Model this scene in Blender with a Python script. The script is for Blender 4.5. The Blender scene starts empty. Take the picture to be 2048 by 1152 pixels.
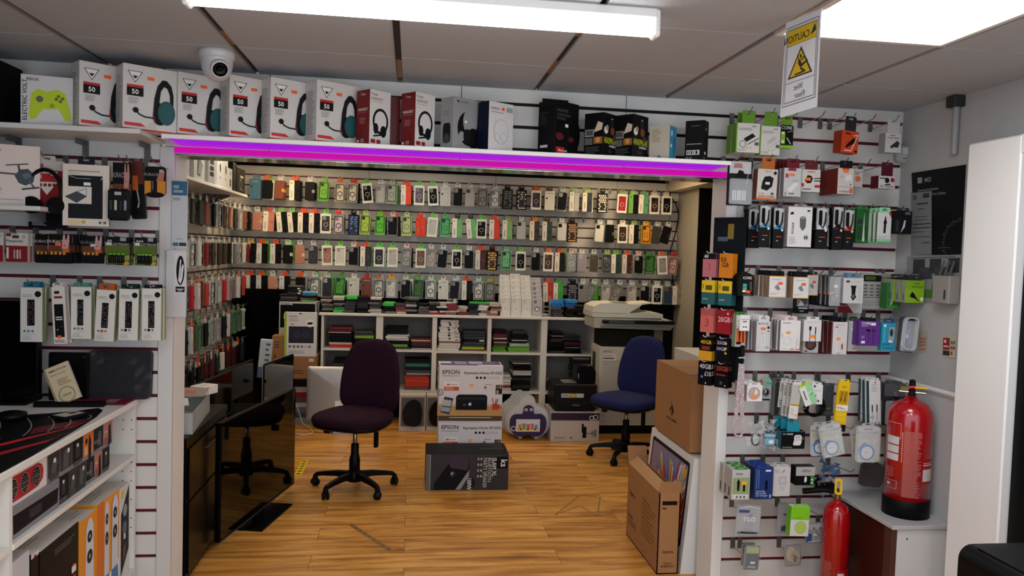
import bpy, math, random
from mathutils import Matrix, Vector
random.seed(7)
S = bpy.context.scene
COL = S.collection
# ---------------------------------------------------------------- camera (focal length in pixels of a 2048 wide frame)
FPX = 1546.3
YAW, PITCH, ROLL = 0.1301, 0.0468, 0.0313
CAM = Vector((0.0, -3.4574, 1.6))
def _axes():
    cy, sy, cp, sp, cr, sr = math.cos(YAW), math.sin(YAW), math.cos(PITCH), math.sin(PITCH), math.cos(ROLL), math.sin(ROLL)
    f = Vector((sy*cp, cy*cp, -sp)); r0 = Vector((cy, -sy, 0)); u0 = r0.cross(f)
    return cr*r0 + sr*u0, -sr*r0 + cr*u0, f
RT, UP, FW = _axes()
cam_data = bpy.data.cameras.new('camera'); cam = bpy.data.objects.new('camera', cam_data); COL.objects.link(cam)
cam_data.sensor_width = 36.0; cam_data.lens = FPX/2048*36; cam_data.clip_start = 0.05
mw = Matrix((RT, UP, -FW)).transposed().to_4x4(); mw.translation = CAM
cam.matrix_world = mw
S.camera = cam
S.view_settings.view_transform = 'Standard'; S.view_settings.look = 'None'; S.view_settings.gamma = 1
S.view_settings.use_curve_mapping = False; S.view_settings.exposure = 0.95
# daylight from the shop front behind the camera
world = bpy.data.worlds.new('daylight'); S.world = world; world.use_nodes = True
world.node_tree.nodes['Background'].inputs[0].default_value = (0.80, 0.88, 1.0, 1)
world.node_tree.nodes['Background'].inputs[1].default_value = 1.05

def ray(u, v): return RT*((u-1024)/FPX) - UP*((v-576)/FPX) + FW
def AY(u, v, y): d = ray(u, v); return CAM + d*((y-CAM.y)/d.y)      # pixel -> point on the plane y
def AX(u, v, x): d = ray(u, v); return CAM + d*((x-CAM.x)/d.x)
def AZ(u, v, z): d = ray(u, v); return CAM + d*((z-CAM.z)/d.z)

# ---------------------------------------------------------------- materials
def lin(c):
    c = c/255.0
    return c/12.92 if c <= 0.04045 else ((c+0.055)/1.055)**2.4
def rgb(h):
    if len(h) == 3: h = ''.join(a*2 for a in h)
    return tuple(lin(int(h[i:i+2], 16)) for i in (0, 2, 4)) + (1,)
MC = {}
def M(h, rough=0.5, metal=0.0, emit=0.0, alpha=1.0, trans=0.0, bump=0.0, scale=60, coat=0.0, vary=0.0):
    key = (h, rough, metal, emit, alpha, trans, bump, scale, coat, vary)
    if key in MC: return MC[key]
    m = bpy.data.materials.new('mat_' + h); m.use_nodes = True; nt = m.node_tree; b = nt.nodes['Principled BSDF']
    b.inputs['Base Color'].default_value = rgb(h); b.inputs['Roughness'].default_value = rough
    b.inputs['Metallic'].default_value = metal; b.inputs['Alpha'].default_value = alpha
    b.inputs['Transmission Weight'].default_value = trans
    b.inputs['Coat Weight'].default_value = coat
    if not metal and rough >= 0.3: b.inputs['Specular IOR Level'].default_value = 0.32
    if sum(rgb(h)[:3]) < 0.06 and not emit: b.inputs['Specular IOR Level'].default_value = 0.12; b.inputs['Base Color'].default_value = tuple(x*0.65 for x in rgb(h)[:3])+(1,)
    if emit: b.inputs['Emission Color'].default_value = rgb(h); b.inputs['Emission Strength'].default_value = emit
    if bump or vary:
        tc = nt.nodes.new('ShaderNodeTexCoord'); n = nt.nodes.new('ShaderNodeTexNoise'); n.inputs['Scale'].default_value = scale
        n.inputs['Detail'].default_value = 4
        nt.links.new(tc.outputs['Object'], n.inputs['Vector'])
        if bump:
            bp = nt.nodes.new('ShaderNodeBump'); bp.inputs['Strength'].default_value = bump; bp.inputs['Distance'].default_value = 0.004
            nt.links.new(n.outputs['Fac'], bp.inputs['Height']); nt.links.new(bp.outputs['Normal'], b.inputs['Normal'])
        if vary:
            mx = nt.nodes.new('ShaderNodeMix'); mx.data_type = 'RGBA'
            c = rgb(h); mx.inputs[6].default_value = tuple(x*(1-vary) for x in c[:3]) + (1,); mx.inputs[7].default_value = tuple(min(1, x*(1+vary)) for x in c[:3]) + (1,)
            nt.links.new(n.outputs['Fac'], mx.inputs[0]); nt.links.new(mx.outputs[2], b.inputs['Base Color'])
    MC[key] = m
    return m
def EM(h, e):
    m = M(h, 0.35, emit=e).copy() if ('EM', h, e) not in MC else MC['EM', h, e]
    m.node_tree.nodes['Principled BSDF'].inputs['Base Color'].default_value = (0.0, 0.0, 0.0, 1); m.node_tree.nodes['Principled BSDF'].inputs['Specular IOR Level'].default_value = 0.1; MC['EM', h, e] = m
    return m
def film(rough=0.08, a=0.16, h='e8eef0'):           # clear plastic film / blister
    return M(h, rough, 0.0, 0.0, a)
CLEAR = film(); STEEL = M('b9b9b6', 0.25, 1.0); DKST = M('55565a', 0.3, 1.0)

def wood_floor():
    m = bpy.data.materials.new('oak_laminate'); m.use_nodes = True; nt = m.node_tree; N = nt.nodes.new; L = nt.links.new
    b = nt.nodes['Principled BSDF']; tc = N('ShaderNodeTexCoord')
    br = N('ShaderNodeTexBrick'); br.offset = 0.37; br.inputs['Scale'].default_value = 1.0
    br.inputs['Brick Width'].default_value = 1.28; br.inputs['Row Height'].default_value = 0.192
    br.inputs['Mortar Size'].default_value = 0.0012; br.inputs['Mortar Smooth'].default_value = 0.1
    br.inputs['Color1'].default_value = (0, 0, 0, 1); br.inputs['Color2'].default_value = (1, 1, 1, 1); br.inputs['Mortar'].default_value = (0.5, 0.5, 0.5, 1)
    L(tc.outputs['Object'], br.inputs['Vector'])
    # per-plank shift of the grain
    mp = N('ShaderNodeVectorMath'); mp.operation = 'MULTIPLY_ADD'; mp.inputs[1].default_value = (3.1, 7.7, 0); L(br.outputs['Color'], mp.inputs[0]); L(tc.outputs['Object'], mp.inputs[2])
    st = N('ShaderNodeMapping'); st.inputs['Scale'].default_value = (1.0, 9.0, 1.0); L(mp.outputs[0], st.inputs['Vector'])
    n1 = N('ShaderNodeTexNoise'); n1.inputs['Scale'].default_value = 1.9; n1.inputs['Detail'].default_value = 9; n1.inputs['Roughness'].default_value = 0.62; n1.inputs['Distortion'].default_value = 0.6
    L(st.outputs[0], n1.inputs['Vector'])
    cr = N('ShaderNodeValToRGB'); e = cr.color_ramp.elements
    e[0].position = 0.30; e[0].color = rgb('8a5a26'); e[1].position = 0.68; e[1].color = rgb('e6ae5c')
    k = e.new(0.43); k.color = rgb('ba7c34'); k = e.new(0.52); k.color = rgb('d29644')
    L(n1.outputs['Fac'], cr.inputs[0])
    # dark streaks and knots
    s2 = N('ShaderNodeMapping'); s2.inputs['Scale'].default_value = (1.6, 16.0, 1.0); L(mp.outputs[0], s2.inputs['Vector'])
    n2 = N('ShaderNodeTexNoise'); n2.inputs['Scale'].default_value = 1.5; n2.inputs['Detail'].default_value = 5; n2.inputs['Distortion'].default_value = 1.4; L(s2.outputs[0], n2.inputs['Vector'])
    c2 = N('ShaderNodeValToRGB'); c2.color_ramp.elements[0].position = 0.27; c2.color_ramp.elements[0].color = (1, 1, 1, 1); c2.color_ramp.elements[1].position = 0.33; c2.color_ramp.elements[1].color = (0, 0, 0, 1)
    L(n2.outputs['Fac'], c2.inputs[0])
    mx = N('ShaderNodeMix'); mx.data_type = 'RGBA'; mx.inputs[7].default_value = rgb('3c2410'); L(cr.outputs[0], mx.inputs[6])
    ml = N('ShaderNodeMath'); ml.operation = 'MULTIPLY'; ml.inputs[1].default_value = 0.75; L(c2.outputs[0], ml.inputs[0]); L(ml.outputs[0], mx.inputs[0])
    # plank tone
    pv = N('ShaderNodeMix'); pv.data_type = 'RGBA'; pv.blend_type = 'MULTIPLY'; pv.inputs[0].default_value = 1.0
    pr = N('ShaderNodeValToRGB'); pr.color_ramp.elements[0].color = (0.84, 0.82, 0.78, 1); pr.color_ramp.elements[1].color = (1.05, 1.05, 1.05, 1); L(br.outputs['Color'], pr.inputs[0])
    L(mx.outputs[2], pv.inputs[6]); L(pr.outputs[0], pv.inputs[7])
    mo = N('ShaderNodeMix'); mo.data_type = 'RGBA'; mo.inputs[7].default_value = rgb('3a2513'); L(br.outputs['Fac'], mo.inputs[0]); L(pv.outputs[2], mo.inputs[6])
    L(mo.outputs[2], b.inputs['Base Color']); b.inputs['Roughness'].default_value = 0.33
    bp = N('ShaderNodeBump'); bp.inputs['Strength'].default_value = 0.12; bp.inputs['Distance'].default_value = 0.002; L(n1.outputs['Fac'], bp.inputs['Height']); L(bp.outputs[0], b.inputs['Normal'])
    return m

# ---------------------------------------------------------------- mesh builder
TXT = {}
def text_data(s, font_h=1.0):
    if s in TXT: return TXT[s]
    c = bpy.data.curves.new('t', 'FONT'); c.body = s; c.size = 1.0; c.resolution_u = 2; c.align_x = 'LEFT'; c.offset = 0.010
    o = bpy.data.objects.new('t', c); COL.objects.link(o)
    dg = bpy.context.evaluated_depsgraph_get(); me = bpy.data.meshes.new_from_object(o.evaluated_get(dg))
    vs = [(v.co.x, v.co.y) for v in me.vertices]; fs = [tuple(p.vertices) for p in me.polygons]
    bpy.data.objects.remove(o); bpy.data.curves.remove(c); bpy.data.meshes.remove(me)
    if vs:
        x0 = min(v[0] for v in vs); x1 = max(v[0] for v in vs)
        vs = [((x-x0)/0.73, y/0.73) for x, y in vs]; w = (x1-x0)/0.73
    else: w = 0
    TXT[s] = (vs, fs, w)      # cap height = 1
    return TXT[s]

class MB:
    def __init__(s): s.v = []; s.f = []; s.m = []; s.sm = []; s.mats = []; s.mi = {}; s.T = Matrix.Identity(4)
    def mat(s, m):
        if isinstance(m, str): m = M(m)
        if m.name not in s.mi: s.mi[m.name] = len(s.mats); s.mats.append(m)
        return s.mi[m.name]
    def add(s, vs, fs, m, smooth=False):
        b = len(s.v); k = s.mat(m)
        s.v += [tuple(s.T @ Vector(v)) for v in vs]
        for f in fs: s.f.append(tuple(b+i for i in f)); s.m.append(k); s.sm.append(smooth)
        return s
    def box(s, x0, x1, y0, y1, z0, z1, m, bev=0.0):
        if bev:
            r = min(bev, (x1-x0)/2.01, (y1-y0)/2.01, (z1-z0)/2.01); vs = []; idx = {}
            for i, X in enumerate((x0, x1)):
                for j, Yy in enumerate((y0, y1)):
                    for k, Zz in enumerate((z0, z1)):
                        sx, sy, sz = (1, -1)[i], (1, -1)[j], (1, -1)[k]
                        for a, p in enumerate(((X, Yy+sy*r, Zz+sz*r), (X+sx*r, Yy, Zz+sz*r), (X+sx*r, Yy+sy*r, Zz))):
                            idx[i, j, k, a] = len(vs); vs.append(p)
            F = []
            for i in (0, 1): F.append([idx[i, 0, 0, 0], idx[i, 1, 0, 0], idx[i, 1, 1, 0], idx[i, 0, 1, 0]][::(-1 if i == 0 else 1)])
            for j in (0, 1): F.append([idx[0, j, 0, 1], idx[1, j, 0, 1], idx[1, j, 1, 1], idx[0, j, 1, 1]][::(1 if j == 0 else -1)])
            for k in (0, 1): F.append([idx[0, 0, k, 2], idx[1, 0, k, 2], idx[1, 1, k, 2], idx[0, 1, k, 2]][::(-1 if k == 0 else 1)])
            for i in (0, 1):
                for j in (0, 1): F.append([idx[i, j, 0, 0], idx[i, j, 1, 0], idx[i, j, 1, 1], idx[i, j, 0, 1]][::(1 if i == j else -1)])
                for k in (0, 1): F.append([idx[i, 0, k, 0], idx[i, 1, k, 0], idx[i, 1, k, 2], idx[i, 0, k, 2]][::(-1 if i == k else 1)])
            for j in (0, 1):
                for k in (0, 1): F.append([idx[0, j, k, 1], idx[1, j, k, 1], idx[1, j, k, 2], idx[0, j, k, 2]][::(1 if j == k else -1)])
            for i in (0, 1):
                for j in (0, 1):
                    for k in (0, 1): F.append([idx[i, j, k, 0], idx[i, j, k, 1], idx[i, j, k, 2]][::(1 if (i+j+k) % 2 == 0 else -1)])
            return s.add(vs, F, m)
        vs = [(x0, y0, z0), (x1, y0, z0), (x1, y1, z0), (x0, y1, z0), (x0, y0, z1), (x1, y0, z1), (x1, y1, z1), (x0, y1, z1)]
        return s.add(vs, [(0, 3, 2, 1), (4, 5, 6, 7), (0, 1, 5, 4), (1, 2, 6, 5), (2, 3, 7, 6), (3, 0, 4, 7)], m)
    def prism(s, pts, y0, y1, m, smooth=False, cap=True, side=None):       # outline in x,z pushed along y (y0 = front)
        n = len(pts); vs = [(x, y0, z) for x, z in pts] + [(x, y1, z) for x, z in pts]
        if cap: s.add(vs, [tuple(range(n)), tuple(range(2*n-1, n-1, -1))], m)
        s.add(vs, [(i, n+i, n+(i+1) % n, (i+1) % n) for i in range(n)], side or m, smooth)
        return s
    def ring(s, outer, inner, y0, y1, m, hole=None):                       # frame between two outlines of equal length
        n = len(outer); vs = [(x, y0, z) for x, z in outer] + [(x, y0, z) for x, z in inner] + [(x, y1, z) for x, z in outer] + [(x, y1, z) for x, z in inner]
        F = []
        for i in range(n):
            j = (i+1) % n
            F += [(i, j, n+j, n+i), (2*n+i, 3*n+i, 3*n+j, 2*n+j), (i, 2*n+i, 2*n+j, j), (n+i, n+j, 3*n+j, 3*n+i)]
        return s.add(vs, F, m)
    def tube(s, pts, r, m, n=8, closed=False, r2=None):
        pts = [Vector(p) for p in pts]; vs = []; F = []; prev = None; N = len(pts)
        for i, p in enumerate(pts):
            if closed: t = pts[(i+1) % N]-pts[i-1]
            else: t = pts[min(i+1, N-1)]-pts[max(i-1, 0)]
            t.normalize()
            a = prev if prev is not None else (Vector((0, 0, 1)) if abs(t.z) < 0.9 else Vector((1, 0, 0)))
            x = a-t*a.dot(t)
            if x.length < 1e-6: x = t.orthogonal()
            x.normalize(); prev = x; y = t.cross(x); rr = r if r2 is None else r+(r2-r)*i/(N-1)
            for k in range(n):
                an = 2*math.pi*k/n; vs.append(tuple(p+x*(rr*math.cos(an))+y*(rr*math.sin(an))))
        for i in range(N if closed else N-1):
            j = (i+1) % N
            for k in range(n): F.append((i*n+k, i*n+(k+1) % n, j*n+(k+1) % n, j*n+k))
        s.add(vs, F, m, True)
        if not closed: s.add([vs[k] for k in range(n)], [tuple(range(n))[::-1]], m); s.add([vs[(N-1)*n+k] for k in range(n)], [tuple(range(n))], m)
        return s
    def lathe(s, prof, cx, cy, m, n=24, cz=0, smooth=True):
        vs = []; F = []
        for r, z in prof:
            for k in range(n): a = 2*math.pi*k/n; vs.append((cx+r*math.cos(a), cy+r*math.sin(a), cz+z))
        for i in range(len(prof)-1):
            for k in range(n): F.append((i*n+k, i*n+(k+1) % n, (i+1)*n+(k+1) % n, (i+1)*n+k))
        return s.add(vs, F, m, smooth)
    def text(s, t, x, z, h, m, y=0.0, sx=1.0, align='L', rot=0, flip=False):
        vs, fs, w = text_data(t)
        ox = {'L': 0, 'C': -w/2, 'R': -w}[align]; c, sn = math.cos(rot), math.sin(rot); o = []
        for a, b in vs:
            a = (a+ox)*h*sx*(-1 if flip else 1); b = b*h; o.append((x+a*c-b*sn, y, z+a*sn+b*c))
        return s.add(o, [f[::-1] if flip else f for f in fs], m)
    def art(s, w, h, ops, y=0.0, x0=0.0, z0=0.0):
        """printed panel: ops in 0..1 coordinates of the front face (x right, z up), '/'-separated"""
        k = 0
        for op in ops.split('/'):
            a = op.strip().split(' ')
            if not a[0]: continue
            yy = y-0.0005-0.00018*k; k += 1; c = a[0]
            if c == 'R':
                u0, v0, u1, v1 = map(float, a[1:5]); s.add([(x0+u0*w, yy, z0+v0*h), (x0+u1*w, yy, z0+v0*h), (x0+u1*w, yy, z0+v1*h), (x0+u0*w, yy, z0+v1*h)], [(0, 1, 2, 3)], a[5])
            elif c == 'P':
                p = list(map(float, a[1].split(','))); pts = [(x0+p[i]*w, yy, z0+p[i+1]*h) for i in range(0, len(p), 2)]; s.add(pts, [tuple(range(len(pts)))], a[2])
            elif c in 'CE':                      # circle / ellipse: radius in width units
                u, v, r = map(float, a[1:4]); rz = r*w if c == 'C' else float(a[5])*h
                s.add([(x0+u*w+r*w*math.cos(t*math.pi/10), yy, z0+v*h+rz*math.sin(t*math.pi/10)) for t in range(20)], [tuple(range(20))], a[4])
            elif c == 'O':                       # ring u v r thickness colour
                u, v, r, th = map(float, a[1:5]); n = 24; vs = []
                for t in range(n):
                    q = 2*math.pi*t/n
                    for R in (r, r-th): vs.append((x0+u*w+R*w*math.cos(q), yy, z0+v*h+R*w*math.sin(q)))
                s.add(vs, [(2*i, (2*i+2) % (2*n), (2*i+3) % (2*n), 2*i+1) for i in range(n)], a[5])
            elif c == 'W':                       # polyline thickness colour pts
                th = float(a[1])*w; p = list(map(float, a[3].split(','))); q = [Vector((x0+p[i]*w, 0, z0+p[i+1]*h)) for i in range(0, len(p), 2)]
                for i in range(len(q)-1):
                    d = q[i+1]-q[i]; L = d.length or 1; nn = Vector((-d.z, 0, d.x))*(th/2/L); e = d*(th/3/L)
                    s.add([(v.x, yy, v.z) for v in (q[i]-nn-e, q[i+1]-nn+e, q[i+1]+nn+e, q[i]+nn-e)], [(0, 1, 2, 3)], a[2])
            elif c in 'TXV':                     # text: T left, X centred, V vertical   u v height colour words
                u, v, hh = map(float, a[1:4]); t = ' '.join(a[5:])
                if c == 'V': s.text(t, x0+u*w, z0+v*h, hh*w, a[4], yy, rot=math.pi/2)
                else:
                    tw = text_data(t)[2]*hh*h; mw_ = w*(1-u)*.97 if c == 'T' else w*.94; k_ = min(1.0, mw_/max(tw, 1e-6))
                    s.text(t, x0+u*w, z0+v*h, hh*h, a[4], yy, sx=k_, align='L' if c == 'T' else 'C')
            elif c == 'D':                       # column of small print lines: u0 v0 u1 v1 n colour
                u0, v0, u1, v1 = map(float, a[1:5]); n = int(a[5]); R = random.Random(n*7+int(u0*100))
                for i in range(n):
                    zc = v1-(v1-v0)*(i+0.5)/n; tt = (v1-v0)/n*0.22; ue = u0+(u1-u0)*R.uniform(0.6, 1)
                    s.add([(x0+u0*w, yy, z0+(zc-tt)*h), (x0+ue*w, yy, z0+(zc-tt)*h), (x0+ue*w, yy, z0+(zc+tt)*h), (x0+u0*w, yy, z0+(zc+tt)*h)], [(0, 1, 2, 3)], a[6])
        return s
    def side_art(s, which, w, d, h, ops):        # art on the left (x=0,facing -x), right or top face of a box spanning 0..w, 0..d, 0..h
        T = s.T.copy()
        if which == 'L': s.T = T @ Matrix.Translation((0, d, 0)) @ Matrix.Rotation(-math.pi/2, 4, 'Z'); s.art(d, h, ops)
        if which == 'R': s.T = T @ Matrix.Translation((w, 0, 0)) @ Matrix.Rotation(math.pi/2, 4, 'Z'); s.art(d, h, ops)
        if which == 'T': s.T = T @ Matrix.Translation((0, 0, h)) @ Matrix.Rotation(-math.pi/2, 4, 'X'); s.art(w, d, ops)
        s.T = T; return s
    def mesh(s, name):
        me = bpy.data.meshes.new(name); me.from_pydata(s.v, [], s.f)
        for m in s.mats: me.materials.append(m)
        me.polygons.foreach_set('material_index', s.m); me.polygons.foreach_set('use_smooth', s.sm); me.update()
        return me
    def build(s, name, parent=None, label=None):
        o = bpy.data.objects.new(name, s.mesh(name)); COL.objects.link(o)
        if parent: o.parent = parent
        if label: o['label'] = label
        return o
def rrect(x0, x1, z0, z1, r, n=4):
    o = []
    for cx, cz, a0 in ((x1-r, z0+r, -90), (x1-r, z1-r, 0), (x0+r, z1-r, 90), (x0+r, z0+r, 180)):
        for i in range(n+1): a = math.radians(a0+90*i/n); o.append((cx+r*math.cos(a), cz+r*math.sin(a)))
    return o
def circ(cx, cz, r, n=16, rz=None): return [(cx+r*math.cos(2*math.pi*i/n), cz+(rz or r)*math.sin(2*math.pi*i/n)) for i in range(n)]
LABELS = {}
def tag(o, label, cat, group=None, kind=None):
    o['label'] = label; o['category'] = cat
    if group: o['group'] = group
    if kind: o['kind'] = kind
    LABELS.setdefault(label, []).append(o)
    return o
def struct(o): o['kind'] = 'structure'; return o
def thing(name, label, cat, loc=(0, 0, 0), rz=0, group=None, rx=0, ry=0):
    o = bpy.data.objects.new(name, None); o.empty_display_size = 0.05; COL.objects.link(o)
    o.location = loc; o.rotation_euler = (rx, ry, rz); return tag(o, label, cat, group)
def place(o, loc, rz=0, rx=0, ry=0): o.location = loc; o.rotation_euler = (rx, ry, rz); return o
def kids(o): return [c for c in COL.objects if c.parent == o]
KID = {}
def dup(o, loc, rz=0, label=None, group=None, rx=0, ry=0):
    c = o.copy(); COL.objects.link(c); c.location = loc; c.rotation_euler = (rx, ry, rz)
    if label: tag(c, label, c['category'])
    if group: c['group'] = group
    if o not in KID: KID[o] = [(k, kids(k)) for k in kids(o)]
    for k, sub in KID[o]:
        d = k.copy(); COL.objects.link(d); d.parent = c
        for g in sub: e = g.copy(); COL.objects.link(e); e.parent = d
    return c
# ================================================================ the setting
ZC = 2.325                       # ceiling of the shop
XL, XR = -1.70, 2.31             # side walls
YB = 4.23                        # back wall
PAINT = M('c9c7c2', 0.45, bump=0.05, scale=30); PAINT2 = M('d6d5d0', 0.4); WHITE = M('e6e5e0', 0.35)
SLAT = M('cfccc6', 0.32, vary=0.04, scale=8); REDG = M('5a0f1c', 0.4)
b = MB(); b.box(XL-0.1, 3.4, -3.9, YB+0.1, -0.05, 0, wood_floor()); struct(b.build('floor'))
# ceiling tiles with open joints
TILE = M('a6a9ae', 0.8, bump=0.5, scale=160, vary=0.05); DARK = M('050505', 0.8)
b = MB(); gx = [-1.87+0.6*i for i in range(8)]; ys = [0.15, -0.45, -1.05, -1.65, -2.25, -2.85, -3.45]
for i in range(-1, 8):
    a = -1.87+0.6*i+0.013 if i >= 0 else -2.4; c = -1.87+0.6*(i+1)-0.013
    a = max(a, XL-0.1); c = min(c, 2.45)
    if c-a < 0.05: continue
    for j in range(len(ys)-1):
        if i == 5 and j in (2,): continue            # light panel bay
        b.box(a, c, ys[j+1]+0.005, ys[j]-0.005, ZC, ZC+0.02, TILE)
struct(b.build('ceiling'))
b = MB(); b.box(XL-0.1, 2.6, -3.5, 0.02, ZC+0.03, ZC+0.05, DARK)
for i in range(7):
    x = -1.87+0.6*(i+1); b.box(x-0.012, x+0.012, -3.5, 0.02, ZC+0.012, ZC+0.022, M('2c2624', 0.5)); b.box(x-0.0135, x-0.0105, -3.5, 0.02, ZC-0.001, ZC+0.012, M('8f8c88', 0.4))
for x, y0, y1 in ((-0.67, -0.62, -0.44), (-0.07, -0.36, -0.06), (-0.07, -1.25, -0.95), (0.53, -1.15, -0.85), (0.53, -0.5, -0.3), (1.13, -0.75, -0.3), (1.13, -1.7, -1.05)):
    b.box(x-0.009, x+0.011, y0, y1, ZC+0.0095, ZC+0.012, M('9a6a3a', 0.4))
struct(b.build('trim_1'))
# slatted display walls
def slatwall(name, x0, x1, ztop, zbot, zs, y=0.0, axis='y', seams=(), back=0.02, red=REDG, gap=0.014, steps=None):
    """boards 0.1 m high, zs = height of one groove; grooves every 0.1 m. Built facing -y at plane y, or facing +x when axis='x'"""
    B = MB(); k0 = math.ceil((zbot-zs)/0.1); z = zs+0.1*k0; cuts = []
    while z < ztop: cuts.append(z); z += 0.1
    zz = [zbot]+cuts+[ztop]
    if axis == 'x': B.T = Matrix.Translation((y, 0, 0)) @ Matrix.Rotation(math.pi/2, 4, 'Z')
    else: B.T = Matrix.Translation((0, y, 0))
    B.box(x0, x1, 0.009, back, zbot, ztop, red)
    xs = [x0]+list(seams)+[x1]
    for i in range(len(zz)-1):
        a = zz[i]+(gap/2 if i else 0); c = zz[i+1]-(gap/2 if i < len(zz)-2 else 0)
        if c-a < 0.004: continue
        for j in range(len(xs)-1):
            B.box(xs[j]+(0.0015 if j else 0), xs[j+1]-(0.0015 if j < len(xs)-2 else 0), 0, 0.009, a, c, SLAT, bev=0.0012)
    return struct(B.build(name))
PLx, PRx, OLx, ORx = -1.065, 1.496, -1.006, 1.446
slatwall('wall_front_left', XL, PLx, ZC, 0.0, 0.036)
slatwall('wall_front_right', PRx, XR+0.02, ZC, 0.0, 0.066)
slatwall('wall_front_header', OLx-0.04, ORx+0.05, ZC, 2.0, 0.058, red=M('1c1414', 0.5), seams=(-0.62, 0.2, 0.95))
b = MB()                                              # left post, right post and lintel of the opening
b.box(PLx, OLx, -0.006, 0.178, 0, 1.998, PAINT, bev=0.002); b.box(OLx-0.03, OLx+0.0005, 0.02, 0.178, 0, 1.97, WHITE)
struct(b.build('trim_2'))
b = MB(); b.box(ORx, PRx, -0.006, 0.178, 0, 1.998, WHITE, bev=0.002); struct(b.build('trim_3'))
b = MB(); b.box(OLx, ORx, 0.012, 0.178, 1.972, 2.03, PAINT)
MIR = M('8a8884', 0.12, 0.9, bump=0.4, scale=9)
b.box(OLx, ORx, 0.004, 0.175, 1.966, 1.972, MIR); struct(b.build('trim_4'))
b = MB(); b.box(OLx, ORx, 0.02, 0.16, 2.03, ZC, PAINT2); struct(b.build('wall_header_rear'))
# side walls of the shop
b = MB(); b.box(XL-0.1, XL, -2.6, 0.0, 0, ZC, M('2a2928', 0.7)); struct(b.build('wall_left'))
WALLR = M('a9a9a7', 0.75, bump=0.15, scale=14, vary=0.08)
b = MB(); b.box(XR, XR+0.1, -0.86, 0.02, 0, ZC, WALLR); b.box(XR, XR+0.1, -2.6, -0.86, 2.06, ZC, WALLR)
b.box(XR-0.006, XR, -0.56, 0.0, 0.5, 1.05, M('b4b5b4', 0.6)); struct(b.build('wall_right'))
b = MB(); b.tube([(XR-0.01, -0.58, 1.05), (XR-0.01, 0.0, 1.05)], 0.012, PAINT2); b.box(XR-0.012, XR, -0.58, 0, 1.035, 1.05, PAINT2); struct(b.build('trim_5'))
b = MB(); b.box(2.2, XR+0.1, -0.87, -0.595, 0, 2.088, M('e9e8e6', 0.28), bev=0.006); b.box(2.2, XR+0.1, -2.2, -0.87, 2.02, 2.088, WHITE)
struct(b.build('trim_6'))
b = MB(); b.box(2.235, 2.275, -1.95, -0.872, 0.01, 2.018, M('0b0b0c', 0.3), bev=0.004); b.box(2.228, 2.236, -1.85, -0.98, 0.2, 1.9, M('141516', 0.1)); struct(b.build('door_1'))
b = MB(); b.T = Matrix.Translation((2.22, 0, 0)); b.tube([(0, -1.8, 0.95), (-0.03, -1.8, 0.95), (-0.03, -1.8, 1.15), (0, -1.8, 1.15)], 0.008, STEEL); h_ = b.build('door_handle', bpy.data.objects['door_1'])
# back room
slatwall('wall_back', XL, 2.70, 2.345, 1.18, 0.061, y=YB, seams=(-0.43, 0.81, 2.05))
slatwall('wall_back_left', 0.18, YB, 2.345, 0.46, 0.061, y=XL, axis='x', seams=(1.6, 2.9))
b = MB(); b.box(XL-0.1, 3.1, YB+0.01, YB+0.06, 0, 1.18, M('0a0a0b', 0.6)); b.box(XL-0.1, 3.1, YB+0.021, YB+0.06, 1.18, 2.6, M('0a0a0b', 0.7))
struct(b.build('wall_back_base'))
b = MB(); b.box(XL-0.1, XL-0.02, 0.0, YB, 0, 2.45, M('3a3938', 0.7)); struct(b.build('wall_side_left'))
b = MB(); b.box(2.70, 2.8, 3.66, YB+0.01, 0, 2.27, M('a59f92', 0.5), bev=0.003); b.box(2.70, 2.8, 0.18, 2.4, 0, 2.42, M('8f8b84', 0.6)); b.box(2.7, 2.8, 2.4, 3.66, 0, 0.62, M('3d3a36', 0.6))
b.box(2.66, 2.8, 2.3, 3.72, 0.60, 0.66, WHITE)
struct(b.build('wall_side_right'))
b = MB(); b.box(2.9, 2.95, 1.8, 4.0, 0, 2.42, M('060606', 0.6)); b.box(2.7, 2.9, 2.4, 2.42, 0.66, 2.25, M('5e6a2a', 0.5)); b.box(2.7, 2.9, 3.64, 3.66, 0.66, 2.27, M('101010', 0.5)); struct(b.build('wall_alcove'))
b = MB(); b.box(2.58, 2.8, 0.18, YB, 2.262, 2.40, M('d8cdb4', 0.6)); struct(b.build('trim_7'))
CZ = 2.41
b = MB()
for i in range(-3, 5):
    for j in range(7):
        a, c = -0.19+0.61*i, -0.19+0.61*i+0.6; d, e = 0.15+0.6*j, 0.15+0.6*j+0.59
        if i in (-2, 0, 3) and j in (1, 3, 5) : continue
        b.box(max(a, XL-0.1), min(c, 2.8), d, e, CZ, CZ+0.02, M('8b8884', 0.8, bump=0.4, scale=150))
struct(b.build('ceiling_back'))
b = MB(); b.box(XL-0.1, 2.9, 0.1, YB+0.1, CZ+0.06, CZ+0.08, DARK); struct(b.build('trim_8'))
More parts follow.
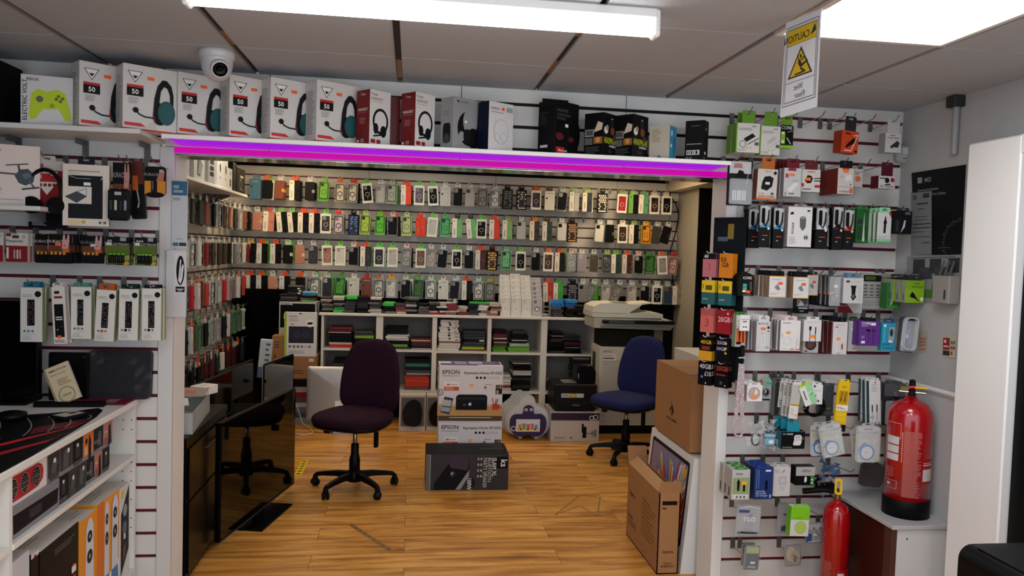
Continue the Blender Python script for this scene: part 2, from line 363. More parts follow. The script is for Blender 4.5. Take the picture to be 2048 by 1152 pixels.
# ceiling lights -------------------------------------------------
def ceiling_panel(x0, x1, y0, y1, z, label, e, col='fff8ea'):
    t = thing('ceiling_light', label, 'light', ((x0+x1)/2, (y0+y1)/2, z)); w, d = (x1-x0)/2, (y1-y0)/2
    MB().box(-w+.02, w-.02, -d+.02, d-.02, -0.003, 0.006, M(col, 0.5, emit=e)).build('diffuser', t)
    f = MB(); fm = M('cfcac2', 0.4)
    f.box(-w, w, -d, -d+.02, -0.006, 0.02, fm).box(-w, w, d-.02, d, -0.006, 0.02, fm).box(-w, -w+.02, -d+.02, d-.02, -0.006, 0.02, fm).box(w-.02, w, -d+.02, d-.02, -0.006, 0.02, fm)
    f.build('frame', t); return t
for k_, (px_, py_) in enumerate(((-0.66, -2.85), (0.54, -2.85))):  # unseen panels added to light the front walls from the camera side
    ceiling_panel(px_+.01, px_+.59, py_+.02, py_+.58, ZC-0.004, 'square ceiling light panel further back towards the shop door', 9.0, 'ffffff').__setitem__('group', 'ceiling panels by the shop door')
ceiling_panel(1.14, 1.725, -1.64, -1.06, ZC+0.002, 'bright square ceiling light panel behind the hanging caution sheet', 7.0, 'ffffff')
names = {(-2, 5): 'left-hand light panel in the back room ceiling, above the phone case wall', (0, 5): 'middle light panel in the back room ceiling, seen as a thin bright strip'}
for i in (-2, 0, 3):
    for j in (1, 3, 5):
        a = -0.19+0.61*i; ceiling_panel(a, a+.6, 0.15+.6*j, 0.74+.6*j, CZ+0.003, names.get((i, j), 'square light panel in the back room ceiling hidden above the purple lit lintel'), (6.5 if j == 5 and i else 2.6), ('ffdfb0' if j == 5 and i else 'fff1dc'))
for o in COL.objects:
    if o.get('label', '').startswith('square light panel in the back'): o['group'] = 'back room ceiling panels above the lintel'
t = thing('tube_light', 'long glowing white tube light fixed across the front ceiling tiles', 'light', (0.035, -1.205, ZC))
MB().box(-0.66, 0.66, -0.03, 0.03, -0.03, 0.0, WHITE, bev=0.004).build('batten', t)
bb = MB(); bb.T = Matrix.Translation((0, 0, -0.055)) @ Matrix.Rotation(math.pi/2, 4, 'Y'); bb.lathe([(0, -0.652), (0.023, -0.652), (0.023, 0.652), (0, 0.652)], 0, 0, M('ffffff', 0.4, emit=4.2), 20); bb.build('tube', t)
for sx in (-1, 1): MB().box(*(sorted((sx*0.652, sx*0.672))), -0.026, 0.026, -0.082, 0.0, WHITE, bev=0.006).build('end_cap', t)
# shelf over the opening and the LED strip under it ---------------
t = tag(MB().box(-1.0, 1.375, -0.205, -0.009, 2.008, 2.026, WHITE, bev=0.002).build('display_shelf'), 'long white shelf over the opening carrying the row of headset boxes', 'shelf')
t.location.x = 0
t = thing('led_strip', 'magenta LED strip along the lintel with its violet glow under the long shelf', 'light', (0, 0, 0))
B = MB(); VI = EM('9812c0', 0.6); MG = EM('d400ac', 0.46)
B.box(OLx+.03, 1.36, -0.19, -0.012, 2.0035, 2.0075, VI); B.build('underside_glow', t, 'violet glow on the shelf underside')  # emissive sheet painting the LED reflection on the shelf underside
B = MB(); B.box(OLx, ORx, -0.008, -0.0005, 1.974, 1.999, MG); B.build('lower_strip', t, 'magenta lower strip')
B = MB()
for i in range(160):
    x = OLx+0.05+i*(1.34-OLx-0.06)/159; B.T = Matrix.Translation((x, -.15+.0*i, 2.0030)); B.box(-.004, .004, -.03, .03, 0, .0004, EM('6a14c8', .6))
B.build('glow_beads', t)  # bead pattern of the painted violet reflection
B = MB(); B.box(OLx, ORx, -0.012, -0.0005, 1.970, 1.974, M('b48ab4', 0.3)); B.build('channel', t)
# ================================================================ phone case packs and the hooks they hang on
def hook_proto():
    t = thing('display_hook', 'h', 'hook', (0, 0, 0))
    b = MB(); b.box(-0.011, 0.011, -0.004, 0.0, -0.045, 0.006, M('6e6c6a', 0.35, 0.6)); b.build('backplate', t)
    b = MB(); b.tube([(0, -0.004, -0.03), (0, -0.03, -0.034), (0, -0.20, -0.022), (0, -0.222, -0.004)], 0.0024, STEEL, 6); b.build('prong', t)
    return t
HOOK = None
def hook(loc, label, group=None, rz=0):
    global HOOK
    if HOOK is None: HOOK = hook_proto(); LABELS.pop('h', None); HOOK.location = loc; HOOK.rotation_euler = (0, 0, rz); tag(HOOK, label, 'hook', group); return HOOK
    return dup(HOOK, loc, rz, label, group)
PROTO = {}
def tab(b, c, w=0.05, z=-0.004):
    b.ring(rrect(-w/2, w/2, -0.034, 0.012, 0.01), rrect(-0.014, 0.014, -0.006, 0.004, 0.004), -0.0012, 0.0012, c); return b
def case_shape(b, w, h, c, cam='9fa3a8', ring=None, ringc=None, y=0.0, z0=-0.2, d=0.01, camc='17181a'):
    b.prism(rrect(-w/2, w/2, z0, z0+h, 0.013), y-d, y, M(c, 0.45))
    if cam:
        cw = w*0.42; b.prism(rrect(-w/2+0.006, -w/2+0.006+cw, z0+h-0.006-cw, z0+h-0.006, 0.008), y-d-0.0012, y-d+0.001, M(cam, 0.35))
        for u, v in ((0.3, 0.72), (0.3, 0.28), (0.72, 0.5)): b.prism(circ(-w/2+0.006+cw*u, z0+h-0.006-cw+cw*v, cw*0.15, 10), y-d-0.002, y-d, camc)
    if ring:
        b.ring(circ(0, z0+h*0.43, w*0.28, 20), circ(0, z0+h*0.43, w*0.22, 20), y-d-0.0012, y-d, ringc or ring)
        b.box(-0.002, 0.002, y-d-0.0012, y-d, z0+h*0.12, z0+h*0.24, ringc or ring)
    return b
def proto(key):
    """key = type:colour:colour2:tab colour  -> an Empty at the hook point with its parts"""
    if key in PROTO: return PROTO[key]
    a = key.split(':'); ty, c1, c2, ct = (a+['', '', ''])[:4]
    t = thing('phone_case_pack', 'p', 'phone case'); LABELS.pop('p', None)
    W, H, D = 0.098, 0.186, 0.016; z0 = -0.216
    if ty == 'sil':            # moulded case in a clear blister
        tab(MB(), film(0.1, 0.35)).build('hang_tab', t)
        case_shape(MB(), 0.084, 0.168, c1, c2 or '9a9ea2', ct or None, ct or None, -0.006, z0+0.008).build('phone_case', t)
        b = MB(); b.ring(rrect(-0.049, 0.049, z0, z0+0.184, 0.016), rrect(-0.0425, 0.0425, z0+0.007, z0+0.177, 0.014), -0.014, 0.0, M('9a9c9c', 0.15, 0, 0, 0.5))
        b.build('blister', t)
    elif ty == 'frm':          # printed card frame with a window
        tab(MB(), M(ct or '63c33f', 0.5)).build('hang_tab', t)
        b = MB(); b.box(-W/2, W/2, -0.004, D, z0, z0+H, M('d9e0d4' if not ct else 'e3e3df', 0.5)); b.box(W/2-0.0005, W/2+0.0012, -0.018, D, z0, z0+H, M(ct or '4fae34', 0.5))
        b.ring([(-W/2, z0), (W/2, z0), (W/2, z0+H), (-W/2, z0+H)], [(-W/2+0.012, z0+0.02), (W/2-0.012, z0+0.02), (W/2-0.012, z0+H-0.022), (-W/2+0.012, z0+H-0.022)], -0.018, -0.0125, M('e6e8e2', 0.45))
        b.prism([(-0.02, z0+0.012), (0.02, z0+0.012), (0.036, z0+0.021), (-0.036, z0+0.021)], -0.0185, -0.0175, M('e6e8e2', 0.45))
        b.build('card_box', t)
        case_shape(MB(), 0.073, 0.144, c1, c2 or '8d9094', 'b5b5b0', None, -0.0045, z0+0.021, 0.007).build('phone_case', t)
    elif ty == 'spl':          # printed spine on the left, coloured case in a window on the right
        tab(MB(), M(ct or c1, 0.5)).build('hang_tab', t)
        b = MB(); b.box(-W/2, -0.004, -0.014, D, z0, z0+H, M(c2 or 'e4e1da', 0.5)); b.box(-0.004, W/2, -0.006, D, z0, z0+H, M(c1, 0.5))
        b.box(-0.004, W/2, -0.014, -0.006, z0, z0+0.004, M(c1, 0.5)); b.box(-0.004, W/2, -0.014, -0.006, z0+H-0.004, z0+H, M(c1, 0.5))
        b.art(0.043, H, 'R .38 .1 .5 .5 777/R .58 .18 .66 .46 999/R .3 .84 .6 .88 222', -0.014, -W/2, z0)
        b.build('card_box', t)
        b = MB(); b.prism([(0.0, z0+0.006), (0.047, z0+0.006), (0.047, z0+0.178), (0.0, z0+0.178), (-0.003, z0+0.14), (0.004, z0+0.095), (-0.003, z0+0.05)], -0.013, -0.006, M(c1, 0.4)); b.prism(circ(0.027, z0+0.09, 0.014), -0.0138, -0.0128, M(c1, 0.25, 0.3)); b.build('phone_case', t)
    elif ty == 'rng':          # clear case with a charging ring, in clear film with a light backing
        tab(MB(), M(ct, 0.5) if ct else film(0.1, 0.4)).build('hang_tab', t)
        b = MB(); b.box(-W/2, W/2, -0.002, D, z0, z0+H, M(c1, 0.5)); b.ring(rrect(-W/2, W/2, z0, z0+H, 0.003), rrect(-W/2+0.005, W/2-0.005, z0+0.005, z0+H-0.005, 0.003), -0.014, -0.002, M('aeb0ae', 0.15, 0, 0, 0.45)); b.build('card_box', t)
        b = MB(); b.ring(rrect(-0.039, 0.039, z0+0.012, z0+0.17, 0.013), rrect(-0.034, 0.034, z0+0.017, z0+0.165, 0.010), -0.011, -0.0025, M(c2, 0.3))
        b.ring(circ(0, z0+0.078, 0.024, 20), circ(0, z0+0.078, 0.018, 20), -0.005, -0.0025, M(c2, 0.3)); b.prism(rrect(-0.032, 0.0, z0+0.128, z0+0.16, 0.007), -0.007, -0.0025, M('7d7f82', 0.3)); b.box(-0.002, 0.002, -0.005, -0.0025, z0+0.03, z0+0.05, M(c2, 0.3))
        b.build('phone_case', t)
    elif ty == 'sol':          # folded wallet case
        tab(MB(), M(ct, 0.5) if ct else film(0.1, 0.4)).build('hang_tab', t)
        b = MB(); b.box(-0.044, 0.044, -0.012, 0.008, z0+0.006, z0+0.178, M(c1, 0.5, bump=0.2, scale=200), bev=0.004); b.build('wallet_case', t)
        b = MB(); b.box(0.02, 0.046, -0.0145, -0.012, z0+0.075, z0+0.105, M(c2 or c1, 0.4), bev=0.001); b.build('clasp', t)
    elif ty == 'lin':          # white carton with line drawing of a phone
        tab(MB(), M(ct or 'c9c9c6', 0.5)).build('hang_tab', t)
        b = MB(); b.box(-W/2, W/2, -0.012, D, z0, z0+H, M(c1, 0.45))
        b.ring(rrect(-0.026, 0.026, z0+0.02, z0+0.13, 0.010), rrect(-0.0245, 0.0245, z0+0.0215, z0+0.1285, 0.009), -0.0125, -0.012, M(c2 or '8a8a88')); b.art(W, H, 'R .2 .86 .8 .9 999/C .2 .62 .1 333' if c1 != 'e0e0dc' else 'R .25 .88 .75 .92 aaa', -0.012, -W/2, z0)
        b.build('card_box', t)
    elif ty == 'pat':          # patterned case in a black edged pack
        tab(MB(), M('1b1b1b', 0.4)).build('hang_tab', t)
        b = MB(); b.box(-W/2, W/2, -0.002, D, z0-0.006, z0+H, M('131315', 0.4)); b.ring([(-W/2, z0-0.006), (W/2, z0-0.006), (W/2, z0+H), (-W/2, z0+H)], [(-W/2+0.008, z0+0.018), (W/2-0.008, z0+0.018), (W/2-0.008, z0+H-0.01), (-W/2+0.008, z0+H-0.01)], -0.012, -0.002, M('131315', 0.35))
        b.art(W, H, 'R .12 .02 .88 .08 %s' % c1, -0.0125, -W/2, z0); b.build('card_box', t)
        b = MB(); b.box(-0.041, 0.041, -0.009, -0.002, z0+0.018, z0+0.176, M('26262a', 0.3)); R = random.Random(hash(c1) % 99); ops = ''
        for i in range(7):
            for j in range(4):
                if i < 3 and j in (1, 2): continue
                ops += '/C %.2f %.2f .1 %s' % (0.14+0.24*j+0.12*(i % 2)-.03, 0.10+0.135*i, (c1, c2 or c1)[(i+j) % 2])
        b.art(0.082, 0.158, ops, -0.009, -0.041, z0+0.018); b.build('phone_case', t)
    elif ty == 'clr':          # tinted translucent pack with case inside
        tab(MB(), M(ct or c1, 0.5)).build('hang_tab', t)
        b = MB(); b.box(-W/2, W/2, 0.0, D, z0, z0+H, M(c1, 0.35)); b.ring(rrect(-W/2, W/2, z0, z0+H, 0.006), rrect(-W/2+0.007, W/2-0.007, z0+0.007, z0+H-0.007, 0.006), -0.015, 0.0, M(c1, 0.2, 0, 0, 0.85))
        b.art(W, H, 'R .12 .05 .88 .22 %s' % (c2 or 'b9bdb4'), -0.0002, -W/2, z0)
        b.build('card_box', t)
        case_shape(MB(), 0.076, 0.150, c1, None, None, None, -0.001, z0+0.028, 0.006).ring(rrect(-0.038, 0.038, z0+0.028, z0+0.178, 0.013), rrect(-0.035, 0.035, z0+0.031, z0+0.175, 0.011), -0.011, -0.006, '1d2220').prism(rrect(-0.031, -0.003, z0+0.142, z0+0.171, 0.007), -0.0095, -0.007, '22282a').ring(circ(0, z0+0.09, 0.023, 20), circ(0, z0+0.09, 0.0195, 20), -0.008, -0.007, '22282a').build('phone_case', t)
    for o in [t]+kids(t): o['tmp'] = 1
    PROTO[key] = t
    return t
USED = set()
def pack(key, loc, label, group=None, rz=0, tilt=0, rx=0):
    p = proto(key)
    if key not in USED:
        USED.add(key); p.location = loc; p.rotation_euler = (rx, tilt, rz); tag(p, label, 'phone case', group); return p
    return dup(p, loc, rz, label, group, rx, tilt)
LOOK = {}
ROWNAME = ['top', 'second', 'third', 'lowest']
ORD = ['leftmost', 'second', 'third', 'fourth', 'fifth', 'sixth', 'seventh', 'eighth', 'ninth', 'tenth', 'eleventh', 'twelfth', 'thirteenth', 'fourteenth']
# (pixel x, type:colours, look, tilt in degrees)
ROWS = [
"""511|lin:44708a:1b1e24:5a7f96|blue carton screen protector pack|0
535|sol:141416::e2561c|black wallet phone case with orange tab|0
561|sol:7a3f2a:d39a3a|brown wallet phone case in shiny film|3
590|spl:1a1a1c:efe3d2:e2561c|black phone case pack with cream spine and orange tab|0
620|sol:1c1d1f:8d8f91|small black phone case in clear bag|0
649|clr:6fae3f:5f9a36|green tinted phone case pack|3
680|rng:cfc6b6:2a2a2a:d9582a|beige ring phone case pack with orange tab|0
706|rng:cfc8bb:2a2a2a:b83a2a|beige ring phone case pack with red tab|2
732|frm:141414|white framed pack with black phone case|-6
761|rng:b9bab9:a9aaaa|grey clear phone case pack|0
784|clr:a3ada0:8fa08c|grey green clear phone case pack|2
812|spl:e0451a:e6e4de|orange phone case pack with white spine|0
838|frm:5a5062|white framed pack with lilac phone case|0
864|frm:131313|white framed pack with black phone case|-4
890|lin:bcbec0:7c8890|grey carton phone case pack with line drawing|0
915|sil:18181a:9aa0a2|black silicone phone case|0
939|sil:a4a4a2:3b3b3b|grey phone case with yellow sticker|0
964|rng:8f9188:33352f|olive grey ring phone case pack|0
989|rng:dcdcd8:2a2a2a|white ring phone case pack|0
1014|pat:505356:8a8d90|black and grey patterned phone case pack|0
1042|pat:d0d0d0:5a5a5a|black phone case pack with white squiggles|0
1071|frm:332c30:55505a:d0531e|dark phone case pack with orange edge|0
1098|lin:e2e0da:c0b8b0:6a1620|white carton phone case pack with dark red edge|0
1124|sil:151517:c8ccce|black silicone phone case|3
1147|spl:b9bab4:e8e6e0:9dbf7a|clear phone case pack with white spine|0
1173|spl:23283a:e8e2d2:9bd05a|navy phone case pack with white spine and green tab|0
1203|pat:f0ead0:e8e2d0|black and cream skull pattern phone case pack|0
1243|frm:a3121c:b02830:7aa860|white framed pack with red phone case|2
1265|spl:17181a:6fae4a:8ccf5a|black phone case pack with green edge|0
1286|spl:5b9c7d:efe6d4|teal phone case pack with white spine|2
1307|frm:3c1f14:2c160e:d8d2c0|cream framed pack with brown phone case|0
1331|frm:1c1e20:1c1e20:dcd6c4|white carton with black phone case in the window|0""",
"""492|sol:141516:2a2a2a|black wallet phone case|2
515|sol:b07a68:c89080|rose pink wallet phone case|0
539|spl:c07e6a:e2dcd0:c2452a|rose pink phone case pack with white spine|2
562|spl:1a1c1b:ddd9cc:7fae5a|black phone case pack with cream spine|-6
584|spl:1a1c1b:ddd9cc:7fae5a|black phone case pack with cream spine|-6
607|spl:18181a:e0dcd2:e04a1e|black phone case pack with orange tab|0
629|spl:16171c:e0dcd2:e04a1e|black phone case pack with orange tab|0
652|frm:2f3032:a9b0a8|white framed pack with charcoal phone case|0
677|rng:cabfc6:3b3b40:d02a2a|lilac ring phone case pack|0
707|pat:2c3cc0:5aa0c8|black phone case pack with blue artwork|0
731|clr:a8c850:b9c070|lime green tinted phone case pack|2
760|clr:5fc23a:8fd060|bright green tinted phone case pack|0
785|sil:19191b:8f9498|black silicone phone case|0
813|clr:b4c48a:cfd97a|pale lime tinted phone case pack|0
841|spl:d83a18:d8401e|orange carton phone case pack|0
866|frm:b9bab8:d8d8d6|white framed pack with clear phone case|4
890|clr:4fae6a:9ad0a0|sea green tinted phone case pack|0
914|spl:6db36a:eceae4:2a2a2a|green phone case pack with white spine|0
940|spl:6dbd6e:eceae4:2a2a2a|green phone case pack with white spine|-6
962|frm:17171b|white framed pack with black phone case|0
988|spl:de3f18:eae6de|orange phone case pack with white spine|0
1014|spl:7db56a:eae6de|green phone case pack with white spine|0
1041|sil:b3b5b6:2b2b2b|grey phone case with black edges|0
1068|spl:33312e:e8ddc8:df7a2a|charcoal phone case pack with orange tab|0
1093|spl:2b4034:dcdad2:5a2020|dark green phone case pack with white spine|0
1122|sil:cfd0ce:1c1c1c|white phone case with black camera window|0
1143|pat:d39a62:c98f58|tan diamond pattern phone case|0
1198|sil:d8d8d2:1c1c1c|white phone case with black camera window|3
1218|sol:121213:5a5a5a|black phone case in clear bag|0
1243|frm:3a2418:3a2418:e0d8c6|cream framed pack with brown phone case|0
1266|spl:18191b:efe4cf:7fae5a|black phone case pack with cream spine|0
1290|clr:dd962a:c8861f|amber yellow phone case pack|0
1313|sol:3c3a35:55524a|smoky grey phone case in clear bag|6
1335|sol:161617:333333|black phone case in clear bag|14""",
"""503|spl:19191b:dcd8cc:c9a24a|black phone case pack with cream spine|4
525|spl:17181a:cfd0ce:d8421a|black phone case pack with orange tab|0
552|spl:17181a:cfd0ce:d8421a|black phone case pack with orange tab|0
576|sol:17181a:c8c8c8|black wallet phone case with silver clasp|0
600|sol:b07864:d8c0b0|rose pink wallet phone case|0
627|sil:32303a:a9a4b0:4a4852|dark lilac ring phone case|0
654|frm:9a6e62:8a6258|white framed pack with rose ring phone case|-2
681|frm:c9cac8:bcbcba|white framed pack with clear phone case|0
707|sil:18181a:9aa0a2|black silicone phone case|0
731|spl:2a2a2c:e2ddd2:e04a1e|charcoal phone case pack with orange tab|0
758|frm:26262a:43306a|white framed pack with black phone case|0
785|frm:b5b6b4:d0c8a0|white framed pack with clear phone case|0
813|rng:a9aaa6:55575a|grey clear phone case pack|2
841|frm:6e5040:8a6a58|white framed pack with brown ring phone case|0
862|rng:b7aeac:8d8584|pinkish clear phone case pack|2
886|sil:161618:9aa0a2|black silicone phone case on orange card|4
913|frm:121216|white framed pack with black phone case|0
937|sil:161618:b0b6b8|black silicone phone case|0
960|spl:4a1c12:dad6cc:e04a1e|dark orange phone case pack with white spine|0
983|pat:f0c81e:e07a2a|black pack with yellow honeycomb phone case|0
1011|clr:79c590:4f9d62|mint green phone case pack|0
1040|frm:232026:2c2a30|white framed pack with black phone case|0
1070|sil:151517:a9aeb0|black silicone phone case|0
1095|frm:4a322c:7a5a50:e0701c|brown phone case pack with orange edge|0
1118|spl:2a2622:e8dfcf:e0521e|charcoal phone case pack with orange tab|0
1141|sil:8f979e:b8bec4:d8d8d8|blue grey ring phone case|0
1162|sil:9a949e:d8d4dc|lilac wave pattern phone case|0
1186|sil:4c473c:6f6b60|olive phone case with black edges|0
1212|rng:5a5e60:2a2c2e:8ac05a|grey swirl phone case pack with green tab|0
1230|spl:2a3a36:e6e2d8:6fb04a|dark green phone case pack with white spine|0
1252|spl:4a241a:cfcac4:e0521e|brown phone case pack with orange tab|0
1275|sil:141516:b8bcbc|tall black phone case pack with green top|0
1298|clr:3f7a34:8a9088|dark green phone case pack|0
1321|frm:8a8a84:b0b0aa:d85a28|orange edged pack with grey phone case|-4
1345|rng:b8a8a4:a01c22:b01c22|clear phone case pack with red edges|4""",
"""502|spl:19191b:c4c6c6:d8421a|black phone case pack with orange tab|0
524|spl:141416:c4c6c6:d8421a|black phone case pack with orange tab|0
546|sol:b98470:c89a88|rose pink wallet phone case|0
570|spl:17181a:d0d0ce:d8421a|black phone case pack with orange tab|0
601|sol:1a1412:3a2018:e2561c|black wallet phone case with orange tab|0
630|rng:cfcfcc:161616|white phone case with black ring|0
655|sil:26262e:c8c8c4|navy phone case with orange tab|0
682|clr:4f9a3c:3c8a34|green ring phone case pack|5
708|lin:c3c4c2:9a9c9a|grey carton phone case pack with line drawing|0
733|lin:6e3a30:1a1a1a:c01c24|phone case pack with red top and photo|0
757|rng:c9c9c4:1a1a1a:b86a3a|white phone case with black half ring|0
782|rng:d4d4d0:a9a9a6:e0a02a|white phone case with faint ring|0
811|sil:19191b:a9aeb0|black silicone phone case|0
837|clr:3f6a34:7a8a74:5ab04a|dark green phone case pack|3
861|rng:e2e2de:141414|white phone case with black ring|0
886|lin:d2d3d2:7c8890|pale carton phone case pack with line drawing|0
910|sil:25222c:9a96a4|dark violet phone case pack with red top|4
933|spl:1b1a1c:e0dcd2:e0421a|black phone case pack with orange tab|0
956|rng:dddcd6:1a1a1a|white phone case with black camera and ring|0
979|rng:9c9c98:2a2a2c:b0a82a|smoky clear phone case with yellow sticker|0
1094|spl:b8361c:dcd6cc:e0421a|orange phone case pack with white spine|-2
1115|spl:3fa03a:dcdad2|green phone case pack with white spine|0
1143|pat:8c8e90:707274|grey checked phone case pack|0
1164|sil:7d7f80:202022|grey phone case with black edges|0
1187|rng:8d8d8c:6a6a6a|smoky clear phone case bag hanging loose at a slant|22
1210|rng:c4c0ba:b0aca6|white clear phone case pack|0
1238|rng:9a9692:6a6866|loose grey clear phone case pack at a slant|20
1262|rng:c9c5bd:b3afa7|white clear phone case pack|0
1287|sil:17181a:c8c8c4|black phone case in white edged pack|0
1312|frm:151617:b0b0ac:dcdad4|white framed pack with black phone case|0
1333|sil:2a3850:8a6a60|dark blue phone case pack|0
1352|spl:8a7f6a:dcd8ce|tan phone case pack with white spine|0"""]
R2 = random.Random(3)
BACKC = ['spl:18181a:e0dcd2:e04a1e', 'frm:141414', 'sil:18181a:9aa0a2', 'clr:5fc23a:8fd060', 'rng:cfcfcc:161616', 'sol:141416::e2561c', 'rng:b9bab9:a9aaaa', 'clr:4f9a3c:3c8a34']
hooks_seen = []
for r, txt in enumerate(ROWS):
    zg = 2.261-0.3*r; lines = [l.split('|') for l in txt.split('\n')]
    looks = [l[2] for l in lines]; seen = {}
    for i, (px, key, look, tl) in enumerate(lines):
        p = AY(float(px), 390+61*r+(float(px)-500)*0.045, YB-0.16); x = p.x; tl = math.radians(float(tl))
        seen[look] = seen.get(look, 0)+1
        if looks.count(look) == 1: lab = '%s on the back wall, %s row' % (look, ROWNAME[r])
        else: lab = '%s, %s of these on the %s row' % (look, {1: 'leftmost'}.get(seen[look], ORD[seen[look]-1]+' from left'), ROWNAME[r])
        z = zg-0.026
        pack(key, (x, YB-0.175, z), lab, 'phone case packs on the %s row of the back wall' % ROWNAME[r], tilt=tl)
        hook((x, YB, zg), 'steel display hooks of the %s row on the back wall' % ROWNAME[r], 'back wall hooks, %s row' % ROWNAME[r])
        if R2.random() < 0.62:
            pack(R2.choice(BACKC+[key]), (x+R2.uniform(0.006, 0.02), YB-0.125, z-0.003), 'spare phone case pack half hidden behind the front pack, %s row' % ROWNAME[r], 'spare packs on the %s row of the back wall' % ROWNAME[r], tilt=R2.uniform(-0.05, 0.05))
for px, r in ((1219, 0), (1166, 1)):
    hook((AY(px, 400+61*r, YB).x, YB, 2.261-0.3*r), 'empty steel hook on the %s row of the back wall' % ROWNAME[r])
# left side wall of the back room: packs seen almost edge on
LEFTC = [['sol:b07a68', 'sol:26302e', 'rng:b9bab9:a9aaaa', 'sol:7a4a3c', 'sol:141516', 'rng:cfcfcc:161616', 'sol:4a3832'],
         ['sol:1b1c20', 'sol:6a6f76', 'rng:dcdcd8:2a2a2a', 'sol:c9c8c4', 'sol:7a1420', 'frm:b9bab8:d8d8d6', 'sol:33281c', 'frm:141414'],
         ['sol:b01420', 'rng:b8a8a4:a01c22', 'sol:6a6f76', 'spl:4a241a:cfcac4:e0521e', 'sol:3a3f48', 'sol:a8382c', 'rng:dcdcd8:2a2a2a', 'rng:c4c0ba:b0aca6'],
         ['clr:a3ada0:8fa08c', 'rng:b7aeac:8d8584', 'sol:1f2426', 'spl:4a241a:cfcac4:e0521e', 'sol:141516', 'clr:5a7a5a:9aa89a', 'frm:17171b'],
         ['sol:4a1218', 'sol:141516', 'sol:26302e', 'spl:2a2622:e8dfcf:e0521e', 'sol:3a1a16:3a1a16:e2461c', 'sol:4a1218', 'sol:141516:2a2a2a:e2461c']]
for r in range(5):
    zg = 1.961-0.3*r+(0.3 if r == 9 else 0); cols = LEFTC[r]; row = ['top', 'second', 'third', 'fourth', 'lowest'][r]
    for j in range(12):
        y = 1.98+0.187*j
        if r == 4 and y > 3.9: continue
        hook((XL, y, zg), 'steel display hooks of the %s row on the left inner wall' % row, 'left inner wall hooks, %s row' % row, rz=math.pi/2)
        for k in range(3):
            key = cols[(j+k*3+r) % len(cols)] if R2.random() < 0.75 else R2.choice(cols)
            pack(key, (XL+0.185-0.045*k, y+R2.uniform(-0.012, 0.012), zg-0.026), 'phone case packs hung edge on in the %s row of the left inner wall' % row, 'phone case packs, %s row of the left inner wall' % row, rz=math.pi/2+R2.uniform(-0.12, 0.12), tilt=R2.uniform(-0.04, 0.04))
# ================================================================ furniture and goods in the back room
CARD = M('9c6f45', 0.75, bump=0.1, scale=40, vary=0.05); CARDD = M('7d5736', 0.75); BLK = M('0c0c0d', 0.35); BLKM = M('151516', 0.6)
# ---- white shelving unit
SX0, SX1, SY0, SY1, ST = -0.785, 1.735, 3.58, 4.0, 1.005
t = thing('shelving_unit', 'low white shelving unit with ten compartments along the back wall', 'shelf', (0, 0, 0))
SHW = M('dcd8cf', 0.4)
MB().box(SX0-0.02, SX1+0.02, SY0-0.02, SY1, ST-0.022, ST, SHW, bev=0.003).build('top_panel', t)
xs = [(SX0, SX0+0.022), (-0.302, -0.240), (0.203, 0.245), (0.709, 0.743), (1.206, 1.264), (SX1-0.022, SX1)]
for a, c in xs: MB().box(a, c, SY0, SY1, 0, ST-0.022, SHW, bev=0.001).build('upright', t)
for i in range(5): MB().box(xs[i][1], xs[i+1][0], SY0+0.005, SY1-0.01, 0.648-0.006*i+0.02, 0.668-0.006*i+0.02, SHW).build('shelf_board', t); MB().box(xs[i][1], xs[i+1][0], SY0+0.005, SY1-0.01, 0.285, 0.307, SHW).build('shelf_board', t)
MB().box(SX0+0.02, SX1-0.02, SY1-0.008, SY1, 0.30, ST-0.022, M('8d8984', 0.6)).build('back_panel', t)
MB().box(SX0+0.02, SX1-0.02, SY1-0.12, SY1-0.11, 0.0, 0.285, M('070707', 0.7)).build('plinth', t)
SLABS = {}
def slab(c, w, d, h, kind, rough=0.4, marks=None):
    key = (c, round(w, 2), round(d, 2), round(h, 3), kind, marks)
    if key not in SLABS:
        b = MB(); b.box(-w/2, w/2, -d/2, d/2, 0, h, M(c, rough), bev=min(0.003, h*0.3))
        if marks == 'notch': b.prism(circ(0, h*0.98, 0.012, 10), -d/2-0.0006, -d/2, '2a2a2a'); b.box(w*0.27, w*0.42, -d/2-0.0006, -d/2, h*0.35, h*0.65, M('5a5a5a'))
        if marks == 'tag': b.box(w*0.2, w*0.42, -d/2-0.0006, -d/2, h*0.2, h*0.8, M('d8d8d4'))
        SLABS[key] = b.mesh(kind)
    return SLABS[key]
RS = random.Random(11)
def stack(x, y, z, spec, kind, label, cat, group, w=0.24, d=0.2, jit=0.008, rz=0.05, rough=0.4):
    """spec: list of (colour, thickness[, width[, mark]]) from the bottom up"""
    for s in spec:
        c, h = s[0], s[1]; ww = s[2] if len(s) > 2 else w; mk = s[3] if len(s) > 3 else None
        o = bpy.data.objects.new(kind, slab(c, ww, d, h, kind, rough, mk)); COL.objects.link(o)
        o.location = (x+RS.uniform(-jit, jit), y+RS.uniform(-jit, jit), z); o.rotation_euler = (0, 0, RS.uniform(-rz, rz)); z += h+0.0004
        tag(o, label, cat, group)
    return z
def rnd(n, cols, lo, hi): return [(RS.choice(cols), round(RS.uniform(lo, hi), 3)) for _ in range(n)]
u = 0.689; DK = ['101012', '17171a', '1d1d20', '0d0d0e', '26262a', '3a2a28']
def st(px, z, spec, kind, label, cat, **k): stack(AY(px, 690, 3.70).x, 3.72, z, spec, kind, label, cat, label.replace('in the stack', 'stack').replace('one of the ', ''), **k)
st(683, 0.689, [('b8301a', .016), ('c8381c', .012), ('c9c5bd', .02), ('1a1214', .016), ('121214', .03), ('2a1a1c', .02), ('141416', .014), ('b9a8a0', .012), ('5a1418', .018), ('6a171c', .026)], 'tablet_case', 'red, white and black tablet cases in the stack at upper far left compartment', 'tablet case', w=.20)
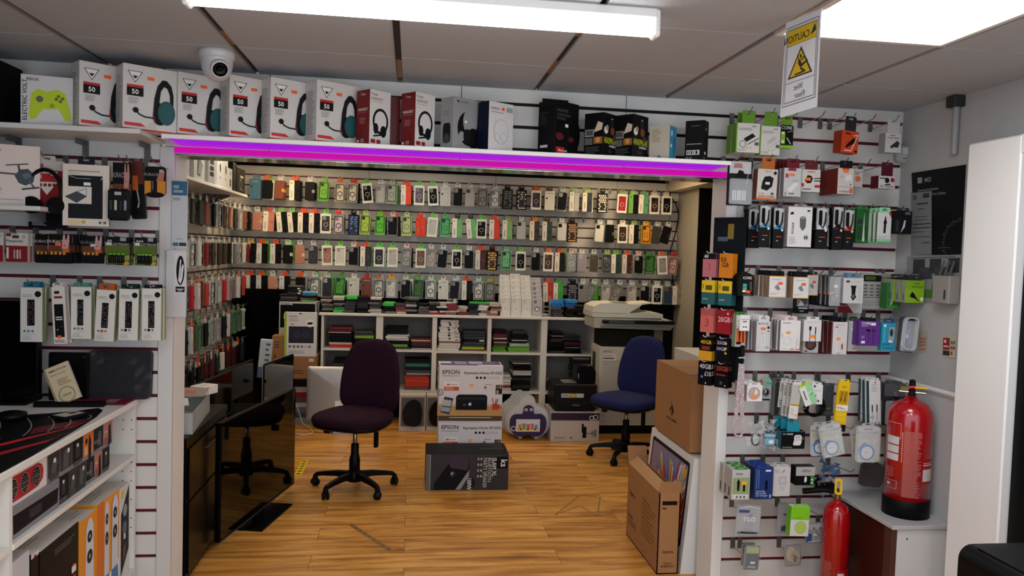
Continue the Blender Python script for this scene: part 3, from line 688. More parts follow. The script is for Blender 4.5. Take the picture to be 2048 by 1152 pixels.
st(729, 0.689, [('232326', .03), ('1c1c1e', .035), ('141416', .02), ('7fb02a', .028), ('2c2e2a', .02), ('55564f', .015)], 'tablet_case', 'dark tablet cases with a lime green one, in the stack left of the chair top', 'tablet case', w=.17)
st(795, 0.683, [('3a3e28', .02), ('8ab43a', .025), ('101012', .03), ('d8d6d0', .02), ('e2e0da', .022), ('cfcdc6', .015), ('151516', .03), ('1a1a1c', .02), ('101011', .016)], 'tablet_case', 'black and white tablet cases in the stack just right of the purple chair top', 'tablet case', w=.20, jit=.014)
st(842, 0.683, [('a9aaa8', .012), ('1c1c1e', .012), ('26262a', .014), ('4a1818', .018), ('6e1c20', .016), ('b9b4ae', .014), ('5a1c1e', .012)], 'tablet_case', 'dark red film wrapped tablet cases in the low stack of the second upper compartment', 'tablet case', w=.18)
st(897, 0.676, [('dcd6cc', .024, .2), ('cfc9bf', .022, .2), ('d9d3c9', .024, .195), ('8a5a50', .012, .195), ('e2ded6', .03, .195, 'notch'), ('e0dcd4', .026, .195, 'notch'), ('dcd8d0', .026, .195, 'notch'), ('e3dfd7', .026, .17, 'notch'), ('dedad2', .024, .168, 'notch'), ('dcd8d0', .022, .165, 'notch'), ('e0dcd4', .022, .165, 'notch'), ('d2cec6', .02, .165)], 'tablet_carton', 'white tablet cartons in the tall stack of the middle upper compartment', 'carton')
stack(AY(891, 690, 3.7).x, 3.72, 0.676+.279, [('1d1f22', .006, .12)], 'phone', 'dark phone lying on the tall stack of white cartons', 'phone', None, d=.1)
st(947, 0.676, [('8a2418', .012), ('9ab42c', .026), ('2a2c2a', .022), ('3a3a3c', .02), ('1c1c1f', .026, .2, 'tag'), ('303237', .026), ('26282c', .026), ('2c2f34', .022)], 'laptop_sleeve', 'charcoal and lime laptop sleeves in the stack beside the white cartons', 'laptop sleeve', w=.205)
st(997, 0.670, [('5c9a22', .02), ('4f8a1e', .018), ('3f7a1c', .018), ('4a1a1a', .026), ('b9b2aa', .01), ('2a1416', .022), ('d8d4cc', .014), ('5a161c', .02), ('6a1a20', .016), ('1a1416', .03)], 'tablet_case', 'green and dark red tablet cases in the stack of the fourth upper compartment, left', 'tablet case', w=.125)
st(1036, 0.670, [('6aa426', .02, .2), ('72b02a', .02, .2), ('5c9a22', .018, .2), ('d0d0cc', .012, .18), ('c8c8c4', .012, .18), ('101012', .02, .15), ('b9bab8', .01, .14), ('17171a', .022, .15), ('141416', .02, .15), ('242428', .018, .15), ('2c2c30', .018, .14)], 'tablet_case', 'lime green and black tablet cases in the stack of the fourth upper compartment, right', 'tablet case', rough=.25)
st(1111, 0.664, rnd(6, DK, .014, .02)+[('3a201c', .016, .12), ('4a2a24', .014, .12), ('141416', .018, .12), ('8a8a8c', .01, .12), ('17171a', .016, .12), ('1e1e22', .02, .11)], 'tablet_case', 'black film wrapped tablet cases in the tall stack of the last upper compartment', 'tablet case', w=.155, rough=.22)
st(1140, 0.664, rnd(3, DK, .014, .02)+[('a8a9a8', .006), ('1a1a1c', .016), ('4a1a1c', .016), ('5a1f20', .014), ('1b1b1d', .018)]+rnd(2, DK, .018, .026), 'tablet_case', 'black and maroon tablet cases in the stack at the right end, upper shelf', 'tablet case', w=.165, rough=.22)
zb = 0.3075
st(836, zb, [('6a5a4a', .03), ('b8301a', .03), ('c4381c', .036), ('bc341a', .03), ('8a2418', .012), ('9a9a96', .016), ('3c3c3e', .026), ('1e1e20', .03), ('2f6a5c', .032), ('202022', .02), ('17171a', .018)], 'folder', 'red, grey and teal folders in the stack right of the purple chair back', 'folder', w=.22)
st(690, zb, rnd(7, ['2a2a2c', '3c3c3e', '1b1b1d'], .03, .05), 'folder', 'dark folders in the stack behind the silver computer back', 'folder', w=.2)
st(888, zb, rnd(9, ['d8d2c8', 'cfc9bf', 'c4beb4', '3a2c26'], .018, .026), 'carton', 'white cartons in the lower stack partly behind the upper printer box', 'carton', w=.1)
st(1012, zb, rnd(6, ['c9c5bf', 'b9b5af', '8a2420', 'd8d4ce'], .02, .03), 'carton', 'pale cartons in the short stack right of the upper printer box', 'carton', w=.09)
st(1042, zb, rnd(6, ['1c1c1e', '26262a', '303034'], .02, .026)+[('c4c4c2', .016), ('d0d0ce', .014), ('b8b8b6', .014), ('1a1a1c', .03), ('131315', .03), ('bdbdbb', .008)], 'film_wrapped_case', 'black and silver film wrapped cases in the lower stack above the toy tablets', 'tablet case', w=.17, rough=.2, jit=.012)
st(1160, zb, rnd(12, ['17171a', '2a2a2e', '101012'], .022, .03)+[('c0c2c4', .008)], 'film_wrapped_case', 'crumpled black film wrapped cases in the stack behind the small label printer', 'tablet case', w=.15, rough=.15, jit=.012)
st(1110, zb, [('a01018', .04), ('b01820', .035), ('c8c9ca', .02)], 'gift_bag', 'red and silver packets at the bottom of the last compartment', 'packet', w=.1)
# ---- things lying along the top of the shelving unit
def top(px, spec0, label, kind='phone_case', w=.10, d=.17, z=ST, y=3.7, **k): spec = [(q[0], round(q[1]*1.45, 3))+tuple(q[2:]) for q in spec0]; return stack(AY(px, 615, y).x, y, z+.0005, spec, kind, label, 'phone case', label.replace('in the pile', 'pile'), w=w, d=d, jit=.01, rz=.25, **k)
G1 = ['2a2a2c', '17171a', '8a8078', '3c3c40', 'b0aca6', '6a625c', '1f1f22', '4a4644']
top(655, rnd(5, G1, .012, .016)+[('b08a7a', .014), ('2c2c2e', .014)], 'loose phone cases in the pile at the left end of the white shelf top')
top(677, [('3aa83a', .018), ('34a034', .016), ('2a2a2c', .014), ('8a8a86', .012), ('1a1a1c', .016), ('b9b6b0', .022)], 'green and grey phone cases in the pile near the left end of the shelf top')
top(702, rnd(6, G1, .012, .016)+[('3cc03a', .02)], 'dark phone cases with a bright green carton on top, in the pile behind chair')
top(727, rnd(7, G1[:2]+['26262a'], .013, .016), 'black phone cases in the pile above the purple chair')
top(752, rnd(6, G1, .013, .016)+[('c0c0bc', .014)], 'black and grey phone cases in the pile, left of centre on the shelf top')
top(779, rnd(3, G1, .014, .018)+[('3cc03a', .022)], 'phone cases under a bright green carton in the pile at centre left')
top(800, rnd(4, ['8a3a38', 'b9b4ae', '2a2a2c', 'd0ccc6'], .013, .017), 'mixed phone cases in the pile beside the green carton at centre left')
top(822, rnd(6, G1, .013, .016)+[('6a6a6c', .014)], 'dark phone cases in the pile at the centre of the shelf top')
top(845, rnd(4, G1, .013, .017), 'loose dark phone cases in the pile at centre, before the red cases')
top(866, [('a01c1c', .012), ('c0b8b0', .012), ('1a1a1c', .018), ('232326', .018), ('3a3a3e', .014)], 'phone cases with a red one below, in the pile above the printer boxes')
top(885, [('8a1018', .014), ('d8d4ce', .012), ('1a1a1c', .016), ('e0dcd6', .012), ('a8a49e', .02)], 'black and white phone cases in the pile left of the maroon box')
zt = top(903, [('7a5a52', .016), ('b9b0a8', .01), ('7a0f18', .045)], 'maroon box and phone cases in the pile at centre of the shelf top', w=.1)
b = MB(); R = random.Random(5)
for i in range(26):
    a = R.uniform(0, 6.28); x, y_, z_ = R.uniform(-.045, .045), R.uniform(-.05, .05), R.uniform(.0, .03); s_ = .02
    b.add([(x, y_, z_), (x+s_*math.cos(a), y_+s_*math.sin(a), z_+R.uniform(-.004, .012)), (x+s_*math.cos(a+1.6), y_+s_*math.sin(a+1.6), z_+R.uniform(-.004, .012))], [(0, 1, 2)], M('d8dadb', .2))
b.box(-.045, .045, -.05, .05, 0, .008, M('c8cacb', .25), bev=.003)
o = b.build('plastic_bag'); o.location = (AY(903, 600, 3.7).x, 3.7, zt+.001); tag(o, 'crumpled clear plastic bag on the maroon box', 'bag')
top(925, rnd(3, ['8a3a30', '6a1a1e', '9aa088', 'b9b4a8'], .015, .02), 'red and pale phone cases in the pile right of the maroon box')
top(947, rnd(3, ['2a2a2c', 'b9bab8', '1a1a1c'], .014, .018)+[('17241a', .02)], 'dark phone cases in the pile under the long green carton, left')
top(967, rnd(4, ['2a2a2c', 'd0d0cc', '8a6a60'], .014, .017), 'grey and white phone cases in the pile under the long green carton, right')
o = stack(AY(960, 605, 3.68).x, 3.68, ST+.105, [('30b438', .016, .19)], 'carton', 'long bright green carton lying across two piles of cases', 'carton', None, d=.1)
top(988, [('9a5a4c', .016), ('c8b8a8', .014), ('8a7a6c', .014), ('6a3a34', .014), ('c8b0a0', .012), ('b9b9b5', .012)], 'brown and cream phone cases in the pile left of the white phone boxes')
top(1112, rnd(4, G1, .014, .018)+[('1c6ab0', .022, .12), ('2478c0', .022, .12)], 'black phone cases with blue ones on top, in the pile by the clear rack')
top(1137, rnd(4, ['17171a', '232326', '3a1c1a'], .014, .018)+[('1d66aa', .024, .11), ('2a80c4', .022, .11)], 'dark phone cases with blue ones on top, in the second pile from the right')
top(1160, rnd(5, ['101012', '3a1614', '1c1c1f', '2a2a2e'], .013, .018), 'black and dark red phone cases in the pile by the copier', w=.13)
top(1181, rnd(3, ['0e0e10', '17171a'], .014, .018), 'black phone cases in the last pile before the copier')
# ---- tiers of white phone boxes on the shelf top
def phonebox(loc, label, c='e9e7e3', dark=False, group='white phone boxes in tiers'):
    k = 'dk' if dark else 'wh'
    if k not in PROTO:
        b = MB(); w, h, d = .094, .17, .026; b.box(-w/2, w/2, 0, d, 0, h, M('e4e1dd' if not dark else 'c2c0c0', .4), bev=.002)
        b.ring(rrect(-.034, .034, .014, .156, .014), rrect(-.0325, .0325, .0155, .1545, .0125), -.0006, 0, M('9c9a98' if not dark else '4a4a4c', .4))
        if dark: b.ring(circ(0, .07, .024, 20), circ(0, .07, .018, 20), -.0006, 0, '2a2a2c'); b.prism(circ(0, .06, .014), -.0005, 0, 'eceae8'); b.prism(rrect(-.03, -.004, .122, .15, .006), -.0006, 0, '77777a')
        else: b.prism(circ(0, .07, .007, 10), -.0006, 0, 'a8a6a4'); b.prism(rrect(-.03, -.004, .122, .15, .006), -.0006, 0, 'd0cecc')
        PROTO[k] = b.mesh('phone_box')
    o = bpy.data.objects.new('phone_box', PROTO[k]); COL.objects.link(o); o.location = loc; return tag(o, label, 'box', group)
cn = ['left', 'second', 'third', 'right']
for tier in range(6):
    for c in range(4):
        x = .873+.0985*c+.0; zz = ST+[0, .033, .07, .118, .160, .205][tier]+(.012 if c == 1 and tier == 5 else 0)-(.02 if c == 3 and tier == 5 else 0)
        phonebox((x, 3.63+.03*tier, zz), ('white phone boxes in the three plain columns' if c < 3 else 'boxes with black ring artwork in the right column') + ' of the stepped display', dark=(c == 3), group='stepped phone box display' if c < 3 else 'stepped display, ring artwork column')
t = thing('stepped_riser', 'pale stepped riser holding the tiers of white phone boxes', 'stand', (0, 0, 0)); b = MB()
for k, zz in enumerate([.033, .07, .118, .160, .205]): b.box(.825, 1.215, 3.658+.03*k+.001, 3.684+.03*k+.002, ST, ST+zz-.021, M('dddbd8', .4))
b.build('steps', t)
t = thing('clear_rack', 'clear acrylic rack standing between the phone boxes and the blue cases', 'rack', (1.262, 3.66, ST)); b = MB()
for x in (-.03, .03): b.box(x-.0015, x+.0015, -.05, .06, 0, .19, film(.05, .25))
b.build('side', t); b = MB()
for z_ in (.01, .05, .09): b.box(-.028, .028, -.045, .055, z_, z_+.003, film(.05, .3))
b.build('tier', t)
# ---- generic boxes
def carton(name, label, cat, loc, w, d, h, c, arts=(), rz=0, group=None, bev=.0015, rough=.45, ry=0):
    b = MB(); b.box(0, w, 0, d, 0, h, c if not isinstance(c, str) else M(c, rough), bev=bev)
    for f, ops in arts:
        if f == 'F': b.art(w, h, ops)
        else: b.side_art(f, w, d, h, ops)
    o = b.build(name); o.location = loc; o.rotation_euler = (0, ry, rz); return tag(o, label, cat, group)
def at(u0, v0, u1, v1, y): a = AY((u0+u1)/2, v1, y); l = AY(u0, (v0+v1)/2, y); r = AY(u1, (v0+v1)/2, y); tp = AY((u0+u1)/2, v0, y); return l.x, r.x-l.x, a.z, tp.z-a.z
EPS = "R 0 0 1 .3 b98a50/R 0 0 1 .09 4a3318/R 0 .27 1 .29 d9b888/T .05 .85 .075 111 EPSON/R .05 .81 .32 .82 777/T .39 .85 .05 111 Expression Home XP-3205/C .59 .785 .02 222/C .65 .785 .02 222/C .71 .785 .02 222/O .77 .785 .02 .004 888/O .82 .785 .02 .004 888/O .87 .785 .02 .004 888/O .92 .785 .02 .004 888/R .08 .55 .31 .71 e8d8d0/R .08 .55 .31 .62 c2421c/T .12 .65 .025 c2421c HelloPrint/D .1 .56 .29 .61 3 e8b090/R .48 .62 .53 .67 f0a050/R .7 .56 .84 .66 cfcbc6/C .725 .61 .02 555/R .72 .66 .83 .67 d05030/R .89 .49 .99 .66 2a2420/R .905 .59 .935 .65 6a5a4a/R .945 .59 .975 .65 8a7a68/R .905 .5 .935 .56 b0a090/P .27,.2,.76,.2,.76,.44,.73,.48,.31,.48,.27,.44 141416/R .29 .4 .74 .415 2c2c30/R .3 .22 .73 .34 0c0c0d/R .47 .28 .51 .33 c8d0d4/R .38 .28 .43 .31 4a4a4c/P .03,.16,.17,.12,.23,.41,.09,.44 26262a/P .045,.28,.19,.26,.205,.37,.07,.39 b0aaa4/P .04,.18,.17,.16,.185,.24,.05,.26 8aa0b4/P .85,.21,.94,.21,.95,.31,.84,.31 b8281c/O .965 .26 .025 .008 a02418/W .012 c03020 .86,.31,.84,.42/W .01 2a5a3a .89,.31,.9,.41/W .012 d8c8a8 .92,.31,.96,.42/W .01 333 .9,.31,.93,.4/O .02 .52 .05 .01 3a2018/W .01 222 .0,.54,.025,.51/C .03 .27 .02 c89868/C .03 .2 .02 b8885c"
EPS = EPS.replace('T .12 .65 .025 c2421c HelloPrint', 'R .12 .645 .17 .67 c2421c/R .18 .65 .28 .665 999')+'/R .17 .055 .83 .068 d8c090'
carton('printer_box', 'white and tan inkjet printer box at the bottom, behind the speaker box', 'box', (.217, 1.97, 0), .452, .22, .392, 'd2cac6', (('F', EPS),))
carton('printer_box', 'white and tan inkjet printer box on top, its open purple lid showing', 'box', (.213, 1.965, .394), .452, .22, .392, 'd2cac6', (('F', EPS), ('T', 'R .02 .08 .98 .96 4a4470/R .02 .5 .2 .9 c4c4d4/R .25 .3 .44 .92 8a88b0/R .48 .4 .7 .92 a9a8c8/R .74 .45 .9 .9 6a6898/R .6 .02 .98 .2 e8e8ee')))
# speaker box lying on its side
t = carton('speaker_box', 'dark grey party speaker box lying on its side on the wooden floor', 'box', (.128, 1.63, 0), .552, .30, .243, '24221f', (('F',
 "R 0 0 1 1 2b2826/R 0 0 .05 1 5f5b57/R .05 0 .056 1 a8a49e/P .1,.02,.36,.02,.52,.55,.52,.9,.36,.95,.26,.7,.1,.2 17141a/P .3,.62,.5,.55,.52,.9,.45,.97,.34,.94,.27,.8 3a2436/P .36,.02,.42,.02,.52,.4,.52,.56 8a8784/P .1,.02,.3,.02,.4,.3,.3,.62,.2,.5,.1,.2 14151c/P .28,.4,.33,.36,.36,.5,.31,.55 26262a/R .84 .6 .985 .93 0c0c0d/C .54 .2 .06 22201e"),
 ('T', 'R .01 .02 .99 .98 100f10/R .86 .1 .96 .9 1c1420')), bev=.001)
def lettering(txt, x, z, hh, cc, rot, y=-.0032, T=None, name='lettering', sx=.8):
    b = MB(); b.T = T or Matrix.Identity(4); b.text(txt, x, z, hh, M(cc), y, rot=rot, sx=sx); return b.build(name, t)
for s, u_, v_, hh, cc in (('SLAM XL', .8, .9, .030, 'e2ddd8'), ('BLUETOOTH', .745, .9, .026, 'b5b0ab'), ('PARTY SPEAKER', .69, .9, .026, 'b5b0ab'), ('100W', .50, .33, .030, 'e8e4e0')): lettering(s, u_*.552, v_*.243, hh, cc, -math.pi/2)
lettering('ks', .905*.552, .85*.243, .045, 'e8e4e0', -math.pi/2, sx=1)
for i in range(4):
    for j in range(2): MB().box((.62+.035*j)*.552, (.64+.035*j)*.552, -.0032, -.0028, (.84-.16*i)*.243, (.9-.16*i)*.243, M('a8a39e')).build('printed_icon', t)
MB().prism(rrect(.262*.552, .312*.552, .40*.243, .53*.243, .006), -.0034, -.0028, M('101012')).build('printed_badge', t); lettering('ks', .30*.552, .50*.243, .02, 'c8c4c0', -math.pi/2, -.0036)
TT = Matrix.Translation((0, 0, .2446)) @ Matrix.Rotation(-math.pi/2, 4, 'X')
for s, y_, hh in (('CRASH THE PARTY', .25, .014), ('THE SLAM XL', .20, .012), ('BETTER MAKE SOME ROOM', .15, .012)): lettering(s, .53, y_, hh, '8a8684', math.pi, 0, TT)
# ---- office chairs
def cushion(outline, y0, depth, m, steps=5, bulge=.5, back=.3):
    """domed pad from an outline in x,z; domes towards -y"""
    b = MB(); n = len(outline); cx = sum(p[0] for p in outline)/n; cz = sum(p[1] for p in outline)/n; rings = []
    prof = [(0.93, depth*back), (0.985, depth*back*.5), (1.0, 0)]+[(math.cos(math.pi/2*t/steps)**.55 if t < steps else 0.0, -depth*math.sin(math.pi/2*t/steps)) for t in range(1, steps+1)]
    for s_, yy in prof:
        s_ = max(s_, .02); rings += [(cx+(x-cx)*s_, y0+yy, cz+(z-cz)*s_) for x, z in outline]
    F = []
    for i in range(len(prof)-1):
        for k in range(n): F.append((i*n+k, i*n+(k+1) % n, (i+1)*n+(k+1) % n, (i+1)*n+k))
    F.append(tuple(range(n))[::-1]); F.append(tuple((len(prof)-1)*n+k for k in range(n)))
    return b, rings, F
def smooth_loop(pts, n=48):
    o = []; N = len(pts)
    for i in range(n):
        t = i*N/n; k = int(t); f = t-k; p = [pts[(k+j-1) % N] for j in range(4)]
        o.append(tuple(.5*((2*p[1][a])+(-p[0][a]+p[2][a])*f+(2*p[0][a]-5*p[1][a]+4*p[2][a]-p[3][a])*f*f+(-p[0][a]+3*p[1][a]-3*p[2][a]+p[3][a])*f**3) for a in (0, 1)))
    return o
def office_chair(name, label, loc, rz, brz, col, seat_z=.475, gap=.0):
    t = thing(name, label, 'chair', loc, rz); FB = M(col, .85, bump=.35, scale=420); PL = M('0b0b0c', .42)
    # seat: outline in x,y -> build in x,z then rotate so the dome faces up
    so = smooth_loop([(-.245, -.02), (-.235, -.16), (-.15, -.24), (0, -.26), (.15, -.24), (.235, -.16), (.245, -.02), (.22, .12), (.14, .2), (0, .215), (-.14, .2), (-.22, .12)])
    b, V, F = cushion(so, 0, .05, FB, back=.8); b.T = Matrix.Translation((0, 0, seat_z)) @ Matrix.Rotation(-math.pi/2, 4, 'X')
    b.add([(x, y, z) for x, y, z in V], F, FB, True); s = b.build('seat', t)
    b, V, F = cushion(so, 0, .02, PL, back=1.2); b.T = Matrix.Translation((0, 0, seat_z-.032)) @ Matrix.Scale(.97, 4) @ Matrix.Rotation(-math.pi/2, 4, 'X'); b.add(V, F, PL, True); b.build('seat_shell', t)
    bo = smooth_loop([(-.222, .16), (-.212, .06), (-.145, .0), (0, -.012), (.145, .0), (.212, .06), (.222, .16), (.212, .28), (.182, .40), (.125, .475), (0, .502), (-.125, .475), (-.182, .40), (-.212, .28)])
    MT = Matrix.Translation((0, .215, seat_z-.012+gap)) @ Matrix.Rotation(-.10, 4, 'X')
    b, V, F = cushion(bo, 0, .038, FB, back=.5); b.T = MT
    V = [(x, y-abs(x)**2*.9, z) for x, y, z in V]; b.add(V, F, FB, True); b.build('backrest', t)
    b, V, F = cushion(bo, 0, -.028, PL, back=.0); V = [(x*.97, y+.02-abs(x)**2*.9, z) for x, y, z in V]; b.T = MT; b.add(V, [f[::-1] for f in F], PL, True); b.build('backrest_shell', t)
    b = MB(); b.tube([(0, .26, seat_z+.20), (0, .285, seat_z+.05), (0, .25, seat_z-.055), (0, .10, seat_z-.06)], .02, PL, 8); b.box(-.025, .025, .245, .275, seat_z-.13, seat_z+.15, PL, bev=.004); b.build('back_support', t)
    b = MB(); b.box(-.075, .075, -.09, .12, seat_z-.085, seat_z-.042, PL, bev=.01); b.build('tilt_mechanism', t)
    b = MB(); b.tube([(-.07, 0, seat_z-.07), (-.15, -.015, seat_z-.075), (-.19, -.03, seat_z-.10)], .008, PL, 8); b.box(-.215, -.165, -.045, -.015, seat_z-.125, seat_z-.085, PL, bev=.008); b.build('lever', t)
    b = MB(); b.tube([(.07, .03, seat_z-.07), (.14, .03, seat_z-.065)], .008, PL, 8); b.box(.125, .15, .015, .045, seat_z-.20, seat_z-.05, PL, bev=.004); b.build('height_lever', t)
    MB().lathe([(0, 0), (.014, 0), (.014, .2), (0, .2)], 0, 0, M('9a9a98', .2, 1), 16, seat_z-.25).build('gas_piston', t, 'chrome piston')
    MB().lathe([(0, .07), (.036, .07), (.036, .20), (.031, .215), (.031, .225), (.026, .23), (.026, .30), (.022, .305), (0, .305)], 0, 0, PL, 20).build('column', t)
    MB().lathe([(0, .055), (.045, .055), (.05, .075), (.045, .115), (.036, .13), (0, .13)], 0, 0, PL, 20).build('hub', t)
    for k in range(5):
        a = brz-rz+2*math.pi*k/5; c, s_ = math.cos(a), math.sin(a)
        b = MB(); P = [(.035, .095, .022, .045), (.12, .098, .019, .034), (.22, .088, .016, .026), (.27, .078, .015, .022), (.285, .066, .013, .016)]; vs = []; F = []
        for r_, z_, hw, hh in P:
            for du, dv in ((-1, -.5), (1, -.5), (.8, .5), (-.8, .5)): vs.append((r_*c-du*hw*s_, r_*s_+du*hw*c, z_+dv*hh))
        for i in range(len(P)-1):
            for q in range(4): F.append((i*4+q, i*4+(q+1) % 4, i*4+4+(q+1) % 4, i*4+4+q))
        F += [(3, 2, 1, 0), (16, 17, 18, 19)]; b.add(vs, F, PL); b.build('base_arm', t)
        cb = thing('caster', 'x', 'x'); LABELS.pop('x', None); del cb['label']; del cb['category']; COL.objects.unlink(cb); bpy.data.objects.remove(cb)
        b = MB(); ca = a+.9; cx_, cy_ = .275*c, .275*s_
        for off in (-.013, .013):
            b.T = Matrix.Translation((cx_, cy_, .026)) @ Matrix.Rotation(ca, 4, 'Z') @ Matrix.Translation((0, off, 0)) @ Matrix.Rotation(math.pi/2, 4, 'X')
            b.lathe([(0, -.010), (.018, -.010), (.0255, -.006), (.0255, .006), (.018, .010), (0, .010)], 0, 0, M('101011', .3), 18)
        b.T = Matrix.Identity(4); b.lathe([(0, .035), (.016, .035), (.018, .06), (.012, .075), (0, .075)], cx_, cy_, PL, 12); b.build('caster', t)
    return t
office_chair('office_chair', 'dark purple fabric swivel office chair on the wooden floor, left of centre', (-.34, 1.68, 0), math.radians(-24), math.radians(-54), '2e1226', seat_z=.485)
office_chair('office_chair', 'navy blue fabric swivel office chair in front of the copier', (1.71, 2.42, 0), math.radians(-50), math.radians(165), '0a164c', seat_z=.465)
# ---- copier
t = thing('photocopier', 'large off-white photocopier with document feeder at the right back corner', 'photocopier', (1.68, 3.22, 0)); CW = M('c8c4b6', .45); CG = M('4a4843', .5)
b = MB(); b.box(0, .56, .0, .33, .075, .30, CW, bev=.006); b.box(0, .56, 0, .33, .33, .78, CW, bev=.006); b.box(.01, .55, .01, .33, .30, .33, M('77746a'))
for k in range(12): b.box(.03, .53, -.003, 0, .10+.0165*k, .102+.0165*k, M('8d897c'))
for k in range(20): b.box(.03, .53, -.003, 0, .35+.0165*k, .352+.0165*k, M('9a968a'))
b.build('body', t); MB().box(.0, .58, .01, .33, .0, .075, BLK, bev=.004).build('plinth', t)
b = MB(); b.box(.02, .54, .05, .33, .78, .93, M('26251f', .5), bev=.004); b.box(.50, .58, .02, .33, .78, .99, M('77756d', .5), bev=.004); b.build('output_bay', t)
b = MB(); b.prism([(-.075, .955), (.62, .945), (.66, 1.0), (.62, 1.035), (-.075, 1.045)], -.06, .33, M('b0ada0', .45)); b.box(-.02, .62, -.075, -.06, .955, .975, M('8a877a')); b.build('scanner_body', t)
b = MB(); b.box(-.01, .64, -.12, -.055, 1.0, 1.03, M('15161a', .3), bev=.006); b.box(.04, .27, -.121, -.12, 1.006, 1.024, M('3c4044', .2)); b.box(.04, .26, -.115, -.07, 1.03, 1.0315, M('4a4e52', .2))
for k, (x_, y_) in enumerate(((.50, -.09), (.52, -.08), (.55, -.095), (.57, -.08))): b.box(x_, x_+.012, y_-.008, y_+.008, 1.03, 1.034, M('c8c8c4'))
for k in range(12): b.box(.30+.018*(k % 6), .31+.018*(k % 6), -.10+.02*(k//6), -.09+.02*(k//6), 1.03, 1.0325, M('3a3c40'))
b.build('control_panel', t, 'black control panel')
b = MB(); b.prism([(-.09, 1.05), (.55, 1.05), (.55, 1.085), (.42, 1.10), (.2, 1.085), (-.09, 1.085)], -.045, .34, M('d0cdc0', .4)); b.box(-.08, .54, -.04, .33, 1.04, 1.05, M('77756b')); b.build('platen_cover', t)
b = MB(); b.prism([(-.09, 1.088), (.24, 1.088), (.34, 1.15), (.36, 1.165), (.1, 1.175), (-.02, 1.168), (-.08, 1.14)], -.03, .33, M('dad7cb', .4)); b.build('document_feeder', t)
b = MB(); b.prism([(.30, 1.150), (.46, 1.175), (.47, 1.185), (.30, 1.170)], .02, .32, M('dad7cb', .4)); b.box(.39, .41, .2, .22, 1.10, 1.165, CW); b.build('paper_tray', t)
b = MB(); b.box(.10, .24, .0, .14, 1.1745, 1.177, M('6c6a60')); b.build('tray_insert', t)
b = MB(); b.text('INFOTEC', .03, .735, .014, M('a81c20'), -.0045, sx=1.0); 
b.box(.025, .15, -.004, -.003, .66, .72, M('d8d5ca')); b.box(.03, .13, -.0045, -.004, .675, .685, M('44423c')); b.box(.03, .11, -.0045, -.004, .70, .705, M('77756c')); b.v = [v for v in b.v]
b.build('sticker', t)
b = MB(); b.T = Matrix.Translation((0, .31, 0)) @ Matrix.Rotation(-math.pi/2, 4, 'Z'); b.art(.3, .4, 'R .1 .1 .55 .9 9a9b97/R .13 .13 .52 .87 3c3d3c', 0, .0, .36); b.build('side_panel', t)
# ---- things at the foot of the shelving
def laserprinter(loc):
    t = thing('laser_printer', 'black laser printer with label strip standing on the white and purple carton', 'printer', loc); m = M('1d1d1f', .4)
    b = MB(); b.box(0, .37, 0, .33, .006, .235, m, bev=.012); b.build('body', t); MB().box(.045, .33, -.006, .0, .02, .075, M('19191b', .4), bev=.003).build('paper_drawer', t)
    MB().box(.16, .22, -.010, -.006, .052, .060, M('6a6a6a')).build('drawer_handle', t)
    b = MB(); b.box(.06, .255, -.002, 0, .12, .155, M('b8b8b4')); b.box(.13, .19, -.003, -.002, .124, .151, M('8a6f1c')); b.box(.137, .183, -.0035, -.003, .13, .145, M('d8b840')); b.box(.07, .12, -.003, -.002, .135, .142, M('555')); b.build('label_strip', t)
    b = MB(); b.box(.06, .30, .03, .22, .235, .237, M('101011')); b.prism([(.08, .237), (.2, .237), (.2, .245), (.08, .242)], .04, .2, M('6a6c66')); b.build('output_tray', t)
    return t
b = carton('appliance_carton', 'white and purple appliance carton with a photo of a mast, under the black printer', 'box', (1.208, 2.95, 0), .42, .36, .252, 'b8aea4', (('F', 'R 0 .72 1 .97 2c1830/R 0 .70 1 .72 8a8288/R .66 .12 .74 .5 141416/R .64 .3 .68 .6 141416/R .74 .26 .95 .285 55504a/E .92 .28 .035 77726c .14/E .86 .27 .015 6a6660 .12/R .03 .08 .05 .3 c8c0b8/R .07 .1 .3 .15 9a9088/R .4 .1 .45 .15 77706a/O .84 .8 .05 .014 e0dee0/O .92 .82 .055 .014 e0dee0'), ('L', 'R .05 .05 .95 .9 b9b6b4')))
laserprinter((1.232, 2.965, .2535))
t = thing('label_printer', 'small black label printer standing on the laser printer', 'printer', (1.43, 3.0, .492)); b = MB()
b.prism([(0, 0), (.165, 0), (.165, .10), (.13, .145), (.02, .145), (0, .12)], 0, .2, M('0f0f10', .35)); b.build('body', t); MB().box(.012, .016, -.002, 0, .04, .085, M('c4c6c8')).build('logo_mark', t); MB().box(.03, .14, .02, .16, .145, .148, M('1a1a1c', .2)).build('lid', t); MB().box(.10, .125, .03, .05, .148, .1495, M('c8a82a')).build('warning_mark', t)
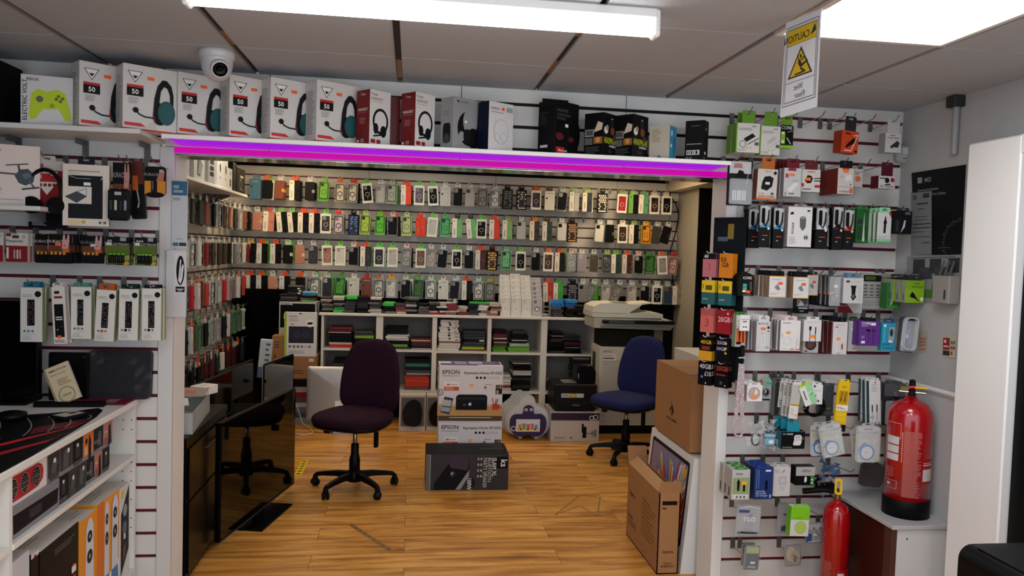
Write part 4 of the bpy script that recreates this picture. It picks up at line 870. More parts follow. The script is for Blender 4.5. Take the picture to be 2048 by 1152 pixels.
def toytablet(i, loc, rz, label):
    t = thing('toy_tablet_pack', label, 'toy tablet', loc, rz, 'purple toy tablets in clear packs')
    o = smooth_loop([(-.06, .0), (-.09, .03), (-.16, .06), (-.195, .14), (-.185, .22), (-.14, .27), (-.09, .31), (-.055, .36), (.0, .385), (.05, .36), (.07, .30), (.12, .285), (.165, .25), (.19, .17), (.175, .08), (.11, .02), (.07, .0), (.045, .035), (-.03, .035)], 60)
    b = MB(); b.prism(o, 0, .032, M('aeb0b0', .25)); b.prism([(x*.9, .02+z*.9) for x, z in o], -.012, 0, M('c4c6c6', .15), True, side=M('d8dada', .12)); b.build('blister', t)
    pf = smooth_loop([(-.06, .03), (-.12, .05), (-.155, .11), (-.155, .18), (-.12, .22), (-.05, .225), (-.04, .28), (0, .30), (.04, .28), (.05, .225), (.11, .225), (.15, .19), (.155, .11), (.12, .045), (.06, .03), (0, .045)], 48)
    MB().prism(pf, -.03, -.012, M('2c1c4c', .4), True).build('tablet_frame', t)
    b = MB(); b.box(-.105, .10, -.034, -.030, .075, .18, M('cfd2d4', .3)); b.art(.205, .105, 'R .05 .08 .95 .3 d8b84a/R .1 .22 .22 .6 d07a3a/R .26 .22 .4 .66 5aa05a/R .44 .22 .58 .62 d8583c/R .62 .22 .74 .66 c85a8a/R .78 .22 .9 .56 4a8ac0/C .2 .2 .04 333/C .5 .2 .04 333/C .8 .2 .04 333', -.034, -.105, .075); b.build('screen', t)
    b = MB(); 
    for x in (-.022, .022): b.prism(circ(x, .262, .013), -.032, -.030, 'e8e8e8'); b.prism(circ(x, .262, .006), -.033, -.032, '111')
    b.build('eyes', t); MB().ring(circ(-.125, .10, .022), circ(-.125, .10, .016), -.034, -.030, M('c8c8d4')).build('cord', t)
    return t
toytablet(0, (1.02, 3.02, 0), 0, 'purple toy tablet in clear frog shaped pack, the front one, facing us')
for i in range(3): toytablet(i+1, (1.005-.015*i, 3.09+.07*i, .0), 0, 'clear packed toy tablet standing behind the front one, its rim showing')
for i, (x, lab) in enumerate(((-.075, 'flat white box with a black bag in its window, right of the chair column'), (.155, 'flat white box with black headphones in its window, left of the printer boxes'))):
    w = .24 if i == 0 else .22
    t = carton('windowed_box', lab, 'box', (x, 3.32, 0.0), w, .1, .32, 'bdb4a8', (('F', 'R .05 .12 .95 .95 8f8a84/R .08 .14 .9 .92 5a5652'),))
    b = MB(); b.prism(smooth_loop([(.05, .07), (.03, .16), (.06, .24), (.12, .28), (.18, .25), (.2, .16), (.18, .06), (.11, .045)], 32), -.02, -.002, M('101012', .15), True); b.build('packed_bag', t)
carton('box', 'tall round edged white box behind the printer boxes', 'box', (.69, 3.28, 0), .09, .16, .36, 'a9a5a0', (('F', 'R .1 .1 .9 .9 8d8984'),))
# ---- silver all-in-one computers
def imac(label, loc, rz, mark=True, w=.62):
    t = thing('all_in_one_computer', label, 'computer', loc, rz); AL = M('b4b3b0', .33, .35)
    b = MB(); o = rrect(-w/2, w/2, .10, .565, .018); b.prism(o, -.006, .0, BLK); n = len(o)      # y<0 is the screen side, y>0 the back
    vs = []; 
    for s_, yy in ((1, 0), (.995, .008), (.90, .020), (.6, .034), (.25, .040)): vs += [((x)*s_, yy, .335+(z-.335)*s_) for x, z in o]
    F = [(i*n+k, (i+1)*n+k, (i+1)*n+(k+1) % n, i*n+(k+1) % n) for i in range(4) for k in range(n)]+[tuple(range(5*n-1, 4*n-1, -1))]
    b.add(vs, F, AL, True); b.build('housing', t)
    MB().box(-w/2+.012, w/2-.012, -.0085, -.006, .165, .55, M('030303', .03, 0, 0, 1, 0, 0, 60, 1.0)).build('screen', t); MB().box(-w/2+.002, w/2-.002, -.0075, -.006, .102, .16, AL).build('chin', t)
    b = MB(); b.prism([(0, 0), (.0, 0)], 0, 0, AL) if 0 else None
    vs = [(-.09, .12, .004), (.09, .12, .004), (.09, -.07, .004), (-.09, -.07, .004), (-.09, .12, 0), (.09, .12, 0), (.09, -.07, 0), (-.09, -.07, 0)]
    b.box(-.09, .09, -.07, .13, 0, .005, AL, bev=.001)
    P = [(.125, .004), (.13, .02), (.105, .12), (.085, .20), (.05, .27), (.035, .28)]; vs = []
    for yy, zz in P: vs += [(-.075, yy, zz), (.075, yy, zz), (.075, yy-.006, zz), (-.075, yy-.006, zz)]
    F = [(i*4+q, i*4+4+q, i*4+4+(q+1) % 4, i*4+(q+1) % 4) for i in range(len(P)-1) for q in range(4)]; b.add(vs, F, AL); b.build('stand', t)
    b = MB(); b.T = Matrix.Rotation(math.pi, 4, 'Z'); ap = smooth_loop([(0, -.034), (.014, -.038), (.028, -.02), (.034, 0), (.022, .012), (.024, .024), (.010, .030), (0, .026), (-.012, .031), (-.028, .024), (-.034, .006), (-.028, -.022), (-.014, -.038)], 40)
    b.prism([(x, .40+z) for x, z in ap], -.0395, -.030, M('0c0c0e', .3)); b.prism([(.002, .43), (.004, .44), (.012, .447), (.013, .44), (.009, .432)], -.0395, -.033, M('0c0c0e', .3)); b.build('logo_mark', t, 'black fruit shaped mark')
    return t
imac('silver all-in-one computer seen from behind, its screen turned to the wall', (-.545, 3.30, 0), math.pi, w=.64)
t2 = imac('all-in-one computer seen edge on, black screen facing the chair', (-1.02, 2.80, .135), math.radians(78), w=.62)
t = thing('power_cable', 'white cable looping on the floor at the foot of the computer', 'cable'); MB().tube([(-.95, 3.2, .01), (-.86, 3.12, .006), (-.80, 3.22, .006), (-.84, 3.40, .006), (-.92, 3.5, .02), (-.97, 3.45, .2)], .005, 'c8c6c0', 8).build('cord', t)
carton('plastic_crate', 'low grey crate under the edge-on computer', 'crate', (-1.13, 2.5, 0), .2, .6, .134, '3a3a3c')
# ---- left side: black desk, television and monitors
t = thing('desk', 'black desk unit with drawer and cupboard door just behind the left post', 'desk', (0, 0, 0)); DM = M('080808', .35)
b = MB(); b.box(-1.66, -1.0, .2, 1.0, .66, .70, DM, bev=.003); b.build('desktop', t)
b = MB(); b.box(-1.66, -1.005, .22, .98, .02, .66, DM, bev=.002); b.build('carcass', t)
for k in range(1):
    MB().box(-1.004, -.995, .24, .96, .40, .64, M('0a0a0b', .25), bev=.002).build('drawer', t); MB().box(-1.004, -.995, .24, .96, .05, .39, M('0a0a0b', .25), bev=.002).build('cupboard_door', t)
    MB().tube([(-.995, .5+.78*k, .58), (-.985, .52+.78*k, .58), (-.985, .72+.78*k, .58), (-.995, .74+.78*k, .58)], .004, M('3a3a3c', .3, .8), 6).build('handle', t)
t = thing('television', 'large black flat television standing on the floor, screen facing right', 'television', (-.838, 1.151, 0), math.atan2(1.031, .226)); L_ = 1.055
b = MB(); b.box(-L_/2, L_/2, .0, .03, .045, .672, M('070707', .25), bev=.004); b.build('housing', t)
MB().box(-L_/2+.008, L_/2-.008, -.003, .0, .062, .664, M('020202', .05, 0, 0, 1, 0, 0, 60, .35)).build('screen', t)
MB().box(-L_/2+.003, L_/2-.003, -.004, -.001, .045, .052, M('5a5a5c', .3, .6)).build('bezel_trim', t)
b = MB(); b.prism([(-.22, 0), (.24, 0), (.24, .009), (-.22, .009)], -.10, .10, M('070708', .25)); b.box(-.05, .05, .0, .03, .009, .05, BLK); b.build('stand_base', t)
t = thing('yellow_floor_tape', 'strip of yellow and black hazard tape stuck on the wooden floor', 'tape', (0, 0, 0)); b = MB()
P0, P1, P2, P3 = AZ(600, 922, .001), AZ(616, 921, .001), AZ(603, 951, .001), AZ(589, 948, .001)
def strip(b, a, c, w, n, y, m1, m2):
    d = (c-a); d.normalize(); nn = Vector((-d.y, d.x, 0))*w/2; L = (c-a).length
    b.add([tuple(a-nn), tuple(c-nn), tuple(c+nn), tuple(a+nn)], [(0, 1, 2, 3)], m1)
    for i in range(n):
        q = a+d*(L*(i+.3)/n); r = q+d*(L*.4/n); b.add([tuple(q-nn*.55+Vector((0, 0, y))), tuple(r-nn*.55+Vector((0, 0, y))), tuple(r+nn*.55+Vector((0, 0, y))), tuple(q+nn*.55+Vector((0, 0, y)))], [(0, 1, 2, 3)], m2)
strip(b, AZ(610, 921, .001), AZ(596, 950, .001), .05, 6, .0006, M('e0c020', .5), M('3a3210', .5)); strip(b, AZ(587, 922, .001), AZ(606, 921, .001), .035, 3, .0006, M('e0c020', .5), M('3a3210', .5)); b.build('tape', t)
for (a, c) in (((700, 1048), (782, 1101)),):
    t = thing('worn_tape', 'worn dark strip of old tape on the floor in the foreground', 'tape'); b = MB(); strip(b, AZ(*a, .001), AZ(*c, .001), .028, 9, .0004, M('8a6638', .6), M('6f5028', .6)); b.build('tape', t)
t = thing('worn_tape', 'worn square outline of old tape on the floor before the tall cartons', 'tape'); b = MB(); q = [AZ(*p, .001) for p in ((1110, 1030), (1160, 990), (1200, 995), (1195, 1032), (1160, 1012), (1112, 1028))]
for i in range(5): strip(b, q[i], q[i+1], .012, 6, .0004, M('a0763e', .6), M('8a6434', .6))
b.build('tape', t)
def monitor(label, loc, rz, w=.5, h=.32, col='08080a'):
    t = thing('monitor', label, 'monitor', loc, rz); MB().box(-w/2, w/2, 0, .02, .10, .10+h, M(col, .3), bev=.005).box(-w/3, w/3, .02, .045, .15, .05+h, M(col, .4), bev=.01).build('housing', t)
    MB().box(-w/2+.01, w/2-.01, -.002, 0, .112, .09+h, M('020203', .06, 0, 0, 1, 0, 0, 60, 0)).build('screen', t); MB().box(-.11, .11, -.08, .12, 0, .012, M(col, .35), bev=.003).box(-.025, .025, .03, .05, .01, .2, M(col, .35)).build('stand', t); return t
t = thing('bench', 'low black bench behind the standing television', 'bench'); b = MB(); b.box(-1.64, -1.06, 1.03, 2.48, .38, .41, DM, bev=.003); b.build('bench_top', t)
for y_ in (1.04, 1.74, 2.44): MB().box(-1.62, -1.08, y_, y_+.03, 0, .38, DM).build('side_panel', t)
monitor('nearest black monitor, standing between the television and the left phone case rows', (-1.16, 1.36, .411), math.radians(82), .60, .28)
monitor('farther black monitor, in front of the edge-on silver computer', (-1.19, 2.10, .411), math.radians(80), .62, .24)
carton('black_box', 'matt black box on the bench against the left wall', 'box', (-1.60, 1.15, .4115), .2, .7, .12, '09090a')
b = MB(); b.box(-1.62, -1.16, 3.86, 3.90, .45, 1.19, M('050506', .12), bev=.004); o = b.build('television'); tag(o, 'big black television panel leaning in the far left corner', 'television')
b = MB(); b.box(-1.66, -1.32, 2.75, 3.84, .40, .44, DM); b.box(-1.66, -1.32, 2.78, 3.83, 0, .40, M('070707', .6)); o = b.build('storage_chest'); tag(o, 'low black chest in the dark far left corner', 'chest')
carton('book', 'white and blue booklet box leaning by the cardboard cartons', 'box', (-1.30, 3.40, .45), .10, .05, .33, 'c9cdd2', (('F', 'R 0 0 1 .28 5a7898/D .5 .4 .9 .95 4 4a6a8a'), ('T', 'R .1 .1 .9 .9 e8e8e8')), ry=.08)
carton('cardboard_carton', 'small brown carton between the booklet box and the shredder box', 'box', (-1.195, 3.50, .58), .10, .14, .22, CARD, (('F', 'D .2 .5 .8 .8 3 5a3c22/R .2 .1 .35 .25 5a3c22'),))
b = carton('cardboard_carton', 'yellow and red edged carton under the small brown carton', 'box', (-1.225, 3.48, .45), .16, .2, .129, 'a8772c', (('F', 'R 0 .7 1 .9 a82418'),))
carton('shredder_box', 'black and white paper shredder box standing behind the laptop cooler box', 'box', (-1.165, 3.66, .625), .325, .22, .465, 'bfc0bf', (('F', 'R .03 .5 .97 .94 0c0c0e/P .03,.94,.3,.94,.4,.99,.03,.99 a8a9a8/X .2 .945 .03 333 rexel/P .36,.97,.97,.97,.97,.8,.36,.8 0c0c0e/T .12 .66 .13 f0f0f0 8/T .3 .68 .045 f0f0f0 Sheet Shredder/P .1,.02,.4,.02,.42,.33,.08,.33 17171a/D .5 .1 .9 .4 6 999'),))
for args in ((-.98, 3.62, 0, .16, .3, .46, 'narrow stack carton with dark printed spine, right of the edge-on computer'),):
    pass
zz = 0.0
for i, (c, h) in enumerate((('8a8c94', .05), ('4a4c58', .045), ('6a6c7a', .05), ('b9bac0', .04), ('55575f', .05), ('a82030', .045), ('c9c4bc', .05), ('2a2420', .06), ('6a5a48', .04))):
    o = carton('carton', 'thin cartons stacked on the floor between the two silver computers', 'box', (-1.02+RS.uniform(-.006, .006), 3.62, zz), .17, .24, h-.001, c, group='thin cartons between the computers'); zz += h
carton('cardboard_carton', 'brown carton under the laptop cooler box', 'box', (-1.055, 3.46, .4305), .245, .42, .193, CARD, (('F', 'R .75 .78 .92 .92 d8cfc0/O .3 .5 .1 .01 5a3c22/D .1 .2 .6 .4 2 5a3c22'),))
carton('laptop_cooler_box', 'white laptop cooler box with green spine leaning before the shredder box', 'box', (-1.09, 3.48, .626), .275, .06, .385, 'dcdcda', (('F', 'P 0,0,.075,0,.075,1,0,1 a8b81c/R .09 .0 1 1 dcdcda/E .5 .975 .06 222 .012/R .14 .3 .92 .68 17161c/R .16 .32 .9 .66 232130/C .4 .49 .12 2c2a3c/C .66 .49 .12 2c2a3c/O .4 .49 .09 .01 4a465c/O .66 .49 .09 .01 4a465c/C .8 .76 .13 eceae8/P .7,.73,.86,.73,.9,.78,.74,.78 1a1a1c/R .2 .71 .3 .75 e09a6a/R .14 .9 .4 .92 888/D .14 .8 .6 .87 2 b8a888/C .18 .22 .04 4a6a8a/C .31 .22 .05 d0701c/C .44 .22 .04 55565a/C .56 .22 .04 77787c/O .68 .22 .04 .01 88898c/C .8 .22 .04 77787c/D .14 .06 .9 .14 2 aaa'),))
z0 = .625+.465
stack(-1.09, 3.76, z0+.0005, [('2a2622', .022), ('3a3430', .02), ('1d1c1c', .022)], 'phone_case', 'black film wrapped cases piled on the left of the shredder box', 'phone case', 'case pile on the shredder box, left', w=.15, d=.18, jit=.008, rz=.1)
stack(-1.03, 3.75, z0+.066, [('26262a', .022, .12, 'tag'), ('202024', .02, .12, 'tag'), ('1a1a1c', .02, .12, 'tag'), ('3a3c40', .014, .12)], 'phone_case', 'dark cases with white price tags on the shredder box pile', 'phone case', 'tagged cases on the shredder box', w=.12, d=.15)
stack(-.92, 3.75, z0+.0005, [('3aa83a', .016), ('6a4a3a', .02), ('1a1a1c', .02), ('4a8ab8', .018), ('5a9ac8', .016)], 'phone_case', 'green, brown and blue cases piled on the right of the shredder box', 'phone case', 'case pile on the shredder box, right', w=.12, d=.16, rz=.2)
# clutter at the near end of the desk
t = thing('plastic_tray', 'clear plastic tray of loose packets at the near end of the black desk', 'tray', (-1.20, .52, .7005), .1); b = MB(); FT = M('c4c9c6', .2, 0, 0, .55)
b.box(-.18, .18, -.26, .26, 0, .004, FT)
for a_ in ((-.18, -.176, -.26, .26), (.176, .18, -.26, .26), (-.18, .18, -.26, -.256), (-.18, .18, .256, .26)): b.box(*a_, 0, .10, FT)
b.build('tray', t)
for i, (x, y, z, w, d, h, c, rz, lab) in enumerate(((-1.12, .42, .805, .13, .26, .012, '1c1c1f', .35, 'black tablet lying on the clear tray'), (-1.10, .44, .822, .15, .27, .010, 'd8d8d6', .3, 'white edged tablet on the clear tray'), (-1.19, .66, .81, .09, .26, .03, 'c8b8b0', -.5, 'long pinkish carton with dark red stripe on the tray'), (-1.09, .80, .80, .09, .11, .045, 'dcd9d2', -.4, 'small white carton at the far end of the clear tray'), (-1.08, .60, .835, .16, .24, .006, '8a857c', .15, 'grey film packet with orange slip on the tray'), (-1.20, .40, .71, .10, .14, .08, '6fae5a', 0, 'green packet inside the clear tray'))):
    o = carton('packet', lab, 'packet', (x-w/2, y-d/2, z), w, d, h, c, (('T', 'R .3 .3 .7 .6 %s' % ('c8501c' if i == 4 else '7a1a1a' if i == 2 else 'b0aeaa')),), rz=rz)
# inner shelf high on the left wall with white gadget boxes
t = thing('wall_shelf', 'white shelf high on the left inner wall holding white gadget boxes', 'shelf', (0, 0, 0)); MB().box(XL+.001, -1.38, 1.50, 3.30, 1.985, 2.005, WHITE, bev=.002).build('shelf_board', t)
for y in (1.8, 3.0): MB().prism([(XL+.001, 1.985), (XL+.24, 1.985), (XL+.24, 1.97), (XL+.001, 1.86)], y, y+.02, M('55544f', .5)).build('bracket', t)
def gbox(y, w, h, c, ops, lab, d=.16, ops2=None, rough=.4):
    return carton('gadget_box', lab, 'box', (-1.39, y, 2.0065), w, d, h, c, (('F', ops2 or 'R 0 0 1 1 %s' % c), ('R', ops)), rz=math.pi/2, rough=rough) if 0 else _gb(y, w, h, c, ops, lab, d, ops2, rough)
def _gb(y, w, h, c, ops, lab, d, ops2, rough):
    # box front (w wide) faces +x, its left end faces the camera
    b = MB(); b.box(0, w, 0, d, 0, h, M(c, rough), bev=.0015); b.art(w, h, ops)
    if ops2: b.side_art('L', w, d, h, ops2)
    o = b.build('gadget_box'); o.rotation_euler = (0, 0, math.pi/2); o.location = (-1.39, y, 2.0065); return tag(o, lab, 'box')
gbox(1.52, .10, .20, 'c9c4cf', 'R .1 .1 .9 .9 b9b0c4', 'film wrapped white box at the near end of the inner wall shelf')
gbox(1.72, .26, .20, 'c8cfcb', 'P .30,.15,.6,.1,.8,.5,.5,.7,.3,.6 39434a/P .36,.2,.62,.15,.74,.48,.5,.62 8a98a0/R .1 .75 .25 .8 eee/R .1 .68 .22 .7 ddd', 'pale green box with a silver speaker picture on the inner shelf', ops2='R 0 0 1 1 8f9896')
gbox(2.08, .17, .215, 'a4a6a6', 'R .2 .62 .8 .78 1c1c1e/R .2 .42 .8 .56 1c1c1e/R .2 .24 .8 .38 1c1c1e', 'grey box with three black icons on the inner shelf')
gbox(2.32, .15, .215, 'e2e0dc', 'P .4,.7,.6,.8,.7,.55,.5,.45 17171a/C .5 .3 .06 333', 'white box with black mark on the inner shelf, left of the pair')
gbox(2.49, .15, .215, 'e2e0dc', 'P .4,.7,.6,.8,.7,.55,.5,.45 17171a/C .5 .3 .06 333', 'white box with black mark on the inner shelf, right of the pair')
gbox(2.66, .12, .16, 'dddbd6', 'R .35 .15 .65 .5 17171a/R .4 .7 .6 .85 777', 'narrow white box with slim black gadget on the inner shelf')
gbox(2.80, .12, .22, '121214', 'R .2 .2 .8 .8 1c1c20', 'plain black box on the inner shelf')
gbox(2.94, .30, .20, '1b1b1e', 'O .45 .35 .15 .03 8d9094/R .4 .62 .75 .7 b8b4b0/T .3 .8 .07 a04038 ----/R .6 .12 .8 .15 888', 'black box with round lens picture at the far end of the inner shelf')
# ---- tall cartons by the right post
b = carton('cardboard_carton', 'big brown monitor carton resting on the white computer carton', 'box', (1.432, .30, .602), .34, .575, .398, CARD, (('L', 'P .44,.40,.50,.48,.56,.40,.50,.32 2a1a10/P .47,.38,.50,.33,.50,.44 9c6f45/W .008 2a1a10 .46,.52,.54,.44/X .5 .26 .035 2a1a10 ViewSonic  GAMING'), ('F', 'R .38 .12 .98 .55 c4beb4/D .42 .16 .9 .28 4 222/T .45 .42 .07 333 CE/R .3 .9 .7 .92 6a4a2c'), ('T', 'R .0 .48 1 .52 7d5736/P .5,.5,.62,.56,.75,.52,.7,.64,.5,.6 e8e4dc/R .0 .0 1 .06 6a4a2c')))
# white wedge shaped computer carton
t = thing('computer_carton', 'white wedge shaped computer carton with a colourful screen picture on its face', 'box', (0, 0, 0)); b = MB(); WB = M('dcdad6', .4)
b.prism([(1.385, 0), (1.66, 0), (1.62, .59), (1.435, .59)], .232, .925, WB); b.build('carton', t)
b = MB(); ang = math.atan2(.05, .59); b.T = Matrix.Translation((1.385, .925, 0)) @ Matrix.Rotation(ang, 4, 'Y') @ Matrix.Rotation(-math.pi/2, 4, 'Z')
b.prism(rrect(.045, .648, .12, .555, .02), -.0015, -.0003, M('0a0a0c', .25)); b.prism(rrect(.065, .628, .155, .535, .006), -.0022, -.0014, M('8a7a90', .3)); R = random.Random(4)
pal = ['d83a20', 'c8281c', 'e0b020', 'd8d4cc', '6a8ac8', 'c82c50', 'e8d840', '8aa0c8', 'd8d4dc', 'a82018']
for i in range(150):
    cx, cz = .42, .16; a = R.uniform(.1, 3.0); r0, r1 = R.uniform(.02, .16), R.uniform(.15, .42); w_ = R.uniform(.008, .024); c = pal[int((a/3.1)*9+R.uniform(-1, 1.5)) % 10]
    p = [(cx+r0*math.cos(a), cz+r0*math.sin(a)), (cx+r1*math.cos(a-w_*2), cz+r1*math.sin(a-w_*2)), (cx+r1*math.cos(a+w_*2), cz+r1*math.sin(a+w_*2))]
    p = [(min(max(x, .066), .627), min(max(z, .156), .534)) for x, z in p]; b.add([(x, -.0024-.00001*i, z) for x, z in p], [(0, 1, 2)], M(c, .35))
b.build('screen_picture', t); b = MB(); b.prism(circ(1.60, .335, .03, 16), .2305, .232, '0a0a0a'); b.box(1.53, 1.60, .2312, .232, .06, .16, M('b8b5b0')); b.build('hand_hole', t)
# open iiyama carton
t = thing('monitor_carton', 'open brown monitor carton nearest us beside the right post', 'box', (0, 0, 0)); b = MB(); X0, X1, Y0_, Y1_, H_ = 1.262, 1.372, .235, .79, .415
b.box(X0, X0+.005, Y0_, Y1_, 0, H_, CARD); b.box(X1-.005, X1, Y0_, Y1_, 0, H_, CARD); b.box(X0, X1, Y0_, Y0_+.005, 0, H_, CARD); b.box(X0, X1, Y1_-.005, Y1_, 0, H_, CARD); b.box(X0, X1, Y0_, Y1_, 0, .006, CARD)
b.T = Matrix.Translation((X0, Y1_, 0)) @ Matrix.Rotation(-math.pi/2, 4, 'Z'); b.art(Y1_-Y0_, H_, 'T .08 .60 .075 2c1c10 iiyama/T .06 .30 .05 2c1c10 ProLite/D .06 .2 .35 .28 3 5a3c22/D .5 .25 .92 .75 9 7a5530')
b.T = Matrix.Translation((X0, Y0_, 0)); b.art(X1-X0, H_, 'R .15 .85 .85 .9 1c1410/R .15 .8 .35 .82 3a2414/X .5 .26 .04 1c1410 iiyama/X .5 .125 .024 1c1410 ProLite/X .5 .085 .028 1c1410 E2483HSU'); b.T = Matrix.Identity(4); b.build('carton', t)
def flap(b, pts, m): b.add(pts, [(0, 1, 2, 3)], m); b.add([(x+.002, y+.002, z-.003) for x, y, z in pts], [(3, 2, 1, 0)], m)
b = MB(); flap(b, [(X0, Y0_, H_), (X1, Y0_, H_), (X1, Y0_-.01, H_+.06), (X0, Y0_-.01, H_+.06)], CARD); b.build('flap', t)
b = MB(); flap(b, [(X0, Y0_+.02, H_), (X0, Y1_, H_), (X0+.05, Y1_, H_+.04), (X0+.05, Y0_+.02, H_+.03)], M('b3875a', .7)); b.build('flap', t)
b = MB(); flap(b, [(X0, Y1_, H_), (X1, Y1_, H_), (X1, Y1_+.04, H_+.09), (X0, Y1_+.04, H_+.09)], CARD); b.build('flap', t)
b = MB(); b.box(X0+.05, X1-.008, Y0_+.05, Y1_-.05, .01, H_-.01, M('9a9c9c', .3, 0, 0, .8), bev=.006); b.build('foam_packing', t)
# little white box on the alcove sill and the sim card rack on the right post
b = carton('white_unit', 'white box shaped unit behind the big brown carton', 'cabinet', (1.95, 1.55, 0), .42, .5, .93, 'c9c7c0')
# ================================================================ boxes on the long shelf above the opening
def angled(name, label, cat, u, v, zb, y, W, D, H, th, c, front='', left='', top='', right='', group=None, rough=.4):
    p = AY(u, v, y); b = MB(); b.box(0, W, 0, D, 0, H, c if not isinstance(c, str) else M(c, rough), bev=.001)
    if front: b.art(W, H, front)
    for f, o in (('L', left), ('T', top), ('R', right)):
        if o: b.side_art(f, W, D, H, o)
    o = b.build(name); o.location = (p.x, y, zb); o.rotation_euler = (0, 0, math.radians(th)); return tag(o, label, cat, group)
HS = "R 0 0 1 .025 b0201c/P .03,.06,.42,.06,.33,.11,.03,.11 c42a22/P .38,.03,.62,.22,.62,.03 b9b6b0/P .08,.90,.36,.90,.22,.72 4a4a48/P .105,.89,.335,.89,.22,.74 dcd9d4/P .17,.83,.27,.83,.22,.78 222/R .12,.8,.2,.8 222".split('/R .12,')[0] + \
     "/R .44 .79 .57 .84 e8601c/R .07 .65 .37 .69 b0201c/R .07 .52 .37 .65 1c1a1a/X .22 .55 .075 f0eeea 50/D .1 .4 .34 .5 5 99948e/W .028 1c1a1a .24,.29,.30,.245,.40,.215,.56,.21/C .23 .305 .055 1c1a1a/E .68 .24 .14 1a1a1c .13/P .54,.20,.57,.52,.63,.72,.72,.82,.80,.82,.89,.74,.93,.60,.93,.44,.87,.44,.86,.60,.81,.70,.75,.72,.69,.64,.66,.42,.68,.24 202022/E .66 .27 .12 8a2420 .13/E .68 .29 .12 161618 .17/E .80 .31 .165 1d4a4c .19/E .81 .31 .13 1b5052 .155"
HSL = "R 0 0 1 .025 b0201c/D .12 .12 .85 .85 22 8d8a88"
def headset(u, v, zb, y, W, lab, th=36):
    return angled('headset_box', lab, 'box', u, v, zb, y, W, .095, .25, th, 'c6c2bd', HS, HSL)
ZS = 2.0265
carto = 'P .15,.2,.2,.62,.32,.72,.5,.68,.7,.74,.85,.66,.95,.3,.98,.12,.85,.12,.72,.34,.42,.32,.28,.12,.18,.1 b4c41c/C .36 .52 .07 55605a/C .72 .6 .035 5a6a1a/C .80 .56 .035 5a6a1a/C .76 .5 .035 5a6a1a/C .68 .54 .035 5a6a1a/C .6 .4 .05 8a9a1a/V .12 .08 .09 111 ELECTRIC VOLT/T .1 .88 .06 3a3a3a XBOX'
t = thing('wall_shelf', 'white bracket shelf at far left carrying the controller box and two headset boxes', 'shelf', (0, 0, 0))
MB().box(XL+.002, -1.045, -.31, -.002, 2.007, 2.0265, M('d0cdc8', .4), bev=.002).build('shelf_board', t)
for x in (-1.62, -1.36, -1.115): MB().box(x-.012, x+.012, -.006, -.002, 1.93, 2.006, M('5a5a58', .5)).box(x-.004, x+.004, -.10, -.006, 1.985, 2.006, M('5a5a58', .5)).build('bracket', t)
angled('controller_box', 'white box picturing a lime yellow game controller, leftmost on the shelves', 'box', 41, 250, 2.0268, -.29, .175, .07, .187, 12, 'c8c5c4', carto)
headset(158, 253, 2.0268, -.295, .20, 'white headset box numbered 50, first beside the controller box', 40)
headset(245, 257, 2.0268, -.295, .20, 'white headset box numbered 50, second, at the end of the left shelf', 34)
headset(355, 263, ZS, -.195, .20, 'white headset box numbered 50, behind the dome camera', 34)
headset(458, 267, ZS, -.195, .20, 'white headset box numbered 50, right of the dome camera', 34)
headset(540, 272, ZS, -.195, .20, 'white headset box numbered 50, third from the right end of its row', 34)
headset(632, 281, ZS, -.195, .20, 'white headset box numbered 50, next to the red headset box', 34)
bb = MB(); bb.box(0, .13, 0, .2, 0, .24, M('0b0b0c', .6), bev=.004); o = bb.build('display_box'); o.location = (XL+.004, -.285, 2.0268); tag(o, 'dark box in the shadow at the far left end of the shelf', 'box')
TR = "R 0 0 1 1 cdc9c4/T .06 .9 .05 222 Trust/T .06 .82 .05 a0181c HEADSET/R .08 .78 .6 .79 999/E .52 .44 .38 1c1a1c .24/E .52 .44 .29 cdc9c4 .19/E .3 .30 .12 1c1a1c .10/E .66 .26 .15 1c1a1c .11/W .06 1c1a1c .8,.3,.62,.2,.2,.16/R .06 .03 .28 .1 8a1418/R .34 .03 .52 .1 8a1418"
TL = "X .5 .9 .045 c8b8b4 Trust/X .5 .62 .05 e0d4d0 HEADSET/R .2 .58 .8 .59 a06a6a/D .25 .38 .75 .5 4 a06a6a/R .1 .05 .25 .09 e0d4d0/R .4 .05 .6 .1 e0d4d0/R .42 .06 .58 .09 6c0f14"
for u, v, lab in ((738, 284, 'red and white headset box, the left one of the pair'), (829, 291, 'red and white headset box, the right one of the pair')):
    angled('headset_box', lab, 'box', u, v, ZS, -.19, .11, .088, .225, 42, '6c0f14', TR, TL)
angled('headset_box', 'dark red carton standing right behind the left red headset box', 'box', 776, 286, ZS, -.11, .05, .06, .215, 20, '4c0c10')
angled('headphone_box', 'grey carton with black over ear headphones and product window in its side', 'box', 905, 297, ZS, -.19, .155, .085, .215, 36, '8d8c8c',
       "E .55 .42 .4 141416 .34/E .6 .56 .26 8d8c8c .26/E .3 .25 .1 8d8c8c .1/E .72 .24 .24 141416 .20/E .5 .27 .14 1d1d1f .14/R .4 .52 .48 .57 e0e0e0/C .15 .92 .03 222/R .22 .9 .5 .94 777", "P .25,.12,.75,.12,.8,.2,.8,.42,.72,.5,.28,.5,.2,.42,.2,.2 1c1c1e/E .5 .2 .22 3a3a3e .1/D .2 .65 .8 .75 2 77767a")
angled('headphone_box', 'white and navy carton with outline drawing of headphones', 'box', 976, 299, ZS, -.19, .135, .075, .205, 33, 'ccc8c6',
       "T .08 .84 .05 222 KVIDIO/R .08 .78 .6 .8 999/R .5 .84 .62 .9 e0582a/R .7 .82 .95 .92 8a9a98/E .5 .4 .3 9a9896 .26/E .5 .4 .285 ccc8c6 .25/O .35 .28 .12 .012 9a9896/O .62 .28 .14 .012 9a9896/R .7 .03 .9 .05 999", "R 0 0 1 1 121a34")
